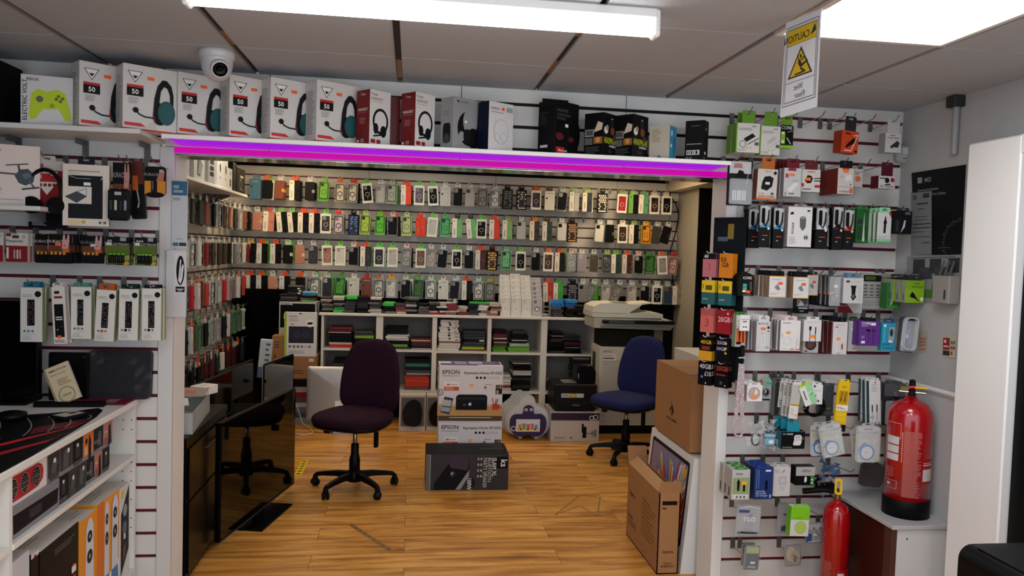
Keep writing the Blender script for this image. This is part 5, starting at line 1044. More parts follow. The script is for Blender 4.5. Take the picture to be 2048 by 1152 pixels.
angled('gaming_headset_box', 'tall black gaming headset carton with red tag at the bottom', 'box', 1108, 304, ZS, -.185, .15, .10, .225, 36, '101012',
       "E .85 .4 .22 070708 .3/T .08 .8 .055 4a4a4e HEADSET/T .08 .72 .05 4a4a4e SURROUND/T .08 .65 .05 4a4a4e SOUND/R .42 .52 .55 .58 d8d8d8/E .2 .33 .16 5a1014 .07/E .68 .3 .12 4a0e12 .05/P .06,.02,.42,.02,.42,.13,.06,.13 b0141c/T .16 .05 .045 e8e0e0 Bluetooth", "R .15 .12 .6 .17 c4c4c2/D .1 .55 .6 .8 6 26262a/R .1 .92 .9 .98 1c1c1e")
angled('gaming_headset_box', 'upright back flap of black card behind the gaming headset carton', 'card', 1082, 300, ZS, -.065, .12, .006, .252, 8, '0c0c0d')
GH = "T .04 .3 .14 b8c01c HEADPHONE/T .4 .22 .06 d0d0d0 GAMING/R .5 .8 .62 .9 8a8a8e/E .55 .75 .16 2a2420 .12/C .15 .6 .14 d8d4cc/C .22 .66 .1 a08a70/C .6 .6 .15 6a3a20/C .75 .45 .12 3a2a24/D .3 .08 .7 .16 3 3a3a3e"
GL = "R .05 .45 .5 .62 8a8884/R .1 .48 .45 .6 4a4640/P .5,.55,.9,.6,.95,.75,.7,.8 c8b8a0/R .5 .28 .95 .44 8a5a2c/C .72 .37 .12 c88a4a/R .05 .26 .45 .42 5a5854/D .1 .05 .9 .22 4 4a4a48"
angled('gaming_headset_box', 'black carton reading HEADPHONE in lime letters, left of the two', 'box', 1206, 305, ZS, -.185, .115, .10, .185, 44, '131214', GH, GL)
angled('gaming_headset_box', 'black carton reading HEADPHONE in lime letters, right of the two', 'box', 1265, 309, ZS, -.185, .115, .10, .185, 40, '131214', GH, GL)
angled('speaker_carton', 'small beige and blue carton near the right end of the long shelf', 'box', 1338, 311, ZS, -.185, .075, .095, .145, 48, '3a86a8', "R .2 .7 .35 .85 e8f0f0/E .7 .4 .2 2a6a8c .3/R .15 .35 .3 .45 e8f0f0", "R 0 0 1 1 b4aa98/D .1 .5 .6 .9 7 8d8474/P .3,0,.7,0,.5,.12 2a6a8c")
angled('black_carton', 'narrow black carton with barcode label at the right end of the long shelf', 'box', 1406, 313, ZS, -.185, .06, .085, .175, 50, '121113', "R .2 .15 .5 .22 ccc/R .3 .75 .45 .82 999/R .1 .05 .3 .08 999", "R .1 .14 .8 .26 c4c2be/R .15 .16 .2 .24 222/R .25 .16 .28 .24 222/R .35 .16 .42 .24 222/R .5 .16 .53 .24 222/R .6 .16 .7 .24 222/R .1 .4 .9 .42 99958e/R .3 .85 .8 .87 555/T .1 .05 .04 bbb FC CE")
# dome camera
t = thing('dome_camera', 'white dome security camera fixed to the ceiling over the headset boxes', 'camera', (-.752, -.36, ZC)); W_ = M('b9b8b8', .25)
MB().lathe([(0, 0), (.066, 0), (.067, -.012), (.064, -.028), (.06, -.032), (0, -.032)], 0, 0, W_, 32).build('base_ring', t)
MB().lathe([(.06, -.03), (.058, -.05), (.054, -.07), (.044, -.092), (.03, -.105), (.012, -.112), (0, -.113)], 0, 0, W_, 32).build('dome', t)
b = MB(); b.T = Matrix.Rotation(math.radians(24), 4, 'Z') @ Matrix.Translation((0, -.044, -.069)) @ Matrix.Rotation(math.radians(118), 4, 'X')
b.lathe([(.034, -.01), (.034, .022), (.030, .026), (.027, .024)], 0, 0, W_, 28); b.build('lens_hood', t)
b2 = MB(); b2.T = b.T; b2.lathe([(.027, .024), (.0255, .018), (0, .018)], 0, 0, M('0c0c0e', .1), 28); b2.lathe([(0, .019), (.008, .019), (.008, .022), (0, .024)], 0, 0, M('1c1c24', .05), 16)
for k in range(14): a = k*2*math.pi/14; b2.lathe([(0, .0195), (.0022, .0195), (0, .0205)], .018*math.cos(a), .018*math.sin(a), M('5a5a60', .3), 6)
b2.build('lens', t)
# caution sheet seen from behind, so its print reads mirrored
t = thing('caution_sheet', 'white caution sheet with yellow wet floor triangle hanging from the ceiling, seen from behind', 'sign', (0, 0, 0))
A_ = AZ(1572, 46, ZC-.001); B_ = AZ(1643, 16, ZC-.001); C0 = AY(1560, 236, A_.y+.005); D0 = AY(1634, 213, B_.y+.005)
b = MB(); PM = M('dcdcde', .5); b.add([tuple(A_), tuple(B_), tuple(D0), tuple(C0)], [(0, 1, 2, 3)], PM)
nrm = (B_-A_).cross(C0-A_).normalized(); nrm = nrm if nrm.dot(CAM-A_) > 0 else -nrm
b.add([tuple(p-nrm*.0006) for p in (A_, B_, D0, C0)], [(3, 2, 1, 0)], PM); b.build('sheet', t)
def SQ(u, v, k=.0006): p = (A_*(1-u)+B_*u)*(1-v)+(C0*(1-u)+D0*u)*v; return tuple(p+nrm*k)
b = MB(); YL = M('d8b420', .5); KK = M('33302c', .6); GY = M('6a6a6c', .6)
def poly(b, pts, m, k=.0008): b.add([SQ(x, y, k) for x, y in pts], [tuple(range(len(pts)))], m)
def frame_(b, x0, y0, x1, y1, w, m, k=.0008):
    for q in ((x0, y0, x1, y0+w*.7), (x0, y1-w*.7, x1, y1), (x0, y0, x0+w, y1), (x1-w, y0, x1, y1)): poly(b, [(q[0], q[1]), (q[2], q[1]), (q[2], q[3]), (q[0], q[3])], m, k)
frame_(b, .05, .07, .95, .90, .012, GY); frame_(b, .09, .10, .91, .87, .012, GY)
poly(b, [(.10, .11), (.90, .11), (.90, .27), (.10, .27)], YL); poly(b, [(.09, .27), (.91, .27), (.91, .275), (.09, .275)], GY, .001); poly(b, [(.09, .66), (.91, .66), (.91, .666), (.09, .666)], GY, .001)
poly(b, [(.5, .31), (.84, .62), (.16, .62)], KK, .001); poly(b, [(.5, .345), (.78, .605), (.22, .605)], YL, .0012)
for q in ([(.47, .40), (.51, .39), (.54, .43), (.50, .44)], [(.44, .44), (.50, .45), (.56, .52), (.52, .54), (.44, .49)], [(.52, .50), (.70, .47), (.71, .485), (.55, .53)], [(.52, .53), (.66, .58), (.64, .595), (.50, .55)], [(.36, .585), (.60, .575), (.62, .595), (.36, .60)], [(.44, .44), (.40, .39), (.42, .385), (.47, .45)], [(.52, .45), (.60, .42), (.61, .435), (.54, .47)]): poly(b, q, KK, .0014)
poly(b, [(.86, .13), (.89, .20), (.74, .235), (.83, .145)], KK, .001)
def mtext(b, s, x, y, h, m):           # mirrored lettering, x = right end
    vs, fs, w = text_data(s); b.add([SQ(x-a*h*.95, y-c*h*.62, .0014) for a, c in vs], [f[::-1] for f in fs], m)
mtext(b, 'CAUTION', .72, .24, .125, KK); mtext(b, 'Wet', .60, .755, .10, GY); mtext(b, 'Floor', .66, .84, .10, GY)
b.build('print', t)
# ================================================================ hanging goods on the front walls
def fhook(x, zg, lab=None, grp=None, empty=False):
    return hook((x, 0, zg), lab, grp)
def item(name, label, cat, rect, y, zg, c, ops='', d=.03, tab_c=None, tab_h=None, tilt=0, yaw=0, n=0, back=None, group=None, side=None, clear=False, hk=True, rough=.4, shape=None, step=.03, top=None, gap=0, spare=None):
    u0, v0, u1, v1 = rect; l, w, z, h = at(u0, v0, u1, v1, y); cx = l+w/2
    zh = zg-.026                                     # height of the hook's prong
    t = thing(name, label, cat, (cx, y+.002, min(zh, z+h+.03) if not hk else zh), math.radians(yaw), group, ry=math.radians(tilt)); oz = z-t.location.z
    m = c if not isinstance(c, str) else M(c, rough); b = MB()
    b.T = Matrix.Translation((-w/2, 0, oz))
    if shape == 'round': b.prism(rrect(0, w, 0, h, min(w, h)*.16), 0, d, m)
    elif shape == 'dome': b.prism([(0, 0), (w, 0), (w, h*.78), (w*.9, h*.9), (w*.7, h*.97), (w*.5, h), (w*.3, h*.97), (w*.1, h*.9), (0, h*.78)], 0, d, m)
    else: b.box(0, w, 0, d, 0, h, m, bev=.0008)
    if ops: b.art(w, h, ops)
    if side: b.side_art('L', w, d, h, side); b.side_art('R', w, d, h, side)
    if top: b.side_art('T', w, d, h, top)
    b.build('carton' if not clear else 'backing_card', t)
    if clear:
        b = MB(); b.T = Matrix.Translation((-w/2, 0, oz)); b.box(.003, w-.003, -.022, -.002, .004, h*clear, film(.08, .22), bev=.006); b.build('blister', t)
    top_z = oz+h; tb = tab_h or max(.012, -top_z+.012)
    if tab_c != '-':
        b = MB(); tw = min(w*.8, .06); z1 = top_z+tb
        if z1 > .006: b.ring(rrect(-tw/2, tw/2, top_z-.002, z1, .006), rrect(-.012, .012, max(-.004, top_z+.002), .0045, .003) if top_z < -.006 else rrect(-.012, .012, z1-.008, z1-.003, .002), .002, .004, M(tab_c, .5) if tab_c else film(.1, .4))
        else: b.box(-tw/2, tw/2, .002, .004, top_z-.002, top_z+tb, M(tab_c, .5) if tab_c else film(.1, .4))
        b.build('hang_tab', t)
    if hk: fhook(cx, zg, 'steel display hooks carrying goods on the front slatted wall', 'loaded hooks of the front wall')
    for k in range(n):
        y2 = y+max(step, d+.004)*(k+1)
        if y2+d > -.012: break
        s = dup(t, (cx+RS.uniform(-.003, .003), y2+.002, t.location.z), math.radians(yaw), (spare or 'spare pack behind the '+label)[:200], 'spares: '+label[:40], ry=math.radians(tilt+RS.uniform(-1.5, 1.5)))
        s['label'] = ' '.join(s['label'].split()[:16])
    return t
ZL = lambda k: 2.036-.1*k
ZR = lambda k: 2.366-.1*k
# ---- left wall
t = thing('wall_shelf', 'small white shelf at the left picture edge under the drone box', 'shelf', (0, 0, 0)); MB().box(XL+.002, -1.42, -.27, -.002, 1.700, 1.718, M('d0cdc8', .4), bev=.002).build('shelf_board', t); MB().box(-1.50, -1.49, -.2, -.002, 1.66, 1.70, M('77')if 0 else M('777777')).build('bracket', t)
DR = "P .62,.5,.7,.6,.82,.62,.92,.52,.9,.4,.78,.34,.68,.38 2a3a40/P .72,.52,.82,.56,.88,.5,.78,.44 4a5a60/W .03 3a4046 .66,.52,.35,.53/W .02 26282c .36,.42,.40,.64/W .02 26282c .5,.66,.82,.7/W .03 26282c .68,.66,.7,.56/W .03 4a4a4e .84,.42,.92,.3/W .03 26282c .74,.28,.98,.32/T .3 .24 .05 4a7a9a F100/R .2 .19 .45 .2 999/D .1 .08 .9 .12 1 999/T .32 .88 .04 333 FOX"
angled('drone_box', 'white drone carton with a picture of a folding drone, cut by the left edge', 'box', -58, 411, 1.7185, -.262, .225, .06, .235, 20, 'cdbdb4', DR)
item('headphone_pack', 'red blister pack of black over ear headphones beside the drone box', 'headphones', (58, 322, 129, 426), -.17, ZL(1), '7a1014', "R 0 .82 1 1 b4aea6/R .05 .86 .4 .95 8a4a44/R 0 .0 1 .12 6a1a1a/R .3 .02 .5 .07 b8901c/P .2,.6,.8,.6,.5,.35 c4bcb4/R .02 .6 .9 .76 a01820/R .08 .66 .35 .73 d8ccc4/R .62 .72 .8 .8 d8d4cc/C .32 .54 .05 6a1416/C .45 .54 .05 6a1416/C .58 .54 .05 6a1416/C .71 .54 .05 6a1416/R .3 .76 .7 .84 c8c0b8", d=.012, tab_c='b4aea6')
t = COL.objects['headphone_pack']; w = .15
b = MB(); b.T = Matrix.Translation((0, -.02, -.14)); b.tube([(.062*math.cos(a*math.pi/14), 0, .01+.085*math.sin(a*math.pi/14)) for a in range(0, 15)], .008, M('141214', .3)); 
for s in (-1, 1): b.prism(circ(.045*s, -.045, .034, 18), -.014, .012, M('161416', .3)); b.tube([(.062*s, 0, .01), (.055*s, 0, -.03)], .007, M('141214', .3))
b.build('headphones', t)
item('keyboard_pack', 'dark blue pack half hidden behind the red headphone pack', 'pack', (56, 410, 131, 456), -.06, ZL(1), '16182a', "R .1 .1 .5 .3 6a6a70/E .6 .5 .3 0c0c14 .4/R .1 .0 .9 .08 101018", d=.02, tab_c='-', hk=False)
KB = "R .12 .12 .86 .82 17191d/R .12 .36 .62 .64 cdc2b6/P .05,.47,.3,.37,.52,.48,.3,.56 33353a/P .3,.56,.52,.48,.52,.62 8a9298/P .34,.55,.5,.5,.5,.6 c4c8c8/W .006 d8d8d4 .14,.81,.3,.77,.6,.77/W .012 e0e0e0 .82,.76,.86,.8/R .45 .66 .6 .71 dcdcd8/D .12 .87 .9 .91 1 8d867e/D .12 .84 .4 .86 1 8d867e/R .12 .02 .4 .09 d4b88a/R .42 .04 .49 .09 b8981c/R .78 .04 .84 .08 555/R .88 .04 .94 .08 555"
item('keyboard_case_box', 'large cream carton with black tablet keyboard case in its window', 'box', (127, 329, 216, 452), -.19, ZL(1), 'cdc2b4', KB, d=.025, tab_c='1c1a2c', tilt=0, yaw=9, side='R 0 0 1 1 a89a6c')
DUR = "R 0 .6 1 1 121113/R 0 .35 1 .6 5a3014/X .4 .72 .10 8d8880 DURACELL/P .6,.5,.85,.5,.92,.75,.86,.98,.8,.98,.78,.82,.72,.82,.7,.98,.64,.98,.62,.8 b07a72/C .7 .65 .03 4a2420/R .64 .35 .9 .52 b85a1c/C .4 .5 .09 a0542a"
item('battery_charger_pack', 'black battery charger pack with pink rabbit picture, front of the two', 'battery charger', (225, 325, 262, 432), -.18, ZL(1), '141314', DUR, d=.012, tab_c='-', shape='round')
t = COL.objects['battery_charger_pack']; b = MB(); b.box(-.043, .035, -.035, 0, -.235, -.11, M('1a1c1d', .35), bev=.008); b.box(-.015, .01, -.0365, -.035, -.135, -.122, 'a8a8a4')
for k in range(4): b.box(-.034+.018*k, -.024+.018*k, -.0385, -.035, -.195, -.155, M(('3a3a3a', 'c8bfa0', '2a2a2a', '8d9496')[k], .3, .5), bev=.002)
b.build('charger', t)
item('battery_charger_pack', 'narrow black battery charger pack behind, hanging lower', 'battery charger', (256, 322, 284, 438), -.12, ZL(1), '141314', "R 0 .6 1 1 5a1c14/P .3,.05,.75,.05,.75,.45,.3,.45 0a0a0b/W .1 9a9c9e .5,.5,.6,.3,.5,.2/R .1 .5 .6 .75 b85a1c", d=.02, tab_c='-', shape='round', tilt=-4)
item('battery_pack', 'single orange and black battery pack hanging by the left post', 'battery', (289, 333, 331, 391), -.17, ZL(1), '121113', "R 0 .04 1 .5 c07a14/P .3,.12,.6,.12,.6,.56,.3,.56 16161a/R .34 .2 .42 .5 4a4a50/P .55,.5,.9,.5,.95,.85,.7,.8 a8604a/X .4 .68 .09 8d8880 DURACELL/R .7 .8 .9 .9 999/E .5 .02 .45 0a0a0b .1", d=.01, tab_c='-', shape='round')
PAN = "R 0 .58 1 1 bdb8b0/R 0 0 1 .56 7c0c12/R .02 .88 .24 .99 7c0c12/R .3 .82 .6 .92 2a2a2a/T .04 .68 .10 222 Panasonic/R .04 .12 .14 .5 c8bfb8/R .36 .12 .44 .42 9a9492/R .5 .12 .58 .42 b8b2ae/R .62 .12 .7 .42 9a9492/O .84 .88 .07 .02 555"
item('battery_pack', 'red and white battery pack beside the dark packs, second row', 'battery', (11, 466, 55, 524), -.16, ZL(4), 'bdb8b0', PAN, d=.01, n=4, tab_c='-', step=.018)
item('battery_pack', 'red battery pack cut off by the left picture edge', 'battery', (-36, 464, 6, 523), -.16, ZL(4), 'bdb8b0', PAN, d=.01, tab_c='-')
D2 = "R 0 .6 1 1 121113/R 0 .38 1 .62 5a2c14/X .4 .7 .10 b0aaa2 DURACELL/P .58,.5,.86,.5,.92,.72,.92,.98,.84,.98,.8,.82,.74,.82,.72,.98,.64,.98,.6,.72 b88a82/C .7 .62 .03 4a2420/R .62 .38 .9 .5 b8541c/R .08 .08 .2 .36 141416/R .08 .3 .2 .4 b8802c/R .26 .08 .38 .36 141416/R .26 .3 .38 .4 b8802c/R .46 .08 .58 .36 141416/R .46 .3 .58 .4 b8802c/R .64 .08 .76 .36 141416/R .64 .3 .76 .4 b8802c"
item('battery_pack', 'dark battery pack half hidden left of the one with orange price tag', 'battery', (70, 468, 112, 526), -.13, ZL(4), '121113', D2, d=.01, tab_c='-')
item('battery_pack', 'black battery pack with pink rabbit and orange price tag, front of its stack', 'battery', (97, 468, 142, 527), -.19, ZL(4), '121113', D2+'/R .3 .6 .56 .7 e8581c', d=.01, n=6, tab_c='-', step=.022)
item('battery_pack', 'black battery pack with rabbit and white tag, right of the stacked ones', 'battery', (163, 471, 207, 527), -.14, ZL(4), '121113', D2.replace('b0aaa2', '6a665f')+'/R .4 .6 .62 .7 b8b8b4', d=.01, tab_c='-')
LL = "R 0 .7 1 1 141416/P 0,.0,1,.0,1,.7,0,.7 4a5a14/P 0,.1,.4,.3,1,.35,1,.2,.4,.12 7a8a3a/P .45,.04,.95,.04,.95,.0,.45,.0 141416/T .06 .82 .09 c8c8c4 %s/X .6 .7 .09 a9ab9c LOYTRON/R .02 .70 .24 .8 c4c2c0/R .6 .86 .85 .98 8d8d90/E .85 .07 .14 b08a1c .07"
def batt(t, n, w, h):
    b = MB()
    for k in range(n): b.T = Matrix.Translation((-w*.26+k*w*.16, -.008, -.105)); b.lathe([(0, 0), (.0065, 0), (.0065, .036), (.003, .037), (.003, .039), (0, .039)], 0, 0, M('1a1d1c', .3), 12)
    b.build('batteries', t)
    b = MB()
    for k in range(n): b.T = Matrix.Translation((-w*.26+k*w*.16, -.008, -.072)); b.lathe([(0, .0), (.0068, 0), (.0068, .006), (0, .0065)], 0, 0, M('6ab02a', .3), 12)
    b.build('battery_caps', t)
t = item('battery_pack', 'green rechargeable battery pack marked AA, left of the AAA one', 'battery', (211, 474, 259, 530), -.16, ZL(4), '1b1d14', LL % 'AA', d=.008, n=2, tab_c='-', shape='dome', step=.02, spare='spare green rechargeable battery pack behind the AA one'); 
batt(t, 4, .10, .12)
t = item('battery_pack', 'green rechargeable battery pack marked AAA, beside the left post', 'battery', (269, 475, 313, 531), -.16, ZL(4), '1b1d14', LL % 'AAA', d=.008, tab_c='-', shape='dome'); batt(t, 4, .09, .12)
REM = "P .8,.84,1,.84,1,1,.8,1 cdc7be/C .80 .88 .15 17181c/D .1 .82 .6 .88 2 9a948c/R .1 .80 .9 .806 aaa/P %s 17171a/R .2 .14 .8 .145 999/D .1 .03 .7 .12 3 a9a49c/C .2 .2 .06 66665f/C .38 .2 .08 %s/C .57 .2 .06 66665f"
for (u0, v0, u1, v1), tc, tc2, px, lab, ti in (((40, 575, 84, 684), '1d5a6e', '55a0b0', '.32,.3,.66,.3,.66,.78,.32,.78', 'teal topped remote control box partly behind the black monitor', 0), ((141, 574, 182, 678), '3f7a68', '6a9aa8', '.32,.26,.62,.26,.62,.76,.32,.76', 'green topped remote control box', 0), ((193, 580, 232, 683), 'a04a14', 'c04a14', '.32,.26,.66,.26,.66,.75,.32,.75', 'orange topped remote control box', 2.5), ((238, 578, 277, 681), '12302a', '17171a', '.34,.24,.68,.24,.68,.76,.34,.76', 'dark green topped remote control box with orange price tag', 1), ((283, 577, 322, 681), '2a1030', '17171a', '.34,.24,.66,.24,.66,.76,.34,.76', 'purple topped remote control box beside the left post', 0)):
    n_ = 1
    t = item('remote_control_box', lab, 'remote control', (u0, v0, u1, v1), -.19, ZL(6), 'cdc7be', REM % (px, tc2), d=.022, tab_c=tc, n=n_, tilt=ti, side='R 0 0 1 1 8a9468', spare='spare box right behind the '+lab)
    b = MB(); q = [float(x) for x in px.split(',')]; b.T = Matrix.Translation((-.047, 0, t.location.z*0)); 
    w_ = .094; R = random.Random(u0)
    vs = []
    zc = AY((u0+u1)/2, v1, -.19).z-t.location.z; hh = AY((u0+u1)/2, v0, -.19).z-AY((u0+u1)/2, v1, -.19).z
    for r_ in range(10):
        for c_ in range(3):
            if R.random() < .3: continue
            x_ = (q[0]+(q[2]-q[0])*(.25+.25*c_))*w_; z_ = zc+hh*(q[1]+(q[5]-q[1])*(.08+.088*r_)); b.box(x_-.0016, x_+.0016, -.003, -.0022, z_-.0012, z_+.0012, M('8d8d8a' if R.random() > .2 else 'b03020'))
    b.build('remote_buttons', t)
ops = "R .1 .86 .9 .98 cdc4bc/R .2 .80 .8 .84 7a1a1c/R .22 .88 .6 .93 222/P .16,.12,.84,.12,.84,.7,.16,.7 121214/R .3 .1 .6 .15 e8581c/D .1 .02 .9 .08 2 8a4a44/R .25 .42 .75 .44 c8c8c4/R .25 .46 .75 .48 c8c8c4/R .3 .24 .4 .26 9a9a9a/R .6 .3 .7 .31 a03028"
t = item('remote_control_box', 'white and red remote control box hanging lower than its neighbours', 'remote control', (101, 574, 128, 688), -.21, ZL(6), 'cdc4bc', ops, d=.02, tab_c='c4bab2', n=1, tilt=-3, side='R 0 0 1 1 a8a098', spare='spare red tabbed box behind the white and red remote box')
# ---- things on the left post
t = thing('payment_sheet', 'white notice sheet with a blue header fixed on the left post', 'notice', (0, 0, 0)); l, w, z, h = at(343, 361, 375, 496, -.012); b = MB(); b.T = Matrix.Translation((l, -.012, z)); b.box(0, w, 0, .004, 0, h, M('b9bcbc', .4), bev=.001)
b.art(w, h, "R .02 .78 .98 .99 2f6278/R .1 .88 .45 .93 8aa4ae/R .1 .82 .7 .86 8aa4ae/D .1 .7 .6 .75 2 777/R .1 .03 .45 .08 2f6278/R .5 .03 .95 .08 2a2a2c/R .3 .13 .7 .14 888"); b.build('sheet', t)
t = thing('leaflet_holder', 'white leaflet holder with a black hand washing sign on the left post', 'notice', (0, 0, 0)); l, w, z, h = at(331, 500, 372, 635, -.02); b = MB(); b.T = Matrix.Translation((l, -.020, z)); b.box(0, w, 0, .014, 0, h, M('c4c2c0', .4), bev=.002); b.build('holder', t)
b = MB(); b.T = Matrix.Translation((l, -.020, z)); b.art(w, h, "R .42 .35 .98 .97 cdcbc9/E .72 .70 .2 0f0f10 .22/P .62,.55,.7,.86,.76,.86,.74,.72,.84,.80,.88,.76,.82,.58,.74,.5 d8d6d4/W .015 0f0f10 .68,.6,.73,.8/W .015 0f0f10 .73,.58,.79,.74/R .5 .38 .94 .46 0f0f10/R .55 .415 .88 .43 c8c6c4/R .6 .395 .82 .405 c8c6c4"); b.build('sign_card', t)
b = MB()
for v in (700, 810, 940, 1050):
    for u in (360,): p = AX(u, v, OLx+.001); b.T = Matrix.Translation((OLx, p.y, p.z)) @ Matrix.Rotation(math.pi/2, 4, 'Y'); b.lathe([(0, 0), (.004, 0), (.002, .0015), (0, .002)], 0, 0, PAINT2, 10)
struct(b.build('trim_9'))
# ================================================================ goods on the right front wall
def R_(name, label, cat, rect, row, c, ops='', y=-.19, **k): return item(name, label, cat, rect, y, ZR(row), c, ops, **k)
OT = 'e8701c'
# row 1
BK = "R 0 0 .05 1 7ab02a/X .75 .88 .05 222 belkin/D .1 .74 .7 .84 2 888/P %s/O .28 .28 .14 .02 %s/W .03 %s .5,.28,.95,.5/R .06 .05 .4 .12 aaa/C .45 .16 .04 a8b84a/C .62 .16 .04 a8b84a/R .78 .25 .96 .36 555"
R_('charger_box', 'white and green charger box picturing a black power brick', 'charger', (1473, 246, 1520, 305), 1, 'cac6c0', BK % ('.3,.46,.68,.66,.82,.56,.44,.36 1a1c1d', '222222', '222222'), d=.05, n=1, tab_c='5a8a1c', side='R 0 0 1 1 5a8a1c', spare='green sided charger box behind the one with a black power brick')
R_('charger_box', 'white and green charger box picturing a white power brick', 'charger', (1521, 252, 1561, 310), 1, 'cac6c0', BK % ('.3,.46,.68,.66,.82,.56,.44,.36 b4b0aa', 'b0aca6', 'b0aca6'), d=.05, tab_c='5a8a1c', side='R 0 0 1 1 5a8a1c')
R_('cable_pack', 'black and lime cable pack beside the white power brick box', 'cable', (1561, 250, 1587, 297), 1, '151617', "T .05 .82 .14 d8d8d4 CORE/R 0 0 1 .14 8ac01c/R .05 .2 .36 .72 8ac01c/R .1 .6 .3 .7 f0f0f0/R .1 .22 .3 .34 e8e8e4/W .07 c8c8c4 .5,.45,.8,.2/W .06 8d8d8a .55,.7,.9,.75", y=-.12, d=.015, tab_c='6a9a1c', shape='round')
for px, lab in ((1600, 'empty hook with grey backplate, first right of the lime cable pack'), (1640, 'empty hook with grey backplate, second right of the lime cable pack')):
    hook((AY(px, 240, 0).x, 0, ZR(1)), lab)
R_('car_charger_box', 'orange box with black car charger picture hanging alone on the top row', 'charger', (1682, 262, 1721, 306), 1, 'c03c14', "R 0 0 1 1 c8421a/P .3,.2,.8,.5,.9,.62,.7,.7,.4,.45,.25,.3 1c1a1c/W .05 e8c8b8 .2,.1,.6,.1,.95,.85,.7,.8/R .2 .84 .5 .9 1c1a1c/R .8 .05 .95 .14 1c1a1c", d=.05, tab_c='2a2628', tilt=2, yaw=12, side='R 0 0 1 1 8a2c10')
R_('usb_charger_box', 'white charger box with black plug picture at the right end of the top row', 'charger', (1771, 266, 1803, 305), 1, 'bcb8b6', "P .3,.3,.75,.62,.9,.5,.8,.25,.55,.28,.4,.2 26262a/X .5 .72 .08 444 Travel Charger/R .3 .85 .6 .9 777", d=.05, tab_c='b4b0ae', side='R 0 0 1 1 8d8b8b')
fhook(AY(1697, 240, 0).x, ZR(1), 'steel display hooks carrying goods on the front slatted wall', 'loaded hooks of the front wall')
t = thing('motion_sensor', 'small white alarm motion sensor in the corner under the top row', 'sensor', (0, 0, 0)); l, w, z, h = at(1797, 289, 1823, 325, -.045); b = MB(); b.T = Matrix.Translation((l, -.045, z)); b.box(0, w, 0, .043, 0, h, M('a8a8a8', .4), bev=.012); b.build('housing', t); b = MB(); b.T = Matrix.Translation((l, -.0455, z)); b.box(w*.3, w*.7, -.004, .0, h*.45, h*.85, M('c4c4c4', .2), bev=.002); b.box(w*.35, w*.65, -.002, 0, h*.2, h*.23, '2a2a2a'); b.build('lens', t)
# row 2
R_('multi_charger_pack', 'black cable splitter with silver plugs in a clear bag, leftmost of second row', 'charger', (1456, 322, 1504, 411), 3, '161517', "R .05 .72 .95 .99 b4b2b2/P .2,.84,.6,.84,.55,.95,.25,.95 a06a66/P .3,.3,.7,.3,.75,.6,.62,.78,.45,.8,.3,.65 0c0c0d/R .2 .12 .36 .34 c4c6c8/R .40 .12 .56 .34 d4d6d8/R .60 .12 .76 .34 c4c6c8/R .27 .12 .3 .34 55575a/R .47 .12 .5 .34 55575a/R .67 .12 .7 .34 55575a/W .015 d8d8d8 .75,.9,.82,.7,.78,.5/R .5 .03 .85 .05 8d8d8d", y=-.20, d=.012, tab_c='-', clear=.6)
R_('charger_box', 'white and orange charger box reading QUICK CHARGE', 'charger', (1516, 338, 1556, 400), 3, 'c4bdb4', "R 0 0 1 .07 c86a1c/P .2,.35,.5,.3,.75,.45,.8,.72,.6,.78,.35,.75,.25,.6 1e2022/R .4 .5 .62 .58 d8d8d4/T .08 .17 .07 d8802a 3USB/T .08 .09 .055 222 QUICK CHARGE/T .35 .9 .05 777 QC 3.0/C .86 .88 .08 222/R .7 .17 .84 .25 55504a", d=.045, tab_c='a85a14', tilt=1.5, side='R 0 0 1 1 6a3208')
R_('charger_box', 'white and grey charger box with pink top and orange price tag', 'charger', (1568, 336, 1603, 393), 3, 'bdbab9', "P .2,.9,.7,.9,.65,1,.25,1 8a1f2c/R .08 .66 .25 .8 a03040/R .3 .72 .6 .8 e8701c/P .2,.25,.7,.55,.85,.45,.4,.12 d4d2d1/T .05 .03 .12 333 3/R .3 .08 .6 .12 555/D .5 .5 .9 .6 2 999", d=.03, n=3, tab_c='5a1018', side='R 0 0 1 1 8a888a', step=.034, spare='grey boxes behind the charger box with pink top')
R_('car_charger_box', 'wide white box with black charger and two cables pictured', 'charger', (1604, 339, 1641, 384), 3, 'c9c3bd', "P .15,.5,.3,.75,.5,.72,.6,.6,.5,.4,.3,.38 1c1a1c/R .2 .5 .48 .64 e8701c/W .05 1c1a1c .68,.6,.98,.62/W .05 1c1a1c .68,.5,.98,.5/T .3 .86 .08 a02018 KEZITA/R 0 .22 .12 .38 b02420/R .7 .2 .98 .32 b02420/R .05 .1 .5 .14 333", y=-.17, d=.05, tab_c='5a1018')
R_('charger_box', 'long rust red carton with white front and orange price tag', 'charger', (1676, 336, 1708, 388), 3, 'c0b8b2', "R .25 .93 .7 1 b8401c/R .3 .82 .65 .92 e8701c/R 0 .26 1 .28 c06a5a/R .75 .04 .95 .22 c0583a/T .08 .06 .07 444 CHARGER/P .45,.5,.85,.55,.85,.75,.5,.72 d4d0cc/R .15 .6 .3 .72 a8a4a0/C .8 .36 .05 444", d=.15, y=-.21, tab_c='1c1a1c', yaw=0, side='R 0 0 1 1 6a1a10/R .48 0 .5 1 8a2a1c')
R_('charger_box', 'white box with small orange drawing behind the rust red carton', 'charger', (1707, 338, 1726, 374), 3, 'bdb8b4', "C .5 .45 .3 c8683a/R .1 .8 .9 .85 888/R .2 .7 .6 .76 c8502a", y=-.13, d=.03, tab_c='-')
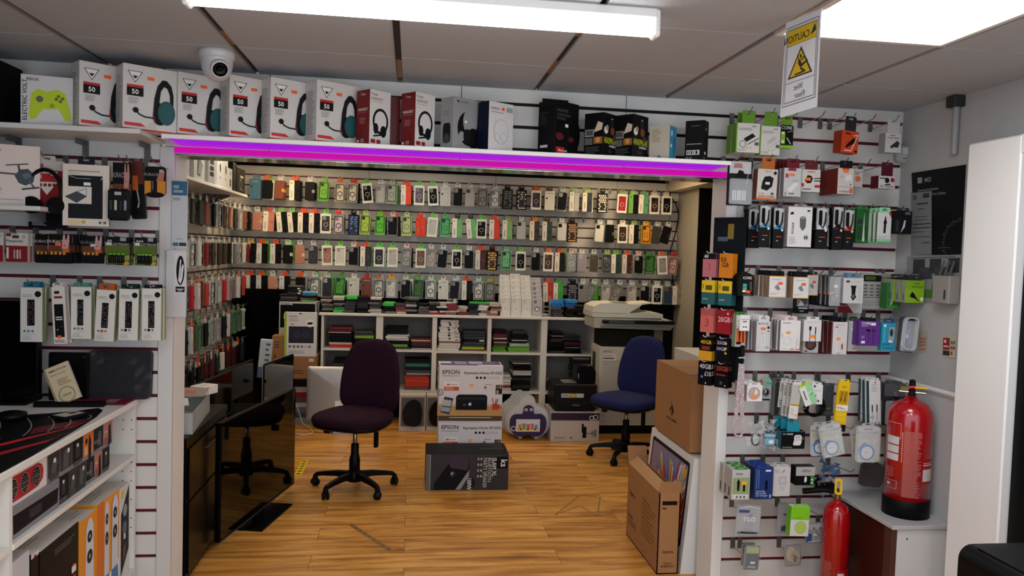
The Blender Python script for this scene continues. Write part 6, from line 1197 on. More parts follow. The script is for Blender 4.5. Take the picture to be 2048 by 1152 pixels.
R_('car_charger_box', 'small maroon and white car charger box at the right end of second row', 'charger', (1756, 352, 1793, 377), 3, 'c4bfbb', "E .5 .65 .14 1c1a1c .22/W .06 1c1a1c .4,.3,.7,.35/C .82 .7 .12 8a1a2c/T .08 .1 .14 333 FAST CHARGER/R .05 .75 .4 .85 444", y=-.22, d=.05, tab_c='4a0c1c', yaw=8, side='R 0 0 1 1 4a0c1c')
# row 3
def cablepack(lab, rect, y, tint, n=0, lo='17181a', hi=.52, key=0):
    t = R_('cable_pack', lab, 'cable', rect, 5, '151617', "R 0 0 1 %s 1d1e20/R 0 %s 1 1 8a8c8c/P .1,%s,.5,%s,.9,.95,.6,1,.1,.98 b8b8b4/R .3 .28 .8 .3 b8401c/R .3 .18 .5 .2 aaa/R .75 .43 .92 .48 d8d8d8/P 0,.48,.35,.6,.65,.6,1,.48 %s" % (hi, hi, hi, hi, tint), y=y, d=.012, n=n, tab_c='-', hk=True, step=.022, spare='dark cable packs in a row behind the '+' '.join(lab.split()[:6]))
    b = MB(); h = AY(rect[0], rect[1], y).z-AY(rect[0], rect[3], y).z; z0 = AY((rect[0]+rect[2])/2, rect[1], y).z-t.location.z
    b.box(-.018, -.004, -.012, 0, z0-h*.42, z0-h*.06, M('0c0c0e', .3), bev=.004); b.tube([(-.010, -.006, z0-h*.4), (.0, -.008, z0-h*.5), (.012, -.008, z0-h*.34), (.014, -.006, z0-h*.1)], .003, M('18181a', .3), 6); b.build('cable', t)
    for s in COL.objects:
        if s is not t and s.get('group') == 'spares: '+lab[:40] and not any(c.name.startswith('cable.') or c.name == 'cable' for c in s.children):
            c = b and COL.objects.get(t.children[-1].name).copy(); COL.objects.link(c); c.parent = s
    return t
cablepack('clear topped cable pack with blue edge, leftmost of the third row', (1497, 418, 1520, 496), -.10, '3a6a9a', 2)
cablepack('clear topped cable pack with bright blue edge, front one left of the white box', (1519, 411, 1541, 495), -.21, '5a8ab0')
cablepack('narrow cable pack with blue edge touching the big white box', (1547, 416, 1568, 497), -.19, '4a8ab0', 1)
R_('car_charger_box', 'large white carton with sideways black lettering and a grey car charger', 'charger', (1576, 414, 1624, 494), 5, 'd6d3d1', "V .25 .32 .14 141416 incase/P .08,.8,.24,.82,.2,.88,.1,.86 141416/P .48,.7,.52,.76,.62,.77,.72,.76,.75,.7,.74,.5,.62,.4,.5,.5 5a5a5a/E .62 .73 .11 8a8a8a .03/C .77 .24 .12 bcb9b7/R .70 .2 .75 .28 222/R .78 .2 .83 .28 222/R .78 .89 .9 .93 222/D .06 .06 .4 .26 6 aaa", y=-.20, d=.05, tab_c='8d8b89', side='R 0 0 1 1 9d9a98')
cablepack('cable pack with white edge, right of the big white carton', (1632, 416, 1656, 498), -.20, 'c8ccce', 1)
cablepack('cable pack with barcode label in the middle of the dark group', (1666, 414, 1686, 500), -.21, '3a1a16', 1)
cablepack('cable pack with orange edge, right one of the dark group', (1688, 420, 1708, 499), -.19, 'c8502a', 1)
R_('car_charger_pack', 'white and mint car charger pack, front of the green packs', 'charger', (1755, 425, 1783, 484), 5, 'c9c6c3', "R 0 0 1 .1 7ac08a/P .75,1,1,1,1,.8 a02018/P .45,.3,.6,.3,.62,.6,.68,.66,.62,.74,.58,.88,.54,.88,.48,.74,.42,.66,.46,.6 1a1a1c/D .08 .12 .9 .2 2 99b09a", y=-.21, d=.01, tab_c='8ac89a', n=4, step=.035, side='R 0 0 1 1 1f6a2a', spare='green sided pack behind the white and mint charger pack')
R_('car_charger_pack', 'dark green pack, leftmost of the green packs', 'charger', (1713, 418, 1738, 486), 5, '1f5a26', "R .1 .1 .9 .5 17401c/R .1 .55 .5 .7 2a2a2c/P .5,.05,.7,.05,.6,.9 b4c4b0", y=-.15, d=.01, tab_c='2a7a34', n=2, step=.03, spare='dark green pack behind the leftmost green pack')
R_('clear_case_pack', 'smoky clear box pack at the right end of the third row', 'pack', (1788, 422, 1824, 468), 5, '17171a', "R 0 .0 1 1 1b1b1e/X .75 .85 .1 a8a8a8 CTS/P .4,.05,.62,.3,.66,.6,.58,.6,.5,.3 b8bab8/R .1 .1 .3 .6 26262a", y=-.22, d=.06, tab_c='26262a')
# row 4
R_('cable_pack', 'black round topped cable pack with orange price tag', 'cable', (1477, 545, 1508, 592), 8, '121314', "T .28 .72 .11 d8d8d4 CORE/R .3 .4 .55 .52 4a9a84/R .3 .26 .55 .38 4a9a84/R .28 .16 .48 .25 d8d8d4/R .5 .12 .78 .24 e8581c/W .05 55585a .78,.3,.75,.6,.82,.6,.85,.2/R .3 .04 .85 .06 888", y=-.19, d=.012, n=4, tab_c='-', shape='dome', step=.024)
WB2 = "R 0 0 1 .035 e09a2a/R 0 .965 1 1 e09a2a/P .32,.5,.5,.62,.66,.42,.62,.34,.48,.34,.34,.44 77797c/R .52 .6 .8 .72 e8501c/D .08 .12 .6 .22 2 aaa/R .1 .82 .7 .86 aaa/O .84 .4 .05 .012 aaa"
R_('usb_hub_box', 'white and orange gadget box, left one of the three with orange tags', 'gadget', (1539, 552, 1572, 595), 8, 'cfccc8', WB2, y=-.21, d=.03, n=4, tab_c='17171a', step=.033, side='R 0 0 1 1 9d8468')
R_('usb_hub_box', 'white and orange gadget box, middle one of the three with orange tags', 'gadget', (1587, 554, 1618, 597), 8, 'cfccc8', WB2, y=-.22, d=.03, n=2, tab_c='17171a', step=.033, side='R 0 0 1 1 9d8468')
R_('usb_hub_box', 'white and orange gadget box, the one behind on the right', 'gadget', (1612, 550, 1637, 591), 8, 'c4c0bc', WB2, y=-.13, d=.03, tab_c='17171a', side='R 0 0 1 1 9d8468')
R_('card_reader_box', 'small black box with clear window below the orange tagged gadget boxes', 'gadget', (1592, 598, 1618, 627), 8, '131214', "R .05 .48 .95 .98 77797c/P .3,.98,.9,.98,.9,.7,.7,.6 3a3c40/P .1,.5,.6,.55,.4,.9 b8bcc0/R .2 .32 .9 .42 b0b0ae/T .3 .12 .14 b0b0ae acer", y=-.10, d=.03, tab_c='-', hk=False)
t_ = cablepack('x', (1655, 556, 1678, 614), -.21, 'c0502a', 0) if 0 else R_('cable_pack', 'long group of clear cable packs with orange red edges, the front one', 'cable', (1655, 552, 1679, 614), 8, '1b1a1c', "R 0 .42 1 1 5a5a5c/P .2,.5,.6,.5,.7,.95,.3,.95 1c1b1d/R .55 .62 .85 .72 d8d8d4/P 0,.4,1,.44,1,.48,0,.46 b8401c/R .4 .28 .8 .31 b0402c/R .4 .2 .6 .22 999/R .75 .34 .88 .39 d8d8d4", y=-.21, d=.012, n=6, tab_c='-', step=.024, clear=.98, spare='clear cable pack behind the front one with orange red edge')
R_('shaver_box', 'white box with black charger picture and blue packet behind', 'gadget', (1687, 556, 1727, 607), 8, 'c4c2c0', "P .38,.62,.62,.62,.66,.7,.36,.7 17171a/P .4,.62,.62,.62,.6,.35,.66,.25,.5,.1,.38,.25,.42,.35 1c1c1e/E .5 .28 .08 55585a .08/R .4 .82 .9 .88 c4bc9a/R .12 .82 .3 .9 333/O .82 .6 .06 .01 888/O .82 .46 .06 .01 888/O .82 .32 .06 .01 888/O .82 .18 .06 .01 888", y=-.20, d=.03, n=1, tab_c='5a7a94')
R_('leaflet', 'maroon and white leaflet box under the white charger box', 'gadget', (1676, 600, 1725, 626), 8, 'c4bfbb', "P 0,0,.65,0,.45,.6,.1,1,0,1 6a1014/P .65,0,.75,0,.5,.65,.2,1,.12,1,.42,.6 c8bfb8/T .05 .5 .14 c8a8a8 Fast Car Charger", y=-.11, d=.02, tab_c='-', hk=False)
t = thing('alarm_keypad', 'off-white alarm keypad with green display mounted on the slatted wall', 'alarm panel', (0, 0, 0)); l, w, z, h = at(1723, 546, 1764, 596, -.03); b = MB(); b.T = Matrix.Translation((l, -.03, z)); KP = M('a9a5a0', .45); b.box(0, w, 0, .028, 0, h, KP, bev=.004); b.box(w*.08, w*.94, -.001, 0, h*.66, h*.92, '1c1f1c'); b.build('housing', t)
b = MB(); b.T = Matrix.Translation((l, -.031, z)); b.box(w*.16, w*.66, -.001, 0, h*.72, h*.87, M('4a5a1c', .3)); b.build('display', t); b = MB(); b.T = Matrix.Translation((l, -.031, z))
for r in range(4):
    for c in range(3): b.prism(circ(w*(.2+.3*c)+(.0 if c < 2 else .0), h*(.12+.13*r), w*.10, 12, h*.035), -.002, .001, '6a6866')
b.build('keys', t)
l2, w2, z2, h2 = at(1724, 596, 1772, 618, -.05); b = MB(); b.T = Matrix.Translation((l2, -.05, z2)); b.box(0, w2, 0, .004, 0, h2, KP, bev=.001); b.art(w2, h2, 'D .05 .2 .9 .8 4 8d8984'); b.build('flap', t)
t = thing('alarm_box', 'grey box of the alarm system right of the keypad', 'alarm panel'); l, w, z, h = at(1766, 547, 1793, 600, -.04); b = MB(); b.T = Matrix.Translation((l, -.04, z)); b.box(0, w, 0, .038, 0, h, M('918e8b', .5), bev=.003); b.prism(circ(w*.45, h*.5, .003), -.0006, 0, '222'); b.build('housing', t)
R_('charger_pack', 'lime green car charger box in front, overhanging the corner', 'charger', (1812, 561, 1849, 606), 8, '7fa81f', "R 0 .62 1 1 74a01c/P .22,.3,.34,.5,.44,.44,.62,.2,.8,.04,.7,.08,.5,.2,.3,.24 17181a/T .4 .82 .08 2a3a0c CORE/R .3 .7 .9 .73 3a5a10/R .8 .1 .95 .25 d8e0d0", y=-.25, d=.03, n=3, tab_c='2a2a2c', step=.045, side='R 0 0 1 1 8f8e90/R .3 .1 .6 .4 55555a', spare='grey sided box behind the lime green charger box')
R_('charger_pack', 'green pack with white wedge left below the lime box', 'charger', (1774, 566, 1800, 617), 8, '2a6a2a', "P .3,.1,.8,.5,.7,.95,.4,.95 c4c8c0/R .1 .02 .9 .1 3a8a3a", y=-.14, d=.05, tab_c='-', side='R 0 0 1 1 2a6a2a')
# row 5
R_('cable_pack', 'cable pack with white label above and orange window below, leftmost', 'cable', (1469, 630, 1492, 694), 10, 'a8a6a4', "R 0 .0 .1 1 4a7a2a/R .2 .12 .95 .56 e8641c/R .2 .08 .6 .16 1c1a1c/P .42,.16,.5,.16,.55,.5,.4,.5 2a1a14/P .75,.14,.85,.14,.8,.5,.7,.5 2a1a14/R .15 .58 1 .98 d0cdca/O .3 .82 .08 .02 a05a50", y=-.16, d=.03, tab_c='3a7a2a', n=1)
R_('label_card', 'small white price card hanging over the orange windowed cable pack', 'card', (1480, 630, 1500, 662), 10, 'd6d4d2', "R .1 .7 .9 .74 888/R .3 .55 .7 .62 444/R .3 .1 .7 .4 e0dedc/C .4 .25 .08 333/C .62 .25 .08 333", y=-.225, d=.003, tab_c='-', hk=False)
R_('cable_box', 'grey white box with white cable picture and orange tag, second in row', 'cable', (1513, 643, 1541, 703), 10, 'c2c0bf', "T .1 .9 .05 222 MICRO USB/R .3 .72 .66 .8 e8701c/C .84 .8 .1 2a2a30/E .84 .68 .08 2a2a30 .02/W .035 dcdad9 .4,.6,.34,.3,.45,.2,.58,.22,.6,.4,.56,.56/R .36 .56 .46 .62 c8a080/D .7 .1 .95 .18 3 888/O .14 .2 .05 .01 999/O .14 .12 .05 .01 999", y=-.21, d=.02, n=5, tab_c='c9c7c5', step=.027, side='R 0 0 1 1 8f8e8e')
R_('cable_box', 'large white box with coiled white cable picture and orange tag', 'cable', (1561, 641, 1601, 702), 10, 'd6d3d1', "R .1 .9 .5 .93 888/R .28 .56 .5 .64 f08a1c/O .35 .33 .2 .012 bdbab8/O .35 .33 .16 .012 c4c1bf/E .1 .5 .02 aaa .1/R .5 .04 .72 .08 d87a6a/R .78 .04 .98 .08 d87a6a/O .15 .07 .03 .01 999/O .28 .07 .03 .01 999/E .85 .3 .06 c4c1bf .15", y=-.21, d=.02, n=4, tab_c='cfb8b4', step=.03, side='R 0 0 1 1 8f8e8e')
R_('cable_box', 'white box with two black plugs picture, hanging in front of a round one', 'cable', (1608, 640, 1643, 683), 10, 'cfccca', "R .1 .88 .9 .9 aaa/P .3,.52,.42,.52,.44,.7,.3,.7 17171a/R .34 .0 .38 .52 26262a/R .64 .35 .7 .68 17171a/R .655 .0 .685 .35 26262a/R .35 .16 .65 .3 f08a1c", y=-.22, d=.04, tab_c='cfccca', side='R 0 0 1 1 a8a5a3')
R_('cable_box', 'white box with dark ring below the two plugs box', 'cable', (1606, 684, 1637, 706), 10, 'c4c1bf', "E .5 .75 .36 26262a .5/E .5 .78 .26 7a5048 .36/R .1 .1 .3 .24 b0302c", y=-.14, d=.03, tab_c='-', hk=False)
R_('earphone_box', 'white box with maroon side and white earphones picture', 'earphones', (1664, 644, 1695, 709), 10, 'cbc7c5', "R 0 0 .05 1 5a0c14/R .2 .9 .8 .92 999/R .2 .82 .38 .86 a05a60/O .55 .74 .16 .02 b4b1af/R .3 .44 .55 .52 f08a1c/E .68 .24 .06 8a4a3a .1/W .02 e4e2e0 .35,.4,.3,.1/W .02 e4e2e0 .55,.42,.8,.42/R .35 .03 .6 .05 999", y=-.22, d=.03, n=3, tab_c='17171a', step=.035, side='R 0 0 1 1 4a0a12')
R_('earphone_box', 'grey white earphone box next to the maroon sided one', 'earphones', (1697, 642, 1716, 703), 10, 'b4b2b1', "E .6 .5 .2 c8c6c5 .12/R .3 .7 .7 .76 dcdcda/R .4 .08 .9 .11 a05a60/C .8 .9 .12 a8a0a4/W .03 c8c6c5 .5,.45,.5,.15", y=-.16, d=.03, tab_c='26262a')
R_('earphone_box', 'purple box with black earphones', 'earphones', (1719, 642, 1760, 692), 10, '5c3080', "T .1 .85 .11 e8e4ec CORE/T .1 .78 .05 c4b4d0 Earphones/R .55 .82 .78 .93 e4e0e4/P .32,.6,.52,.55,.52,.66,.34,.68 221a2a/R .44 .1 .46 .6 2a1c34/O .68 .62 .07 .035 221a2a/R .67 .1 .69 .56 2a1c34/R .1 .1 .28 .2 e0dce4/R .1 .3 .25 .4 8a68a4", y=-.21, d=.025, n=1, tab_c='1c1a20')
R_('earphone_box', 'cyan box with black earphones in a clear window', 'earphones', (1764, 646, 1791, 702), 10, '2a8fae', "P .5,.38,.9,.38,.95,.85,.55,.85 9a9e9a/E .7 .65 .12 2a2a2c .14/T .06 .2 .08 0c3040 JOLIZ/R .1 .08 .9 .12 1c6a84/C .2 .9 .1 d8e4e8/R .12 .3 .2 .8 5ab4cc/R .5 .3 .8 .38 dcdcdc", y=-.21, d=.03, tab_c='1a4a6e')
t = R_('selfie_pack', 'clear oval pack of blue and grey earphones at the right end of fifth row', 'earphones', (1801, 634, 1833, 705), 10, '3a3c46', "P .2,.4,.6,.5,.7,.7,.4,.65 5a74a0/P .5,.2,.9,.3,.85,.5,.55,.45 3a5a94/P .2,.15,.5,.2,.4,.4 1c1c20/P .3,.7,.6,.72,.5,.9 6a5a7a/R .25 .08 .7 .12 c8c8cc/R .4 .4 .55 .5 d8d8d8", y=-.24, d=.012, tab_c='-', shape='round', tilt=4, clear=.9)
b = MB(); h = .148; z0 = AY(1817, 634, -.24).z-t.location.z; w = .064; b.ring(rrect(-w/2, w/2, z0-h, z0, .02), rrect(-w/2+.005, w/2-.005, z0-h+.005, z0-.005, .016), -.028, -.006, M('b4b6ba', .15)); b.build('rim', t)
# lanyard
t = thing('lanyard', 'pink flowered lanyard with black clip hanging from the leftmost cable pack', 'lanyard', (0, 0, 0)); P1 = AY(1485, 693, -.25); b = MB(); b.box(P1.x-.012, P1.x+.012, -.257, -.243, P1.z-.045, P1.z+.005, M('0e0e0f', .25), bev=.006); b.box(P1.x-.010, P1.x+.010, -.257, -.243, P1.z-.078, P1.z-.05, M('0e0e0f', .25), bev=.006); b.build('clip', t); b = MB(); b.box(P1.x-.016, P1.x+.016, -.252, -.248, P1.z-.052, P1.z-.047, STEEL); b.build('buckle', t)
LM = bpy.data.materials.new('flowered_ribbon'); LM.use_nodes = True; nt = LM.node_tree; vn = nt.nodes.new('ShaderNodeTexVoronoi'); vn.inputs['Scale'].default_value = 90; cr = nt.nodes.new('ShaderNodeValToRGB'); cr.color_ramp.elements[0].color = rgb('a03040'); cr.color_ramp.elements[1].color = rgb('c8c0c0'); cr.color_ramp.elements[0].position = .12; cr.color_ramp.elements[1].position = .3; k_ = cr.color_ramp.elements.new(.5); k_.color = rgb('a09094'); tcx = nt.nodes.new('ShaderNodeTexCoord'); nt.links.new(tcx.outputs['Object'], vn.inputs['Vector']); nt.links.new(vn.outputs['Distance'], cr.inputs[0]); nt.links.new(cr.outputs[0], nt.nodes['Principled BSDF'].inputs['Base Color'])
b = MB(); A0 = (P1.x-.004, -.25, P1.z-.075); A1 = AY(1469, 866, -.25); A2 = AY(1484, 866, -.25)
for q0, q1, w in ((A0, A1, .009), ((P1.x+.003, -.252, P1.z-.075), A2, .009)): b.add([(q0[0]-w, q0[1], q0[2]), (q0[0]+w, q0[1], q0[2]), (q1[0]+w, q1[1], q1[2]), (q1[0]-w, q1[1], q1[2])], [(0, 1, 2, 3)], LM); b.add([(q0[0]-w, q0[1]+.001, q0[2]), (q0[0]+w, q0[1]+.001, q0[2]), (q1[0]+w, q1[1]+.001, q1[2]), (q1[0]-w, q1[1]+.001, q1[2])], [(3, 2, 1, 0)], LM)
b.tube([(A1.x, -.25, A1.z), (A1.x+.008, -.25, A1.z-.014), (A2.x-.004, -.252, A2.z-.014), (A2.x, -.252, A2.z)], .006, LM, 8); b.build('ribbon', t)
# row 6
t = R_('ring_light_box', 'square white box with a round picture and orange tag', 'gadget', (1494, 771, 1525, 803), 13, 'd8d5d3', "O .48 .5 .38 .02 5a3a34/C .48 .5 .36 b8a09a/P .5,.4,.68,.5,.62,.78,.55,.7 e8e0de/R .36 .22 .66 .4 f08a1c", y=-.22, d=.04, n=2, tab_c='d4d1cf', side='R 0 0 1 1 a8a09a', step=.045)
R_('fan_pack', 'teal topped pack with small black fan right of the round picture box', 'gadget', (1524, 760, 1543, 801), 13, '9a9c9c', "R 0 .7 1 1 6aa894/P 0,.8,.25,.78,.25,.95,0,.95 d86a4a/C .45 .4 .4 1c1c1e/O .45 .4 .34 .04 8d8d8d/P .3,.3,.5,.4,.5,.5,.3,.55 aaa/R .1 .0 .9 .08 1c1c1e", y=-.13, d=.02, tab_c='6aa894')
R_('adapter_pack', 'large grey blister pack behind the fan of striped cards', 'pack', (1548, 757, 1582, 832), 13, '6f7070', "R .05 .02 .4 .98 3a3b3c/P .3,.02,1,.1,1,.3,.4,.3 8f9192", y=-.06, d=.03, tab_c='5a5b5c', hk=False)
for i, (r, ti) in enumerate((((1560, 762, 1578, 815), 4), ((1567, 764, 1585, 832), 3), ((1576, 765, 1593, 834), 4))):
    R_('adapter_card', 'white adapter card with slanted print, one of three fanned out', 'pack', r, 13, 'bdb9b4', "R 0 0 1 1 b9b5b0/D .1 .6 .4 .9 8 2a2a2a/D .1 .05 .5 .3 7 44403c/P .5,.2,.9,.2,.9,.5,.5,.5 c8c5c2", y=-.14-.02*i, d=.004, tilt=ti, tab_c='cac6c2', group='striped adapter cards fanned out', hk=(i == 0))
R_('adapter_card', 'white adapter card with yellow stripe, front of the fanned cards', 'pack', (1584, 766, 1602, 838), 13, 'd6d3d0', "R .02 .36 .98 .42 b8921c/D .15 .1 .6 .3 4 aaa/E .75 .1 .15 e8a84a .04/R 0 .44 1 .95 b4b0aa", y=-.22, d=.004, tilt=5, tab_c='d6d3d0')
R_('smart_box', 'white and mint box hanging at a slant over the coiled cable', 'pack', (1597, 772, 1622, 812), 13, '8fce9a', "R 0 0 .52 1 dad7d5/R .2 .3 .3 .8 555/P .6,.5,.8,.5,.85,.6,.6,.65 d8e4d8/O .76 .52 .09 .04 1c1c1e", y=-.23, d=.02, tilt=-24, tab_c='b4d020')
R_('earphone_box', 'white box with three round icons over the coiled cable', 'earphones', (1622, 770, 1646, 809), 13, 'd8d5d3', "C .3 .93 .09 26262c/R .3 .7 .9 .72 999/R .2 .4 .45 .5 77808c/C .4 .18 .08 26262a/C .64 .18 .08 26262a", y=-.22, d=.012, n=3, tab_c='d8d5d3', step=.03)
t = thing('coiled_cable', 'black cable coiled in a loop below the white icon box', 'cable', (0, 0, 0)); c = AY(1629, 812, -.15); b = MB()
for i in range(7): r = .052-.003*i; b.tube([(c.x+r*math.cos(a*math.pi/12), -.15+.006*math.sin(i*2+a), c.z+(r*.9)*math.sin(a*math.pi/12)-.002*i) for a in range(24)], .0042, M('0c0c0d', .25), 6, closed=True)
b.build('cord', t); b = MB()
for px in (1607, 1656): p = AY(px, 817, -.175); b.tube([(p.x-.010, p.y, p.z), (p.x+.010, p.y, p.z+.001)], .0035, M('c8a860', .25, .8), 8)
b.build('connectors', t, 'brass coloured connectors')
t = R_('aux_cable_pack', 'bright yellow pack reading AUX with green tipped plugs, hanging at a slant', 'cable', (1676, 764, 1699, 863), 13, 'e0b80c', "X .5 .88 .035 1c1a10 AUX/P .1,.55,.9,.55,.9,.82,.1,.82 b88a08/R .28 .6 .36 .68 2a2a1c/W .07 2a5a3a .32,.68,.36,.8/R .62 .6 .7 .68 2a2a1c/W .07 2a5a3a .66,.68,.7,.8/R .0 .42 1 .53 e8e4dc/T .1 .45 .05 1c1a10 RX/T .45 .45 .028 1c1a10 Music/T .15 .32 .04 f0d870 AUDIO/T .15 .22 .04 f0d870 CABLE/R 0 0 1 .14 1a1812/C .3 .05 .08 e0b80c/C .6 .05 .08 e0b80c/P .2,.14,.3,.17,.5,.14,.7,.18,.8,.14 f0a030", y=-.23, d=.015, tilt=4.5, tab_c='e8c414')
R_('cable_box', 'grey boxes hung between the white icon box and the yellow pack', 'cable', (1648, 766, 1668, 830), 13, '4a5458', "R .1 .1 .9 .9 3a4448", y=-.12, d=.03, n=1, tab_c='c4c2c0', spare='grey box behind the one left of the yellow pack')
ST_ = "R .2 .3 .3 .46 1c1c1e/R .24 .1 .27 .3 333/R .6 .3 .7 .46 26262a/R .64 .1 .67 .3 333/R .05 .16 .4 .2 9aa0a8/D .2 .75 .8 .95 4 b0adab/C .22 .04 .1 8d8d90/C .5 .04 .1 8d8d90/C .8 .04 .1 8d8d90"
R_('stylus_pack', 'tall white audio cable box, back one of the leaning pair', 'cable', (1721, 758, 1738, 842), 13, 'c2c0be', ST_, y=-.15, d=.02, tab_c='c2c0be', tilt=-2, side='R 0 0 1 1 2c4a4c')
R_('stylus_pack', 'tall white audio cable box, front one of the leaning pair', 'cable', (1737, 762, 1760, 850), 13, 'cfcdcb', ST_, y=-.22, d=.02, tab_c='cfcdcb', tilt=-4, n=1, side='R 0 0 1 1 2c4a4c')
t = R_('headphone_pack', 'dark violet headphone blister pack behind the fire extinguisher top', 'headphones', (1768, 768, 1812, 850), 13, '2b2430', "R 0 .7 1 1 55545a/R .72 .86 .98 .94 b8921c/E .5 .4 .4 1c1722 .3/E .4 .45 .2 3a2450 .2/R .35 .3 .7 .36 9a9a9c/R 0 .0 1 .12 1a1a1c/C .85 .6 .06 e0a020", y=-.14, d=.02, n=1, tab_c='4a4950', clear=.6)
# row 7
t = thing('case_bag', 'clear plastic bags with a pale blue earbud case, leftmost in the seventh row', 'bag', (0, 0, 0)); c = AY(1527, 872, -.18); b = MB(); R = random.Random(9)
for i in range(60):
    a, e = R.uniform(0, 6.28), R.uniform(-1, 1); p = Vector((c.x+R.uniform(-.055, .06), -.16+R.uniform(-.04, .03), c.z+R.uniform(-.05, .055))); q = .028
    b.add([tuple(p), tuple(p+Vector((q*math.cos(a), R.uniform(-.01, .01), q*math.sin(a)))), tuple(p+Vector((q*math.cos(a+1.2), R.uniform(-.01, .01), q*math.sin(a+1.2))))], [(0, 1, 2)], M('c8cacb', .12, 0, 0, .35))
b.build('bag', t); p = AY(1539, 880, -.21); b = MB(); b.box(p.x-.026, p.x+.024, -.225, -.20, p.z-.026, p.z+.010, M('7aa4b8', .45), bev=.008); b.box(p.x-.027, p.x+.025, -.226, -.20, p.z+.011, p.z+.028, M('84aec0', .45), bev=.007); b.box(p.x-.010, p.x+.010, -.2265, -.225, p.z-.012, p.z+.002, 'd8e0e4'); b.build('earbud_case', t); p = AY(1510, 878, -.16); MB().ring(circ(p.x, p.z, .022, 16, .03), circ(p.x, p.z, .017, 16, .025), -.17, -.165, M('3a3a3c')).build('cord', t)
fhook(AY(1512, 850, 0).x, ZR(15), 'hook with grey plate behind the clear plastic bags')
t = R_('earbud_box', 'teal and black box with white earbud case picture', 'earphones', (1563, 863, 1610, 898), 15, '141312', "R 0 .98 1 1 1a8a9a/T .05 .8 .1 8ab0b8 OO/T .25 .8 .1 d8dcdc BUDS/P .5,.25,.54,.5,.54,.74,.62,.8,.8,.8,.86,.7,.86,.35,.8,.2,.55,.2 d4d1ce/W .02 8d8a88 .54,.5,.86,.54/C .64 .66 .05 aaa/C .74 .68 .05 aaa/O .9 .6 .05 .015 8d8a88/D .05 .05 .5 .14 2 888", y=-.23, d=.05, n=2, tab_c='158094', tab_h=.045, side='R 0 0 1 1 0f5a6c', step=.055)
YO = "X .5 .78 .07 444444 YOYO CHARGER/R .32 .89 .68 .93 222/C .18 .66 .075 b0aa2c/O .36 .67 .06 .012 8d8a6a/C .54 .66 .075 b0aa2c/O .8 .56 .12 .03 b0a878/C .8 .56 .085 dcd8d0/C .78 .56 .02 333/C .84 .56 .02 333/W .05 3a6c94 .12,.34,.3,.5,.38,.52,.5,.44/O .48 .27 .32 .07 3a7cae/C .48 .27 .25 d2d0d0/R .34 .27 .52 .285 9a9aa4/C .86 .08 .07 b4ae34/R .1 .72 .8 .735 aaa"
R_('magnetic_charger_pack', 'grey card pack with round blue charger, tilted, left one', 'charger', (1638, 848, 1681, 914), 15, 'b7b5b4', YO, y=-.25, d=.006, tilt=-12, tab_c='a8a6a4', clear=.98, shape='round', hk=False)
R_('magnetic_charger_pack', 'grey card pack with round blue charger, upright, right one', 'charger', (1712, 852, 1759, 925), 15, 'b7b5b4', YO, y=-.25, d=.006, tab_c='a8a6a4', clear=.98, shape='round', hk=False)
R_('magnetic_charger_pack', 'second blue charger pack peeking out behind the tilted left one', 'charger', (1620, 850, 1658, 912), 15, 'b0aeac', YO, y=-.20, d=.006, tilt=-3, tab_c='a8a6a4', shape='round', hk=False)
R_('magnetic_charger_pack', 'second blue charger pack peeking out behind the upright right one', 'charger', (1699, 856, 1738, 922), 15, 'b0aeac', YO, y=-.20, d=.006, tilt=-8, tab_c='a8a6a4', shape='round', hk=False)
for px, lab in ((1655, 'hook carrying the left blue charger packs'), (1728, 'hook carrying the right blue charger packs')): fhook(AY(px, 860, 0).x, ZR(15), lab)
# row 8
t = R_('usb_charger_pack', 'green tabbed grey pack with black and yellow charger in its window', 'charger', (1464, 940, 1500, 1000), 17, 'b4b2b0', "R .05 .2 .95 .74 8a9a6a/X .4 .83 .09 222 wrec/P .3,.3,.42,.3,.45,.6,.36,.7,.28,.6 17171a/R .62 .28 .74 .5 17171a/R .56 .5 .82 .62 e8a81c/R .05 .04 .9 .18 c8c8c4/C .3 .1 .06 555/C .5 .1 .06 555/C .7 .1 .06 555", y=-.24, d=.04, tab_c='3a7a2c', n=2, step=.045, side='R 0 0 1 1 a8a8a4/R .2 .1 .5 .4 3a3a3a')
R_('car_charger_box', 'blue car charger box reading Universal Micro-USB Car Charger', 'charger', (1509, 936, 1545, 999), 17, '16306a', "R .6 .88 .9 .94 c8d4e8/R .6 .3 .75 .6 0c1424/R .1 .35 .14 .95 5a74a8/R .22 .35 .26 .95 5a74a8/T .1 .24 .055 b4c4e0 Universal/T .1 .17 .055 b4c4e0 Micro-USB/T .1 .10 .055 b4c4e0 Car Charger/R .85 .05 .95 .16 8aa0c8", y=-.23, d=.04, n=2, tab_c='1c3c7c', side='R 0 0 1 1 0f2450', step=.045)
R_('charger_box', 'plain white charger box right of the blue box', 'charger', (1547, 934, 1581, 993), 17, 'c6c2bf', "P .3,.4,.78,.4,.78,.68,.3,.68 b0acaa/R .42 .48 .66 .6 c4c0be/R .44 .2 .48 .38 99969/R .6 .2 .64 .38 999696/D .06 .8 .4 .92 3 aaa".replace('99969/', '999696/'), y=-.20, d=.03, tab_c='b4b0ae', n=1)
R_('charger_box', 'black and white charger box with green strip at its lower right', 'charger', (1592, 934, 1630, 971), 17, '101011', "R 0 .52 1 1 a8a6a3/X .55 .72 .12 333333 REVIVE/P .45,.2,.52,.15,.58,.25,.58,.42,.52,.5,.46,.42 d8d8d8/R .78 .05 .95 .5 3c8a44/R .8 .1 .93 .16 c8e0c8/R .8 .28 .93 .34 c8e0c8", y=-.22, d=.05, tab_c='26262a')
t = thing('cloth_bag', 'clear bag with blue cloth and black clip hanging right of the green striped box', 'bag', (0, 0, 0)); b = MB(); R = random.Random(21)
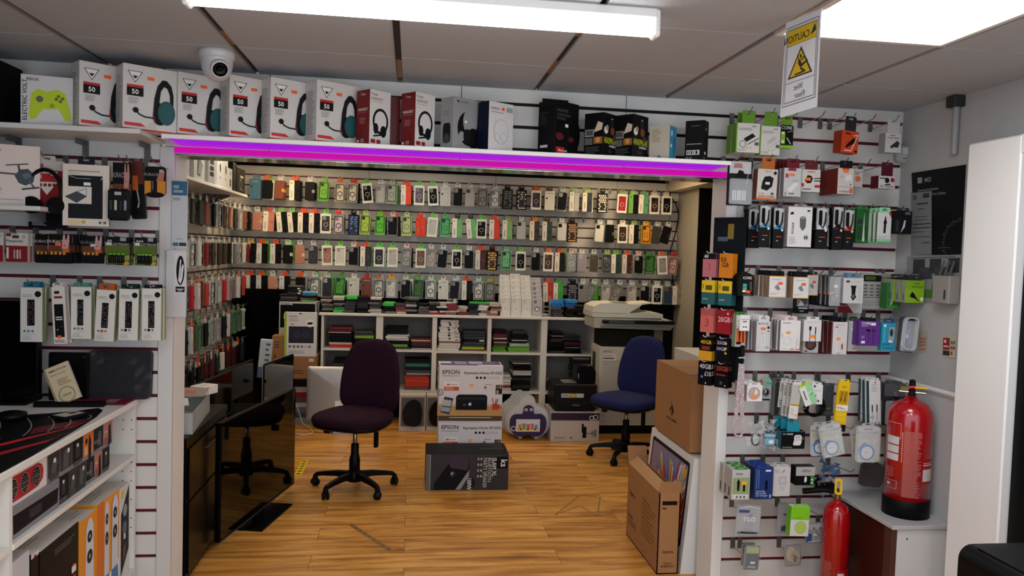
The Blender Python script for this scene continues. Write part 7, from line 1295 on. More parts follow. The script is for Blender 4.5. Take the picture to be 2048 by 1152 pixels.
for i in range(46):
    a = R.uniform(0, 6.28); k = i < 16; p = AY((1660 if k else 1650)+R.uniform(-14, 14), (938 if k else 972)+R.uniform(-14, 14), -.09+R.uniform(-.03, .03)); q = .03
    b.add([tuple(p), tuple(p+Vector((q*math.cos(a), R.uniform(-.01, .01), q*math.sin(a)))), tuple(p+Vector((q*math.cos(a+1.1), R.uniform(-.01, .01), q*math.sin(a+1.1))))], [(0, 1, 2)], M('4a6888', .6) if k else M('1c1c1e', .3) if i % 2 else M('9a9c9e', .12, 0, 0, .5))
b.build('bag', t); p = AY(1660, 975, -.11); MB().box(p.x-.016, p.x+.02, -.12, -.09, p.z-.02, p.z+.022, M('121213', .35), bev=.004).build('clip', t); fhook(AY(1655, 930, 0).x, ZR(17), 'hook carrying the bag with blue cloth')
FUR = M('5d524f', .95, bump=1.0, scale=260, vary=.5)
t = thing('furry_case', 'square brown furry case hanging under the right round blue charger pack', 'case', (0, 0, 0)); l, w, z, h = at(1724, 929, 1766, 974, -.06); b = MB(); b.T = Matrix.Translation((l+w/2, -.06, z+h/2)) @ Matrix.Rotation(math.radians(6), 4, 'Y'); b.prism(rrect(-w/2, w/2, -h/2, h/2, .02, 6), 0, .025, FUR); b.build('pouch', t); R = random.Random(2); b = MB(); b.T = Matrix.Translation((l+w/2, -.06, z+h/2)) @ Matrix.Rotation(math.radians(6), 4, 'Y')
for i in range(260):
    x, zz_ = R.uniform(-w/2, w/2), R.uniform(-h/2, h/2); dx, dz = R.uniform(-.006, .006), R.uniform(-.006, .006); b.add([(x-.001, .001, zz_), (x+.001, .001, zz_), (x+dx, -.008, zz_+dz)], [(0, 1, 2)], FUR)
b.build('fur', t)['kind'] = 'stuff'; fhook(AY(1752, 920, 0).x, ZR(17), 'dark hook above the furry case')
# row 9
def bagpack(lab, rect, row, y, inner, ops, ti=0):
    l, w, z, h = at(*rect, y); t = thing('bagged_gadget', lab, 'bag', (l+w/2, y, z+h), ry=math.radians(ti)); b = MB(); b.T = Matrix.Translation((-w/2, 0, -h)); b.box(0, w, 0, .018, 0, h, M('b0b2b2', .15, 0, 0, .45), bev=.008); b.box(.002, w-.002, .006, .008, .002, h-.002, M(inner, .4)); b.build('bag', t); b = MB(); b.T = Matrix.Translation((-w/2, 0, -h)); b.art(w, h, ops); b.build('print', t)
    fhook(l+w/2, ZR(row), 'steel display hooks carrying goods on the front slatted wall', 'loaded hooks of the front wall'); return t
bagpack('clear zip bag with blue band and white letters, lower left of the right wall', (1474, 1010, 1524, 1074), 19, -.20, 'c4c4c4', "R .08 .76 .5 .84 3a4a80/R .06 .1 .9 .16 5a6078/X .5 .48 .14 e8e8e8 TGO/P .2,.18,.8,.14,.8,.1,.2,.12 2a2a30/P .3,.3,.7,.4,.6,.2 a4a6a8/W .02 f0f0f0 .1,.9,.5,.95,.9,.9", 2)
bagpack('clear zip bag with small blue gadget behind the lime box', (1556, 1006, 1590, 1068), 19, -.10, '9a9ca0', "R .3 .6 .7 .66 3a4a80/P .2,.1,.7,.1,.6,.3,.2,.25 2a3a5a")
R_('screen_wipe_box', 'lime and white box with green circle hanging in front of the zip bag', 'box', (1582, 1014, 1619, 1073), 19, 'cdcbc7', "R 0 .56 1 1 7cc01c/O .55 .3 .32 .02 8aa84a/C .55 .3 .30 a8c45a/R .2 .62 .6 .64 5a9a10", y=-.24, d=.04, tab_c='7cc01c', side='R 0 0 1 1 6ab014', hk=False, tilt=2)
fhook(AY(1596, 1010, 0).x, ZR(19), 'hook carrying the lime box and the zip bag')
bagpack('grey and blue blister pack with keyhole shapes, right of the lime box', (1613, 1046, 1649, 1088), 20, -.14, '8d9498', "R 0 .1 .3 .5 2a4a7a/R .1 .7 .9 .95 a8acb0/C .75 .75 .06 555/C .4 .75 .06 555/R .4 .4 .6 .5 dcdcdc/W .03 c8ccd0 .1,.1,.9,.2")
bagpack('clear pack with white plug sockets beside the small extinguisher', (1655, 1062, 1680, 1117), 20, -.15, '8d8f90', "R .2 .05 .95 .6 d2d0ce/C .4 .4 .04 222/C .7 .5 .04 222/C .45 .2 .04 222/R .2 .8 .5 .95 8a3a34", -8)
# row 10
bagpack('clear pack with grey adapter and lime label at the bottom left', (1490, 1092, 1521, 1141), 21, -.22, '5a5c5e', "R .1 .7 .9 .95 a4ac84/R .1 .15 .9 .66 6c6e70/R .4 .28 .7 .36 dcdcdc/P .2,.1,.8,.1,.7,.2,.3,.2 9a9ca0", 3)
bagpack('clear bag with beige round pads at the bottom right', (1569, 1090, 1602, 1134), 21, -.14, '8a8478', "E .35 .6 .3 b4a890 .34/E .6 .45 .3 a89c84 .3/R .5 .2 .7 .5 77706a", -4)
bagpack('dark grey adapter pack behind the lime labelled one at the bottom', (1484, 1086, 1510, 1132), 21, -.10, '3a3b3c', "R .1 .1 .9 .9 2c2d2e")
# ---- sim card rack on the right post
A = Vector((1.488, -.012, 0)); B2 = Vector((1.425, -.105, 0)); 
t = thing('card_rack', 'dark display board of phone top-up cards with white prongs on the right post', 'display rack', (1.4475, -.03, 0), math.radians(-52)); ZB0, ZB1 = 1.03, 1.79
b = MB(); b.box(-.075, .09, 0, .006, ZB0, ZB1, M('1d2224', .35), bev=.002); b.box(.0, .03, -.001, 0, ZB1-.10, ZB1-.03, M('7a6a2c', .4)); b.box(-.05, .0, -.001, 0, ZB1-.11, ZB1-.09, M('4a5a6a', .4)); b.build('board', t)
lev = [1.60, 1.475, 1.345, 1.215, 1.10]; wp = M('c8c6c2', .35)
for z in lev:
    for x in (-.04, .045): MB().tube([(x, 0, z+.02), (x, -.10, z+.022), (x, -.112, z+.03)], .0025, wp, 6).build('prong', t)
def card(lab, x, z, c, ops, n=3):
    R = math.radians(-52); cs, sn = math.cos(R), math.sin(R)
    for k in range(n):
        yy = -.085+.018*k; b = MB(); b.T = Matrix.Translation((-.034, 0, -.10)); b.box(0, .068, 0, .003, 0, .11, M(c, .4)); b.art(.068, .11, ops); o = b.build('top_up_card')
        o.location = (1.4475+x*cs-yy*sn, -.03+x*sn+yy*cs, z+.012); o.rotation_euler = (0, 0, R); tag(o, lab, 'card', lab)
card('pink top-up card with figure 40, top left of the rack', -.04, 1.60, 'b06a70', 'R 0 .75 1 1 1c1c1e/T .1 .8 .14 e8e8e8 40/X .5 .3 .3 a84a54 3')
card('orange top-up card with figure 50, top right of the rack', .045, 1.60, 'c8781c', 'T .1 .65 .2 1a1a1a 50/T .2 .45 .18 1a1a1a GB')
card('yellow and teal top-up card, second row left', -.04, 1.475, '2a5a5c', 'R 0 .5 1 1 d8b41c/T .1 .65 .2 2a2a2a 1/R .3 .6 .8 .8 4a4a20/R .1 .2 .5 .24 8ab0b0')
card('yellow and teal top-up card, second row right', .045, 1.475, '2a5a5c', 'R 0 .5 1 1 d8b41c/T .1 .65 .2 2a2a2a 1/R .3 .6 .8 .8 4a4a20/R .1 .2 .5 .24 8ab0b0')
card('coral top-up card with figure 3, third row left', -.04, 1.345, 'c0605a', 'R 0 .7 1 1 a8504c/X .5 .25 .35 9a3a3c 3')
card('red 20GB top-up card, third row right', .045, 1.345, '8e1a20', 'T .1 .5 .22 d8b0b0 20GB/C .8 .85 .07 d8b0b0')
card('yellow and black 40GB top-up card, fourth row left', -.04, 1.215, '1a1410', 'R 0 0 1 .4 c8901c/T .1 .7 .16 d8a82c 40GB/R .2 .45 .8 .6 7a2a1c')
card('black top-up card with yellow dots, fourth row right', .045, 1.215, '14141a', 'C .75 .8 .08 c8a82c/C .75 .6 .08 c8a82c/C .75 .4 .08 c8a82c/T .1 .75 .14 b8b8c8 25GB/T .1 .5 .14 b8b8c8 10GB')
card('black 40GB for 10 pounds top-up card, lowest left', -.04, 1.10, '101014', 'T .1 .7 .2 c8c8c4 40GB/C .3 .35 .1 4a6a9a/T .5 .4 .2 c8c8c4 £10/C .6 .1 .05 c8c8c4')
card('black 20GB top-up card with red lettering, lowest right', .045, 1.10, '101014', 'T .1 .7 .2 b03a2a 20GB/R .1 .5 .8 .56 8a2a20/C .5 .2 .12 2a4a5a/C .8 .1 .05 c8c8c4')
# ---- right side wall: poster, notices, pipe, dispenser
def wall_quad(name, label, cat, pts, c, prints=(), off=.003, th=.001):
    P = [AX(u, v, XR-off) for u, v in pts]; b = MB(); m = M(c, .45); b.add([tuple(p) for p in P], [tuple(range(len(P)))], m); b.add([(p.x+th, p.y, p.z) for p in P], [tuple(range(len(P)))[::-1]], m)
    def uv(x, y): return P[3]*(1-x)*(1-y)+P[2]*x*(1-y)+P[1]*x*y+P[0]*(1-x)*y
    k = 0
    for pr in prints:
        k += 1; dx = -.0006-.0001*k
        if pr[0] == 'T': 
            vs, fs, w = text_data(pr[5]); L = (P[1]-P[0]).length; H = (P[0]-P[3]).length
            b.add([tuple(uv(pr[1]+a*pr[3]*H/L*pr[6], pr[2]+c_*pr[3])+Vector((dx, 0, 0))) for a, c_ in vs], fs, pr[4])
        else: b.add([tuple(uv(x, y)+Vector((dx, 0, 0))) for x, y in pr[1]], [tuple(range(len(pr[1])))], pr[2])
    return tag(b.build(name), label, cat)
def rc(x0, y0, x1, y1, c): return ('P', [(x0, y0), (x1, y0), (x1, y1), (x0, y1)], c)
tick = []
for i in range(22):
    a = math.radians(95+i*7); r0, r1 = .30, (.345 if i % 3 else .37); tick.append(('P', [(.98+r0*math.cos(a), .14+r0*.75*math.sin(a)), (.98+r1*math.cos(a-.02), .14+r1*.75*math.sin(a-.02)), (.98+r1*math.cos(a+.02), .14+r1*.75*math.sin(a+.02))], '6a6c70'))
wall_quad('poster', 'dark poster with a speed dial on the right side wall', 'poster', [(1823, 346), (1932, 329), (1922, 510), (1829, 510)], '15161a', [('T', .26, .865, .055, '8d8f92', 'MSI', 1.1), rc(.12, .86, .21, .93, '8d8f92'), ('T', .12, .76, .032, '8d8f92', 'Powering the Extreme', .95), ('T', .30, .70, .032, '8d8f92', 'Multi-Core Century', .95)]+tick+[rc(.55, .08, .8, .085, '5a5c60')])
wall_quad('notice', 'grey text notice taped over the lower left of the dark poster', 'notice', [(1822, 386), (1863, 382), (1863, 509), (1822, 510)], '77787a', [rc(.3, .80, .85, .825, '333'), rc(.6, .9, .9, .97, '333'), rc(.1, .88, .3, .96, '55'+'5555'), rc(.35, .72, .65, .735, '444'), rc(.2, .6, .8, .61, '444'), rc(.2, .55, .8, .56, '444'), rc(.1, .48, .95, .495, '333'), rc(.1, .42, .95, .435, '333'), rc(.1, .36, .7, .37, '444'), rc(.1, .28, .95, .29, '444'), rc(.6, .18, .9, .2, '444')], off=.006)
wall_quad('brochure', 'pale printed sheet of product photos below the dark poster', 'poster', [(1814, 513), (1923, 509), (1918, 604), (1812, 606)], '86888a', [rc(.13, .62, .36, .93, '2e3032'), rc(.25, .5, .5, .75, '3c3e40'), rc(.45, .62, .66, .93, '2e3032'), rc(.55, .5, .76, .75, '3c3e40'), rc(.78, .62, .98, .93, '2e3032'), rc(.0, .1, 1, .28, '4c7430'), rc(.5, .38, .75, .40, '55'+'5555'), rc(.5, .34, .75, .36, '555555'), rc(.5, .30, .75, .32, '555555'), rc(.1, .95, .9, .97, '555555')])
t = thing('dispenser_box', 'small beige box with papers sticking out, on the right side wall', 'box', (0, 0, 0)); P = AX(1885, 606, XR-.002); Q = AX(1919, 606, XR-.002); zt_ = AX(1900, 552, XR-.03).z; b = MB(); b.box(XR-.055, XR-.003, Q.y, P.y, P.z, zt_, M('8f8b86', .5), bev=.004); b.box(XR-.056, XR-.055, Q.y+.02, Q.y+.03, P.z+.02, P.z+.06, '2a2a2a'); b.build('housing', t)
b = MB(); 
for i, dy in enumerate((.0, .03, .06)): b.add([(XR-.03, Q.y+.03+dy, zt_-.01), (XR-.03, Q.y+.05+dy, zt_-.01), (XR-.034, Q.y+.01+dy, zt_+.07), (XR-.034, Q.y-.0+dy, zt_+.06)], [(0, 1, 2, 3)], M('55565a', .5))
b.build('papers', t)
wall_quad('safety_notice', 'small beige safety sticker with red lines, partly hidden by the clear oval pack', 'notice', [(1838, 664), (1854, 662), (1852, 704), (1838, 706)], 'a8a290', [rc(.1, .6, .9, .7, 'a86a5a'), rc(.1, .45, .9, .55, 'a86a5a'), rc(.1, .3, .9, .4, 'a86a5a'), rc(.1, .1, .9, .2, 'a86a5a')])
wall_quad('fire_notice', 'red and cream fire extinguisher notice beside the white door frame', 'notice', [(1885, 673), (1912, 674), (1911, 717), (1884, 713)], 'b4ae98', [rc(.06, .36, .56, .94, '8e1a1c'), rc(.06, .08, .56, .32, '26262a'), rc(.14, .7, .3, .84, 'd8c8c0'), rc(.12, .5, .5, .56, 'd8c8c0'), rc(.65, .65, .78, .8, '3a7a4a'), rc(.82, .65, .95, .8, '3a7a4a'), rc(.65, .4, .78, .55, 'a03028'), rc(.82, .4, .95, .55, 'a03028'), rc(.65, .15, .78, .3, 'a03028')])
t = thing('cable_conduit', 'grey pipe running down from the ceiling beside the white door frame', 'pipe'); P = AX(1915, 182, XR-.02); b = MB(); b.tube([(XR-.02, P.y, ZC), (XR-.02, P.y, AX(1915, 308, XR-.02).z)], .014, M('8d8d8c', .35), 12); b.build('pipe', t); MB().box(XR-.05, XR, P.y-.03, P.y+.03, ZC-.05, ZC-.002, M('2a2a2a', .5), bev=.003).build('bracket', t)
# ---- corner cabinet and fire extinguishers
t = thing('corner_cabinet', 'low corner cabinet with brown door, white front and grey top', 'cabinet', (0, 0, 0)); BR = M('3c1710', .35, vary=.25, scale=6)
MB().box(2.03, XR-.002, -.50, -.025, .483, .50, M('b0afad', .35), bev=.002).build('top_panel', t); b = MB(); b.box(2.06, XR-.004, -.488, -.03, 0, .483, M('c8c6c3', .4), bev=.001); b.prism(circ(2.105, .44, .004), -.4885, -.488, '222'); b.build('carcass', t)
MB().box(2.045, 2.06, -.43, -.03, .01, .475, BR, bev=.003).build('door', t, 'dark brown door'); d_ = t.children[-1] if t.children else None
MB().box(2.035, 2.06, -.488, -.435, 0, .483, M('4a2a1a', .4, vary=.2, scale=8), bev=.002).build('side_post', t, 'dark brown wooden edge')
b = MB(); b.T = Matrix.Translation((2.045, -.385, .22)) @ Matrix.Rotation(-math.pi/2, 4, 'Y'); b.lathe([(0, 0), (.006, 0), (.006, .012), (.013, .018), (.013, .026), (0, .03)], 0, 0, M('b08a4a', .25, 1), 16)
kn = b.build('knob', [o for o in COL.objects if o.parent == t and o.name.startswith('door')][0], 'brass knob')
RED = M('a3060e', .22, coat=.6)
def extinguisher(lab, x, y, z, r, h, black_base, horn, rz=0):
    t = thing('fire_extinguisher', lab, 'fire extinguisher', (x, y, z), rz); b = MB(); bb_ = .11*h if black_base else 0
    prof = [(0, bb_*.3), (r, bb_*.3), (r, h*.80), (r*.985, h*.84), (r*.92, h*.885), (r*.75, h*.93), (r*.5, h*.955), (r*.30, h*.965), (r*.26, h*.99), (0, h*.99)]
    b.lathe(prof, 0, 0, RED, 40); b.build('cylinder', t)
    if black_base: MB().lathe([(0, 0), (r*1.03, 0), (r*1.03, bb_*1.3), (r*1.0, bb_*1.35)], 0, 0, M('0e0e0f', .5), 40).build('base_boot', t)
    else: MB().lathe([(0, 0), (r, 0), (r*1.01, .01), (r, .02)], 0, 0, RED, 32).build('base_ring', t)
    MB().lathe([(r*.22, h*.985), (r*.24, h*1.0), (r*.2, h*1.02), (r*.2, h*1.045), (0, h*1.045)], 0, 0, M('8a6a3c', .3, .9) if not black_base else RED, 16).build('valve', t)
    def wrap(b, a0, a1, z0, z1, m, k=.0006, n=8):
        vs = []; rr = r+k
        for i in range(n+1): a = math.radians(a0+(a1-a0)*i/n); vs += [(rr*math.sin(a), -rr*math.cos(a), z0*h), (rr*math.sin(a), -rr*math.cos(a), z1*h)]
        b.add(vs, [(2*i, 2*i+2, 2*i+3, 2*i+1) for i in range(n)], m, True)
    b = MB(); R = random.Random(5); W1 = M('c9b4b2', .4); W2 = M('c4c2c2', .4)
    if black_base:
        for i in range(62):
            zz = .72-.0088*i; wrap(b, -12, R.uniform(22, 34), zz, zz+.0042, M('b8706c', .4), n=5)
        for i in range(14): zz = .70-.018*i; wrap(b, -17, -14.5, zz, zz+.010, W1, n=1)
        for a0, a1, z0, z1 in ((-62, -24, .635, .70), (-62, -24, .565, .625), (-62, -24, .50, .555)): wrap(b, a0, a1, z0-.03, z1-.03, W2)
        for a0, a1, z0, z1 in ((-62, -20, .78, .783), (-62, -20, .655, .658), (-21, -20, .655, .783), (-62, -25, .30, .302), (-62, -25, .235, .237), (-26, -25, .235, .302)): wrap(b, a0, a1, z0, z1, W1)
        wrap(b, 38, 75, .30, .50, M('9a1016', .4)); wrap(b, 39, 75, .32, .42, M('c8bcbc', .4), k=.0009); wrap(b, 39, 75, .45, .46, W1, k=.0009); wrap(b, 39, 75, .47, .475, W1, k=.0009); wrap(b, -55, -45, .26, .28, W1, n=2)
        for i in range(5): wrap(b, -60, -35, .40-.016*i, .405-.016*i, M('b8706c', .4))
    else:
        for i in range(30): zz = .46-.012*i; wrap(b, -50, -12+R.uniform(-8, 0), zz, zz+.005, M('a86460', .4), n=4)
        wrap(b, 8, 75, .18, .40, M('b8b0b0', .4)); wrap(b, 8, 75, .34, .40, M('a01018', .4), k=.0009); wrap(b, 8, 75, .30, .31, M('a01018', .4), k=.0009); wrap(b, 12, 40, .355, .375, W2, k=.0012); wrap(b, 8, 75, .26, .27, M('a01018', .4), k=.0009)
    b.build('printed_label', t)
    if black_base:
        b = MB(); b.box(-.012, .014, -.022, .03, h*1.02, h*1.13, M('0c0c0d', .4), bev=.006); b.box(-.012, .014, -.045, -.015, h*1.0, h*1.06, M('0c0c0d', .4), bev=.006); b.build('handle', t)
        b = MB(); b.tube([(-.05, -.01, h*1.03), (.055, -.01, h*1.03)], .005, STEEL, 8); b.tube([(-.055, -.012, h*1.03), (-.065, -.03, h*1.02), (-.06, -.05, h*1.0)], .004, STEEL, 8); b.build('pin', t); b = MB(); b.tube([(.01, -.024, h*1.075), (.06, -.024, h*1.075)], .006, M('d8a81c', .35), 8); b.build('safety_tag', t, 'yellow safety tag'); MB().tube([(-.012, -.024, h*1.07), (.012, -.024, h*1.08)], .006, M('c8301c', .4), 8).build('red_clip', t)
    else:
        b = MB(); b.box(-.006, .006, -.02, .02, h*1.03, h*1.075, M('3a3022', .3, .6), bev=.003); b.build('handle', t); b = MB(); b.tube([(-.01, 0, h*1.05), (-.06, -.01, h*1.06), (-.15, -.03, h*1.035)], .010, M('0d0d0e', .4), 10, r2=.014); b.build('horn', t); b = MB(); b.T = Matrix.Translation((0, -.024, h*1.05)); b.ring(rrect(-.016, .016, -.005, .07, .012), rrect(-.007, .007, .006, .058, .006), -.004, .004, M('e0b40c', .35)); b.build('safety_loop', t, 'yellow safety loop')
    return t
extinguisher('large red fire extinguisher with black base standing on the corner cabinet', 2.190, -.345, .5005, .093, .525, True, False, math.radians(-35))
extinguisher('small red fire extinguisher with yellow loop standing left of the corner cabinet', 1.955, -.20, .0, .060, .525, False, True, math.radians(-28))
t = thing('black_cabinet', 'black rounded casing at the bottom right corner of the picture', 'cabinet', (0, 0, 0)); b = MB(); b.prism(rrect(1.365, 1.90, 0.0, .91, .035, 6), -2.15, -1.73, M('0d0d0e', .38)); b.build('casing', t); MB().box(1.39, 1.88, -2.12, -1.76, .9095, .913, M('141415', .45), bev=.001).build('lid', t)
# ================================================================ white counter at the left and what is on it
t = thing('display_counter', 'white shelved counter unit along the left edge of the picture', 'counter', (0, 0, 0)); CM = M('d6d2ca', .4); CX = -1.13
MB().box(XL+.005, CX, -2.3, -.025, .905, .930, CM, bev=.003).build('worktop', t)
for y in (-.045, -1.075, -2.1): 
    b = MB(); b.box(XL+.01, CX-.012, y, y+.018, 0, .905, CM)
    if y > -.1:
        for z_ in [.84, .80, .66, .62, .58, .50, .42, .38]:
            for x_ in (-1.19, -1.155): b.prism([(p[0], p[1]) for p in circ(x_, z_, .0028, 8)], y-.0006, y, '1a1a1a')
    b.build('side_panel', t)
for y0, y1 in ((-1.057, -.045), (-2.1, -1.075)):
    for z in (.677, .185): MB().box(XL+.01, CX-.008, y0, y1, z, z+.018, CM, bev=.001).build('shelf_board', t)
MB().box(XL+.005, XL+.01, -2.3, -.025, 0, .905, M('9a9791', .5)).build('back_panel', t); MB().box(XL+.03, CX-.05, -2.1, -.045, 0, .185, M('8d8a84', .5)).build('plinth', t)
Z1, Z2 = .6955, .2035
def cbox(lab, y0, y1, z, h, c, ops='', d=.14, front=CX-.03, top='', cat='box', left='', name='carton', group=None, rough=.4):
    """carton on a counter shelf, printed front facing the aisle (+x); y0 = end nearer the camera"""
    w = y1-y0; b = MB(); b.box(0, w, 0, d, 0, h, M(c, rough), bev=.001)
    if ops: b.art(w, h, ops)
    for f, o_ in (('T', top), ('L', left)):
        if o_: b.side_art(f, w, d, h, o_)
    o = b.build(name); o.rotation_euler = (0, 0, math.pi/2); o.location = (front, y0, z); return tag(o, lab, cat, group)
cbox('grey carton with a black sound bar picture under the red speaker carton', -1.04, -.72, Z1, .098, '77787c', 'P .05,.15,.95,.2,.97,.7,.04,.75 17171f/P .35,.3,.6,.3,.6,.6,.35,.6 26262e', front=CX-.025)
gr = '/'.join('R %.2f %.2f %.2f %.2f 8d8a84' % (.1, .25+.05*i, .9, .26+.05*i) for i in range(0))
SP = 'P 0,.12,.45,.12,.75,.15,.88,.3,.9,.55,.86,.75,.75,.86,0,.86 a0202c'
for cx_ in (.1, .38, .68):
    SP += '/E %.2f .5 .11 8a8078 .3/E %.2f .5 .10 141414 .28' % (cx_, cx_)
    for k in range(6): SP += '/R %.2f %.2f %.2f %.2f 9a9488' % (cx_-.085, .29+.075*k, cx_+.085, .305+.075*k)
cbox('white carton with a red three grille speaker picture on the upper counter shelf', -1.04, -.80, Z1+.0985, .105, 'cfc6c2', SP, front=CX-.03)
EB = [('2a2a2c', 'P .2,.3,.6,.2,.8,.6,.4,.7 4a4a4c/R .45 .6 .65 .75 d8d8d8/R .1 .05 .9 .25 3a3a3c'), ('17171a', 'P .3,.3,.7,.3,.7,.7,.3,.7 2a2a2e/R .4 .7 .6 .82 c8c8c8/R .1 .05 .9 .2 44444a'), ('c8702c', 'P .5,.0,.75,.0,.8,.6,.6,.95,.5,.6 1c1416/C .3 .7 .12 2a1a14/P .1,.2,.4,.2,.4,.5,.1,.5 d8a070'), ('1c1c1e', 'P .4,.3,.8,.2,.8,.8,.5,.8 4a4c50/T .1 .4 .12 8d8d90 BUDS/R .1 .1 .5 .14 777'), ('b07060', 'P .5,.0,.9,.1,.8,.9,.55,.8 1c1416/R .1 .1 .45 .4 8a4a44/R .1 .6 .4 .66 d8b0a0'), ('26262a', 'P .2,.2,.7,.2,.8,.8,.3,.85 4a4c50/R .6 .7 .8 .85 d8d8d8')]
yy = -.70
nm = ['grey', 'black', 'orange', 'black lettered', 'pink', 'dark']
posn = ['upper row, nearest', 'upper row, second', 'upper row, third', 'upper row, fourth', 'upper row, fifth', 'upper row, farthest']
order_up = [0, 5, 1, 2, 3, 4]; order_lo = [1, 0, 5, 3, 4, 1]
names6 = ['nearest', 'second', 'third', 'fourth', 'fifth', 'farthest']
for i in range(6):
    y0 = -.715+.074*i
    c, o_ = EB[order_lo[i]]; cbox('small %s earphone box in the lower row of the upper counter shelf, %s' % (nm[order_lo[i]], names6[i]), y0, y0+.071, Z1, .096, '77777a' if i > 2 else c, 'R 0 .16 1 1 %s/' % c+o_, d=.06, cat='earphones', name='earphone_box')
    y0 = -.795+.092*i
    c, o_ = EB[order_up[i]]; cbox('small %s earphone box in the top row of the upper counter shelf, %s' % (nm[order_up[i]], names6[i]), y0 if i else -.793, y0+.088, Z1+.0965+(.0025 if i == 0 else 0), .098, '77777a', 'R 0 .16 1 1 %s/' % c+o_, d=.06, cat='earphones', name='earphone_box')
# lower shelf
def hangtab(o, w, h, d, c='d8d6d2'):
    b = MB(); b.ring([(w*.12, h), (w*.88, h), (w*.88, h+.05), (w*.8, h+.06), (w*.2, h+.06), (w*.12, h+.05)], [(w*.42, h+.025), (w*.58, h+.025), (w*.58, h+.032), (w*.54, h+.036), (w*.46, h+.036), (w*.42, h+.032)], d-.002, d, c); b.build('hang_tab', o)
SPK = lambda u, w: 'P %.2f,.06,%.2f,.06,%.2f,.88,%.2f,.96,%.2f,.96,%.2f,.88 c8ccd2/E %.2f .78 %.2f 22242a .06/E %.2f .78 %.2f 8d8f94 .02/E %.2f .58 %.2f 22242a .07/E %.2f .58 %.2f 8d8f94 .025/P %.2f,.06,%.2f,.06,%.2f,.2,%.2f,.2 4a74a8' % (u-w, u+w, u+w*.8, u+w*.3, u-w*.3, u-w*.8, u, w*.55, u, w*.2, u, w*.6, u, w*.2, u-w, u+w, u+w*.9, u-w*.9)
cbox('tall white and red carton beside the divider on the lower counter shelf', -1.05, -.915, Z2, .42, 'b9b9bb', 'R 0 0 .5 .8 a8a8ac/R .05 .1 .4 .5 8a2c34/R .6 .3 .9 .5 c8c8cc', d=.12)
cbox('narrow black and white carton left of the black and red game box', -.905, -.855, Z2, .40, '17171a', 'R 0 .96 1 1 c8c8c8/E .5 .97 .2 a02028 .01', d=.16, top='R 0 0 1 1 c4c2be/E .4 .4 .12 a02028 .1')
b = cbox('large black game box with yellow and red swirls on the lower counter shelf', -.845, -.555, Z2, .385, '131214', 'D .35 .86 .9 .92 3 555/P .5,.1,.75,.05,.8,.3,.7,.5,.55,.4 a02a14/P .55,.3,.75,.25,.8,.4,.68,.46 c8a82c/P .6,.32,.7,.3,.72,.38,.65,.4 131214/C .85 .6 .06 c03018/C .86 .5 .05 c03018/C .87 .4 .06 c03018/R .8 .56 .92 .62 d8d8d8/P .05,.2,.3,.1,.4,.4,.2,.5 c8701c', d=.2, top='R 0 0 1 1 c6c3bf/D .1 .3 .6 .5 3 8d8a86', left='P .2,.2,.8,.1,.9,.5,.4,.6 a04a14/C .5 .3 .3 c03018/C .5 .3 .2 c8a82c')
b2 = cbox('orange and white carton with blue speaker, left one of the two on the lower shelf', -.545, -.40, Z2, .375, 'd88a1c', 'R 0 0 1 .1 c8c8c4/'+SPK(.6, .28), d=.17, top='R 0 0 1 1 c8c5c1/D .1 .2 .9 .8 6 a09d99')
hangtab(b2, .145, .375, .17)
b3 = cbox('orange and white carton with two blue speakers, right one on the lower shelf', -.39, -.165, Z2, .385, 'dc901c', 'R 0 0 .3 1 d06a14/P .25,0,1,0,1,.25,.3,.15 dedcd6/'+SPK(.42, .11)+'/'+SPK(.78, .16), d=.17, top='R 0 0 1 1 c8c5c1/D .1 .2 .9 .8 6 a09d99')
hangtab(b3, .225, .385, .17)
cbox('white and black diagonal carton with dark speaker at the far end of the lower shelf', -.155, -.055, Z2, .375, 'cdcac4', 'P .1,.0,.98,.25,.98,.98,.1,.7 17171a/E .55 .72 .22 8d8f92 .07/E .5 .52 .24 5a5c60 .08/R .4 .4 .6 .46 d8d8d8/P .35,.15,.6,.22,.6,.36,.35,.3 6a3a2c/C .25 .92 .16 d8c01c', d=.17, top='R 0 0 1 1 cac7c2')
carton('grey_carton', 'dark grey cartons at the back of the lower counter shelf', 'box', (-1.60, -.85, Z2), .20, .5, .43, '3c3b3b', (('T', 'O .4 .5 .2 .03 2a2929'),))
# on the worktop
t = thing('mouse_mat', 'large black gaming mat with red streaks hanging over the worktop edge', 'mouse mat', (0, 0, 0)); b = MB(); ZT = .9305; mm = M('0c0c0e', .5)
def top_poly(b, pts, z, th, m):
    n = len(pts); vs = [(x, y, z) for x, y in pts]+[(x, y, z+th) for x, y in pts]; b.add(vs, [tuple(range(n-1, -1, -1)), tuple(range(n, 2*n))]+[(i, (i+1) % n, n+(i+1) % n, n+i) for i in range(n)], m)
outl = [(-1.60, -1.9), (-1.135, -1.9), (-1.135, -.95), (-1.15, -.55), (-1.16, -.40), (-1.18, -.29), (-1.21, -.255), (-1.24, -.28), (-1.30, -.34), (-1.42, -.38), (-1.60, -.42)]
top_poly(b, outl, ZT, .004, mm)
zt = ZT+.0045
for k, (pts, c) in enumerate((([(-1.36, -.95), (-1.18, -.60), (-1.155, -.45), (-1.17, -.60), (-1.34, -1.0)], 'c02028'), ([(-1.30, -1.05), (-1.16, -.75), (-1.15, -.62), (-1.16, -.80), (-1.28, -1.1)], 'a01820'), ([(-1.26, -.70), (-1.18, -.58), (-1.17, -.46), (-1.22, -.50), (-1.29, -.60)], '5a101c'))): top_poly(b, pts, zt+.0002*k, .0001, M(c, .5))
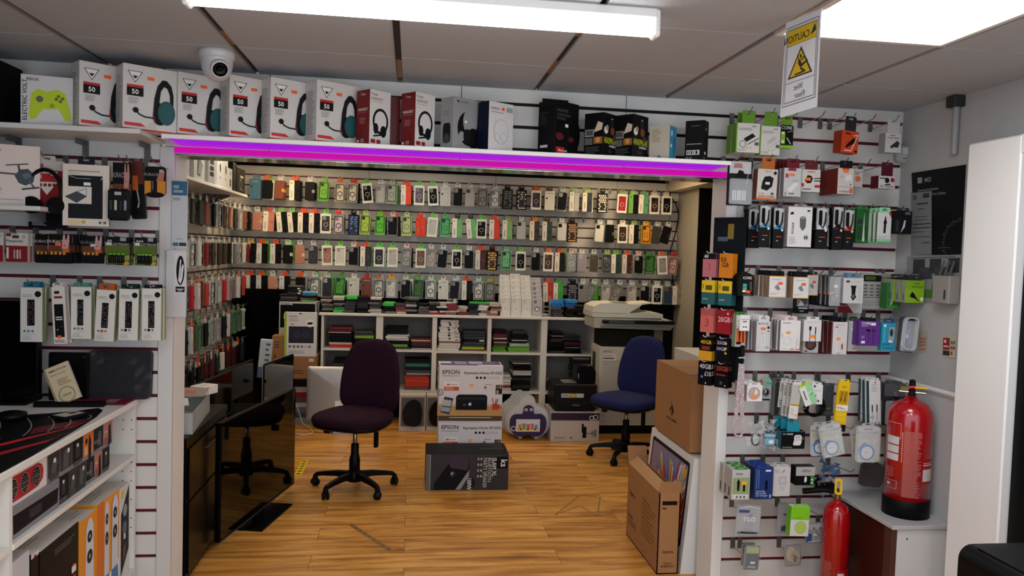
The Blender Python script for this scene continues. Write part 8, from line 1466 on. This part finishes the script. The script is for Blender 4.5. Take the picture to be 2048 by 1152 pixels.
for k, (x0, y0, x1, y1) in enumerate(((-1.38, -.45, -1.27, -.72), (-1.32, -.42, -1.22, -.66), (-1.27, -.40, -1.19, -.60), (-1.45, -.5, -1.36, -.78), (-1.22, -.36, -1.17, -.46))):
    n = 6; P = [(x0+(x1-x0)*s/n+.02*math.sin(math.pi*s/n), y0+(y1-y0)*s/n) for s in range(n+1)]; top_poly(b, [(x-.0025, y) for x, y in P]+[(x+.0025, y) for x, y in P[::-1]], zt+.0008, .0001, M('8a8088', .5))
b.build('mat', t)
t = thing('keyboard', 'black keyboard lying on the mat at the left picture edge', 'keyboard', (-1.33, -1.02, zt+.001), math.radians(100)); b = MB(); b.box(-.22, .22, -.07, .07, 0, .014, M('101012', .4), bev=.003); b.build('case', t); b = MB()
for r in range(5):
    for c in range(14): b.box(-.21+.030*c, -.184+.030*c, -.06+.025*r, -.038+.025*r, .014, .019, M('19191b', .4))
b.build('keys', t)
t = thing('hard_drive', 'silver labelled bare drive lying on the black mat', 'drive', (-1.245, -.43, zt+.0015), math.radians(62)); MB().box(-.05, .05, -.035, .035, 0, .012, M('1a1a1c', .4), bev=.001).build('case', t); b = MB(); b.box(-.042, .042, -.029, .029, .012, .0125, M('b4b2ae', .4)); b.box(.0, .03, -.01, .015, .0125, .0128, M('222')if 0 else M('222222')); b.build('label', t)
carton('sound_remote', 'flat black bar lying across the worktop before the magenta book', 'device', (-1.46, -.235, ZT+.0005), .26, .035, .02, '0d0d0e', rz=.05, bev=.004)
o = carton('book', 'magenta folder lying flat at the far corner of the worktop', 'folder', (-1.40, -.175, ZT+.0005), .265, .13, .006, '6e0f2c', (('T', 'R .65 .1 .82 .7 8d7078/R .1 .3 .3 .45 a05a70/O .42 .4 .06 .015 a05a70'),), rz=-.02)
t = thing('leaflet_stand', 'cream price leaflet leaning to the left on the black bar', 'leaflet', (-1.33, -.215, ZT+.022), 0, ry=math.radians(-24), rx=math.radians(-8)); b = MB(); b.box(-.045, .045, 0, .002, 0, .155, M('c9b48f', .5)); b.T = Matrix.Translation((-.045, 0, 0)); b.art(.09, .155, "T .1 .86 .05 2a241c IMMERSIVE INK/T .12 .76 .035 55483a Dynamic Photovision/D .3 .46 .9 .64 4 8d7c60/O .5 .2 .36 .05 8d8068/X .5 .17 .06 6a5c48 £20.00"); b.build('leaflet', t); b = MB(); b.box(-.054, .045, .006, .012, 0, .155, film(.1, .35)); b.box(-.052, -.049, 0, .03, .0, .155, M('a8956e', .4)); b.build('holder', t)
t = thing('monitor', 'big black monitor standing at the left picture edge on the worktop', 'monitor', (0, 0, 0)); b = MB(); b.box(XL+.012, -1.475, -.16, -.12, .965, 1.345, M('060607', .35), bev=.004); b.box(XL+.02, -1.5, -.20, -.06, ZT+.0005, .945, M('060607', .4), bev=.003); b.box(-1.63, -1.57, -.119, -.10, .94, 1.1, M('060607', .4)); b.build('housing', t); MB().box(XL+.02, -1.482, -.1615, -.16, .975, 1.338, M('030304', .12)).build('screen', t)
t = thing('monitor', 'lower black screen standing between the big monitor and the wrapped bag', 'monitor', (0, 0, 0)); b = MB(); b.box(-1.468, -1.318, -.085, -.06, ZT+.0005, 1.128, M('08080a', .4), bev=.003); b.build('housing', t); b = MB(); b.box(-1.33, -1.327, -.0855, -.085, 1.11, 1.113, M('8d8d90')); b.build('power_light', t)
t = thing('wrapped_bag', 'black laptop bag in shiny film leaning on the slatted wall', 'bag', (-1.198, -.062, ZT+.001), 0, rx=math.radians(-5)); b = MB(); b.prism(rrect(-.128, .118, 0, .205, .02), 0, .035, M('0d0c0e', .35)); b.build('bag', t); b = MB(); R = random.Random(8); V = []; F = []
for i in range(9):
    for j in range(8): V.append((-.134+.0325*i, -.004-R.uniform(0, .006), .001+.0295*j))
for i in range(8):
    for j in range(7): F.append((i*8+j, (i+1)*8+j, (i+1)*8+j+1, i*8+j+1))
b.add(V, F, M('55555a', .1, 0, 0, .22)); b.build('film', t)
t = thing('round_gadget', 'round black gadget with cable at the left picture edge', 'gadget', (-1.43, -.46, ZT+.006)); b = MB(); b.lathe([(0, 0), (.05, 0), (.05, .02), (.03, .026), (0, .026)], 0, 0, M('0d0d0e', .4), 24); b.build('body', t); MB().tube([(.04, 0, .01), (.08, .06, .002), (.16, .10, .004), (.24, .06, .002), (.25, .02, .002)], .003, M('0d0d0e', .4), 6).build('cable', t)
# ================================================================ last small things
for lab, pts in (('white paper sheet hanging in the dark alcove at the right', ((1401, 404), (1418, 404), (1417, 486), (1399, 490))), ('lower white sheet in the dark alcove beside the card rack', ((1386, 634), (1402, 632), (1401, 706), (1386, 712)))):
    P = [AX(u, v, 2.86) for u, v in pts]; b = MB(); b.add([tuple(p) for p in P], [(0, 1, 2, 3)], M('c9c4b8', .5)); b.add([(p.x+.002, p.y, p.z) for p in P], [(3, 2, 1, 0)], M('c9c4b8', .5)); tag(b.build('paper_sheet'), lab, 'paper')
def wire(pts, r, c, y): return MB().tube([tuple(AY(u, v, y)) for u, v in pts], r, M(c, .4), 6)
tag(wire(((1337, 352), (1340, 392), (1352, 408), (1358, 430), (1350, 470), (1341, 500), (1346, 560), (1352, 640)), .006, '0c0c0d', YB-.03).build('power_cable'), 'black cable drooping down the right end of the back wall', 'cable')
tag(wire(((1331, 346), (1336, 400), (1344, 470), (1350, 520), (1350, 600)), .004, 'a8a59e', YB-.02).build('power_cable'), 'thin grey cable beside the black one at the right end of the back wall', 'cable')
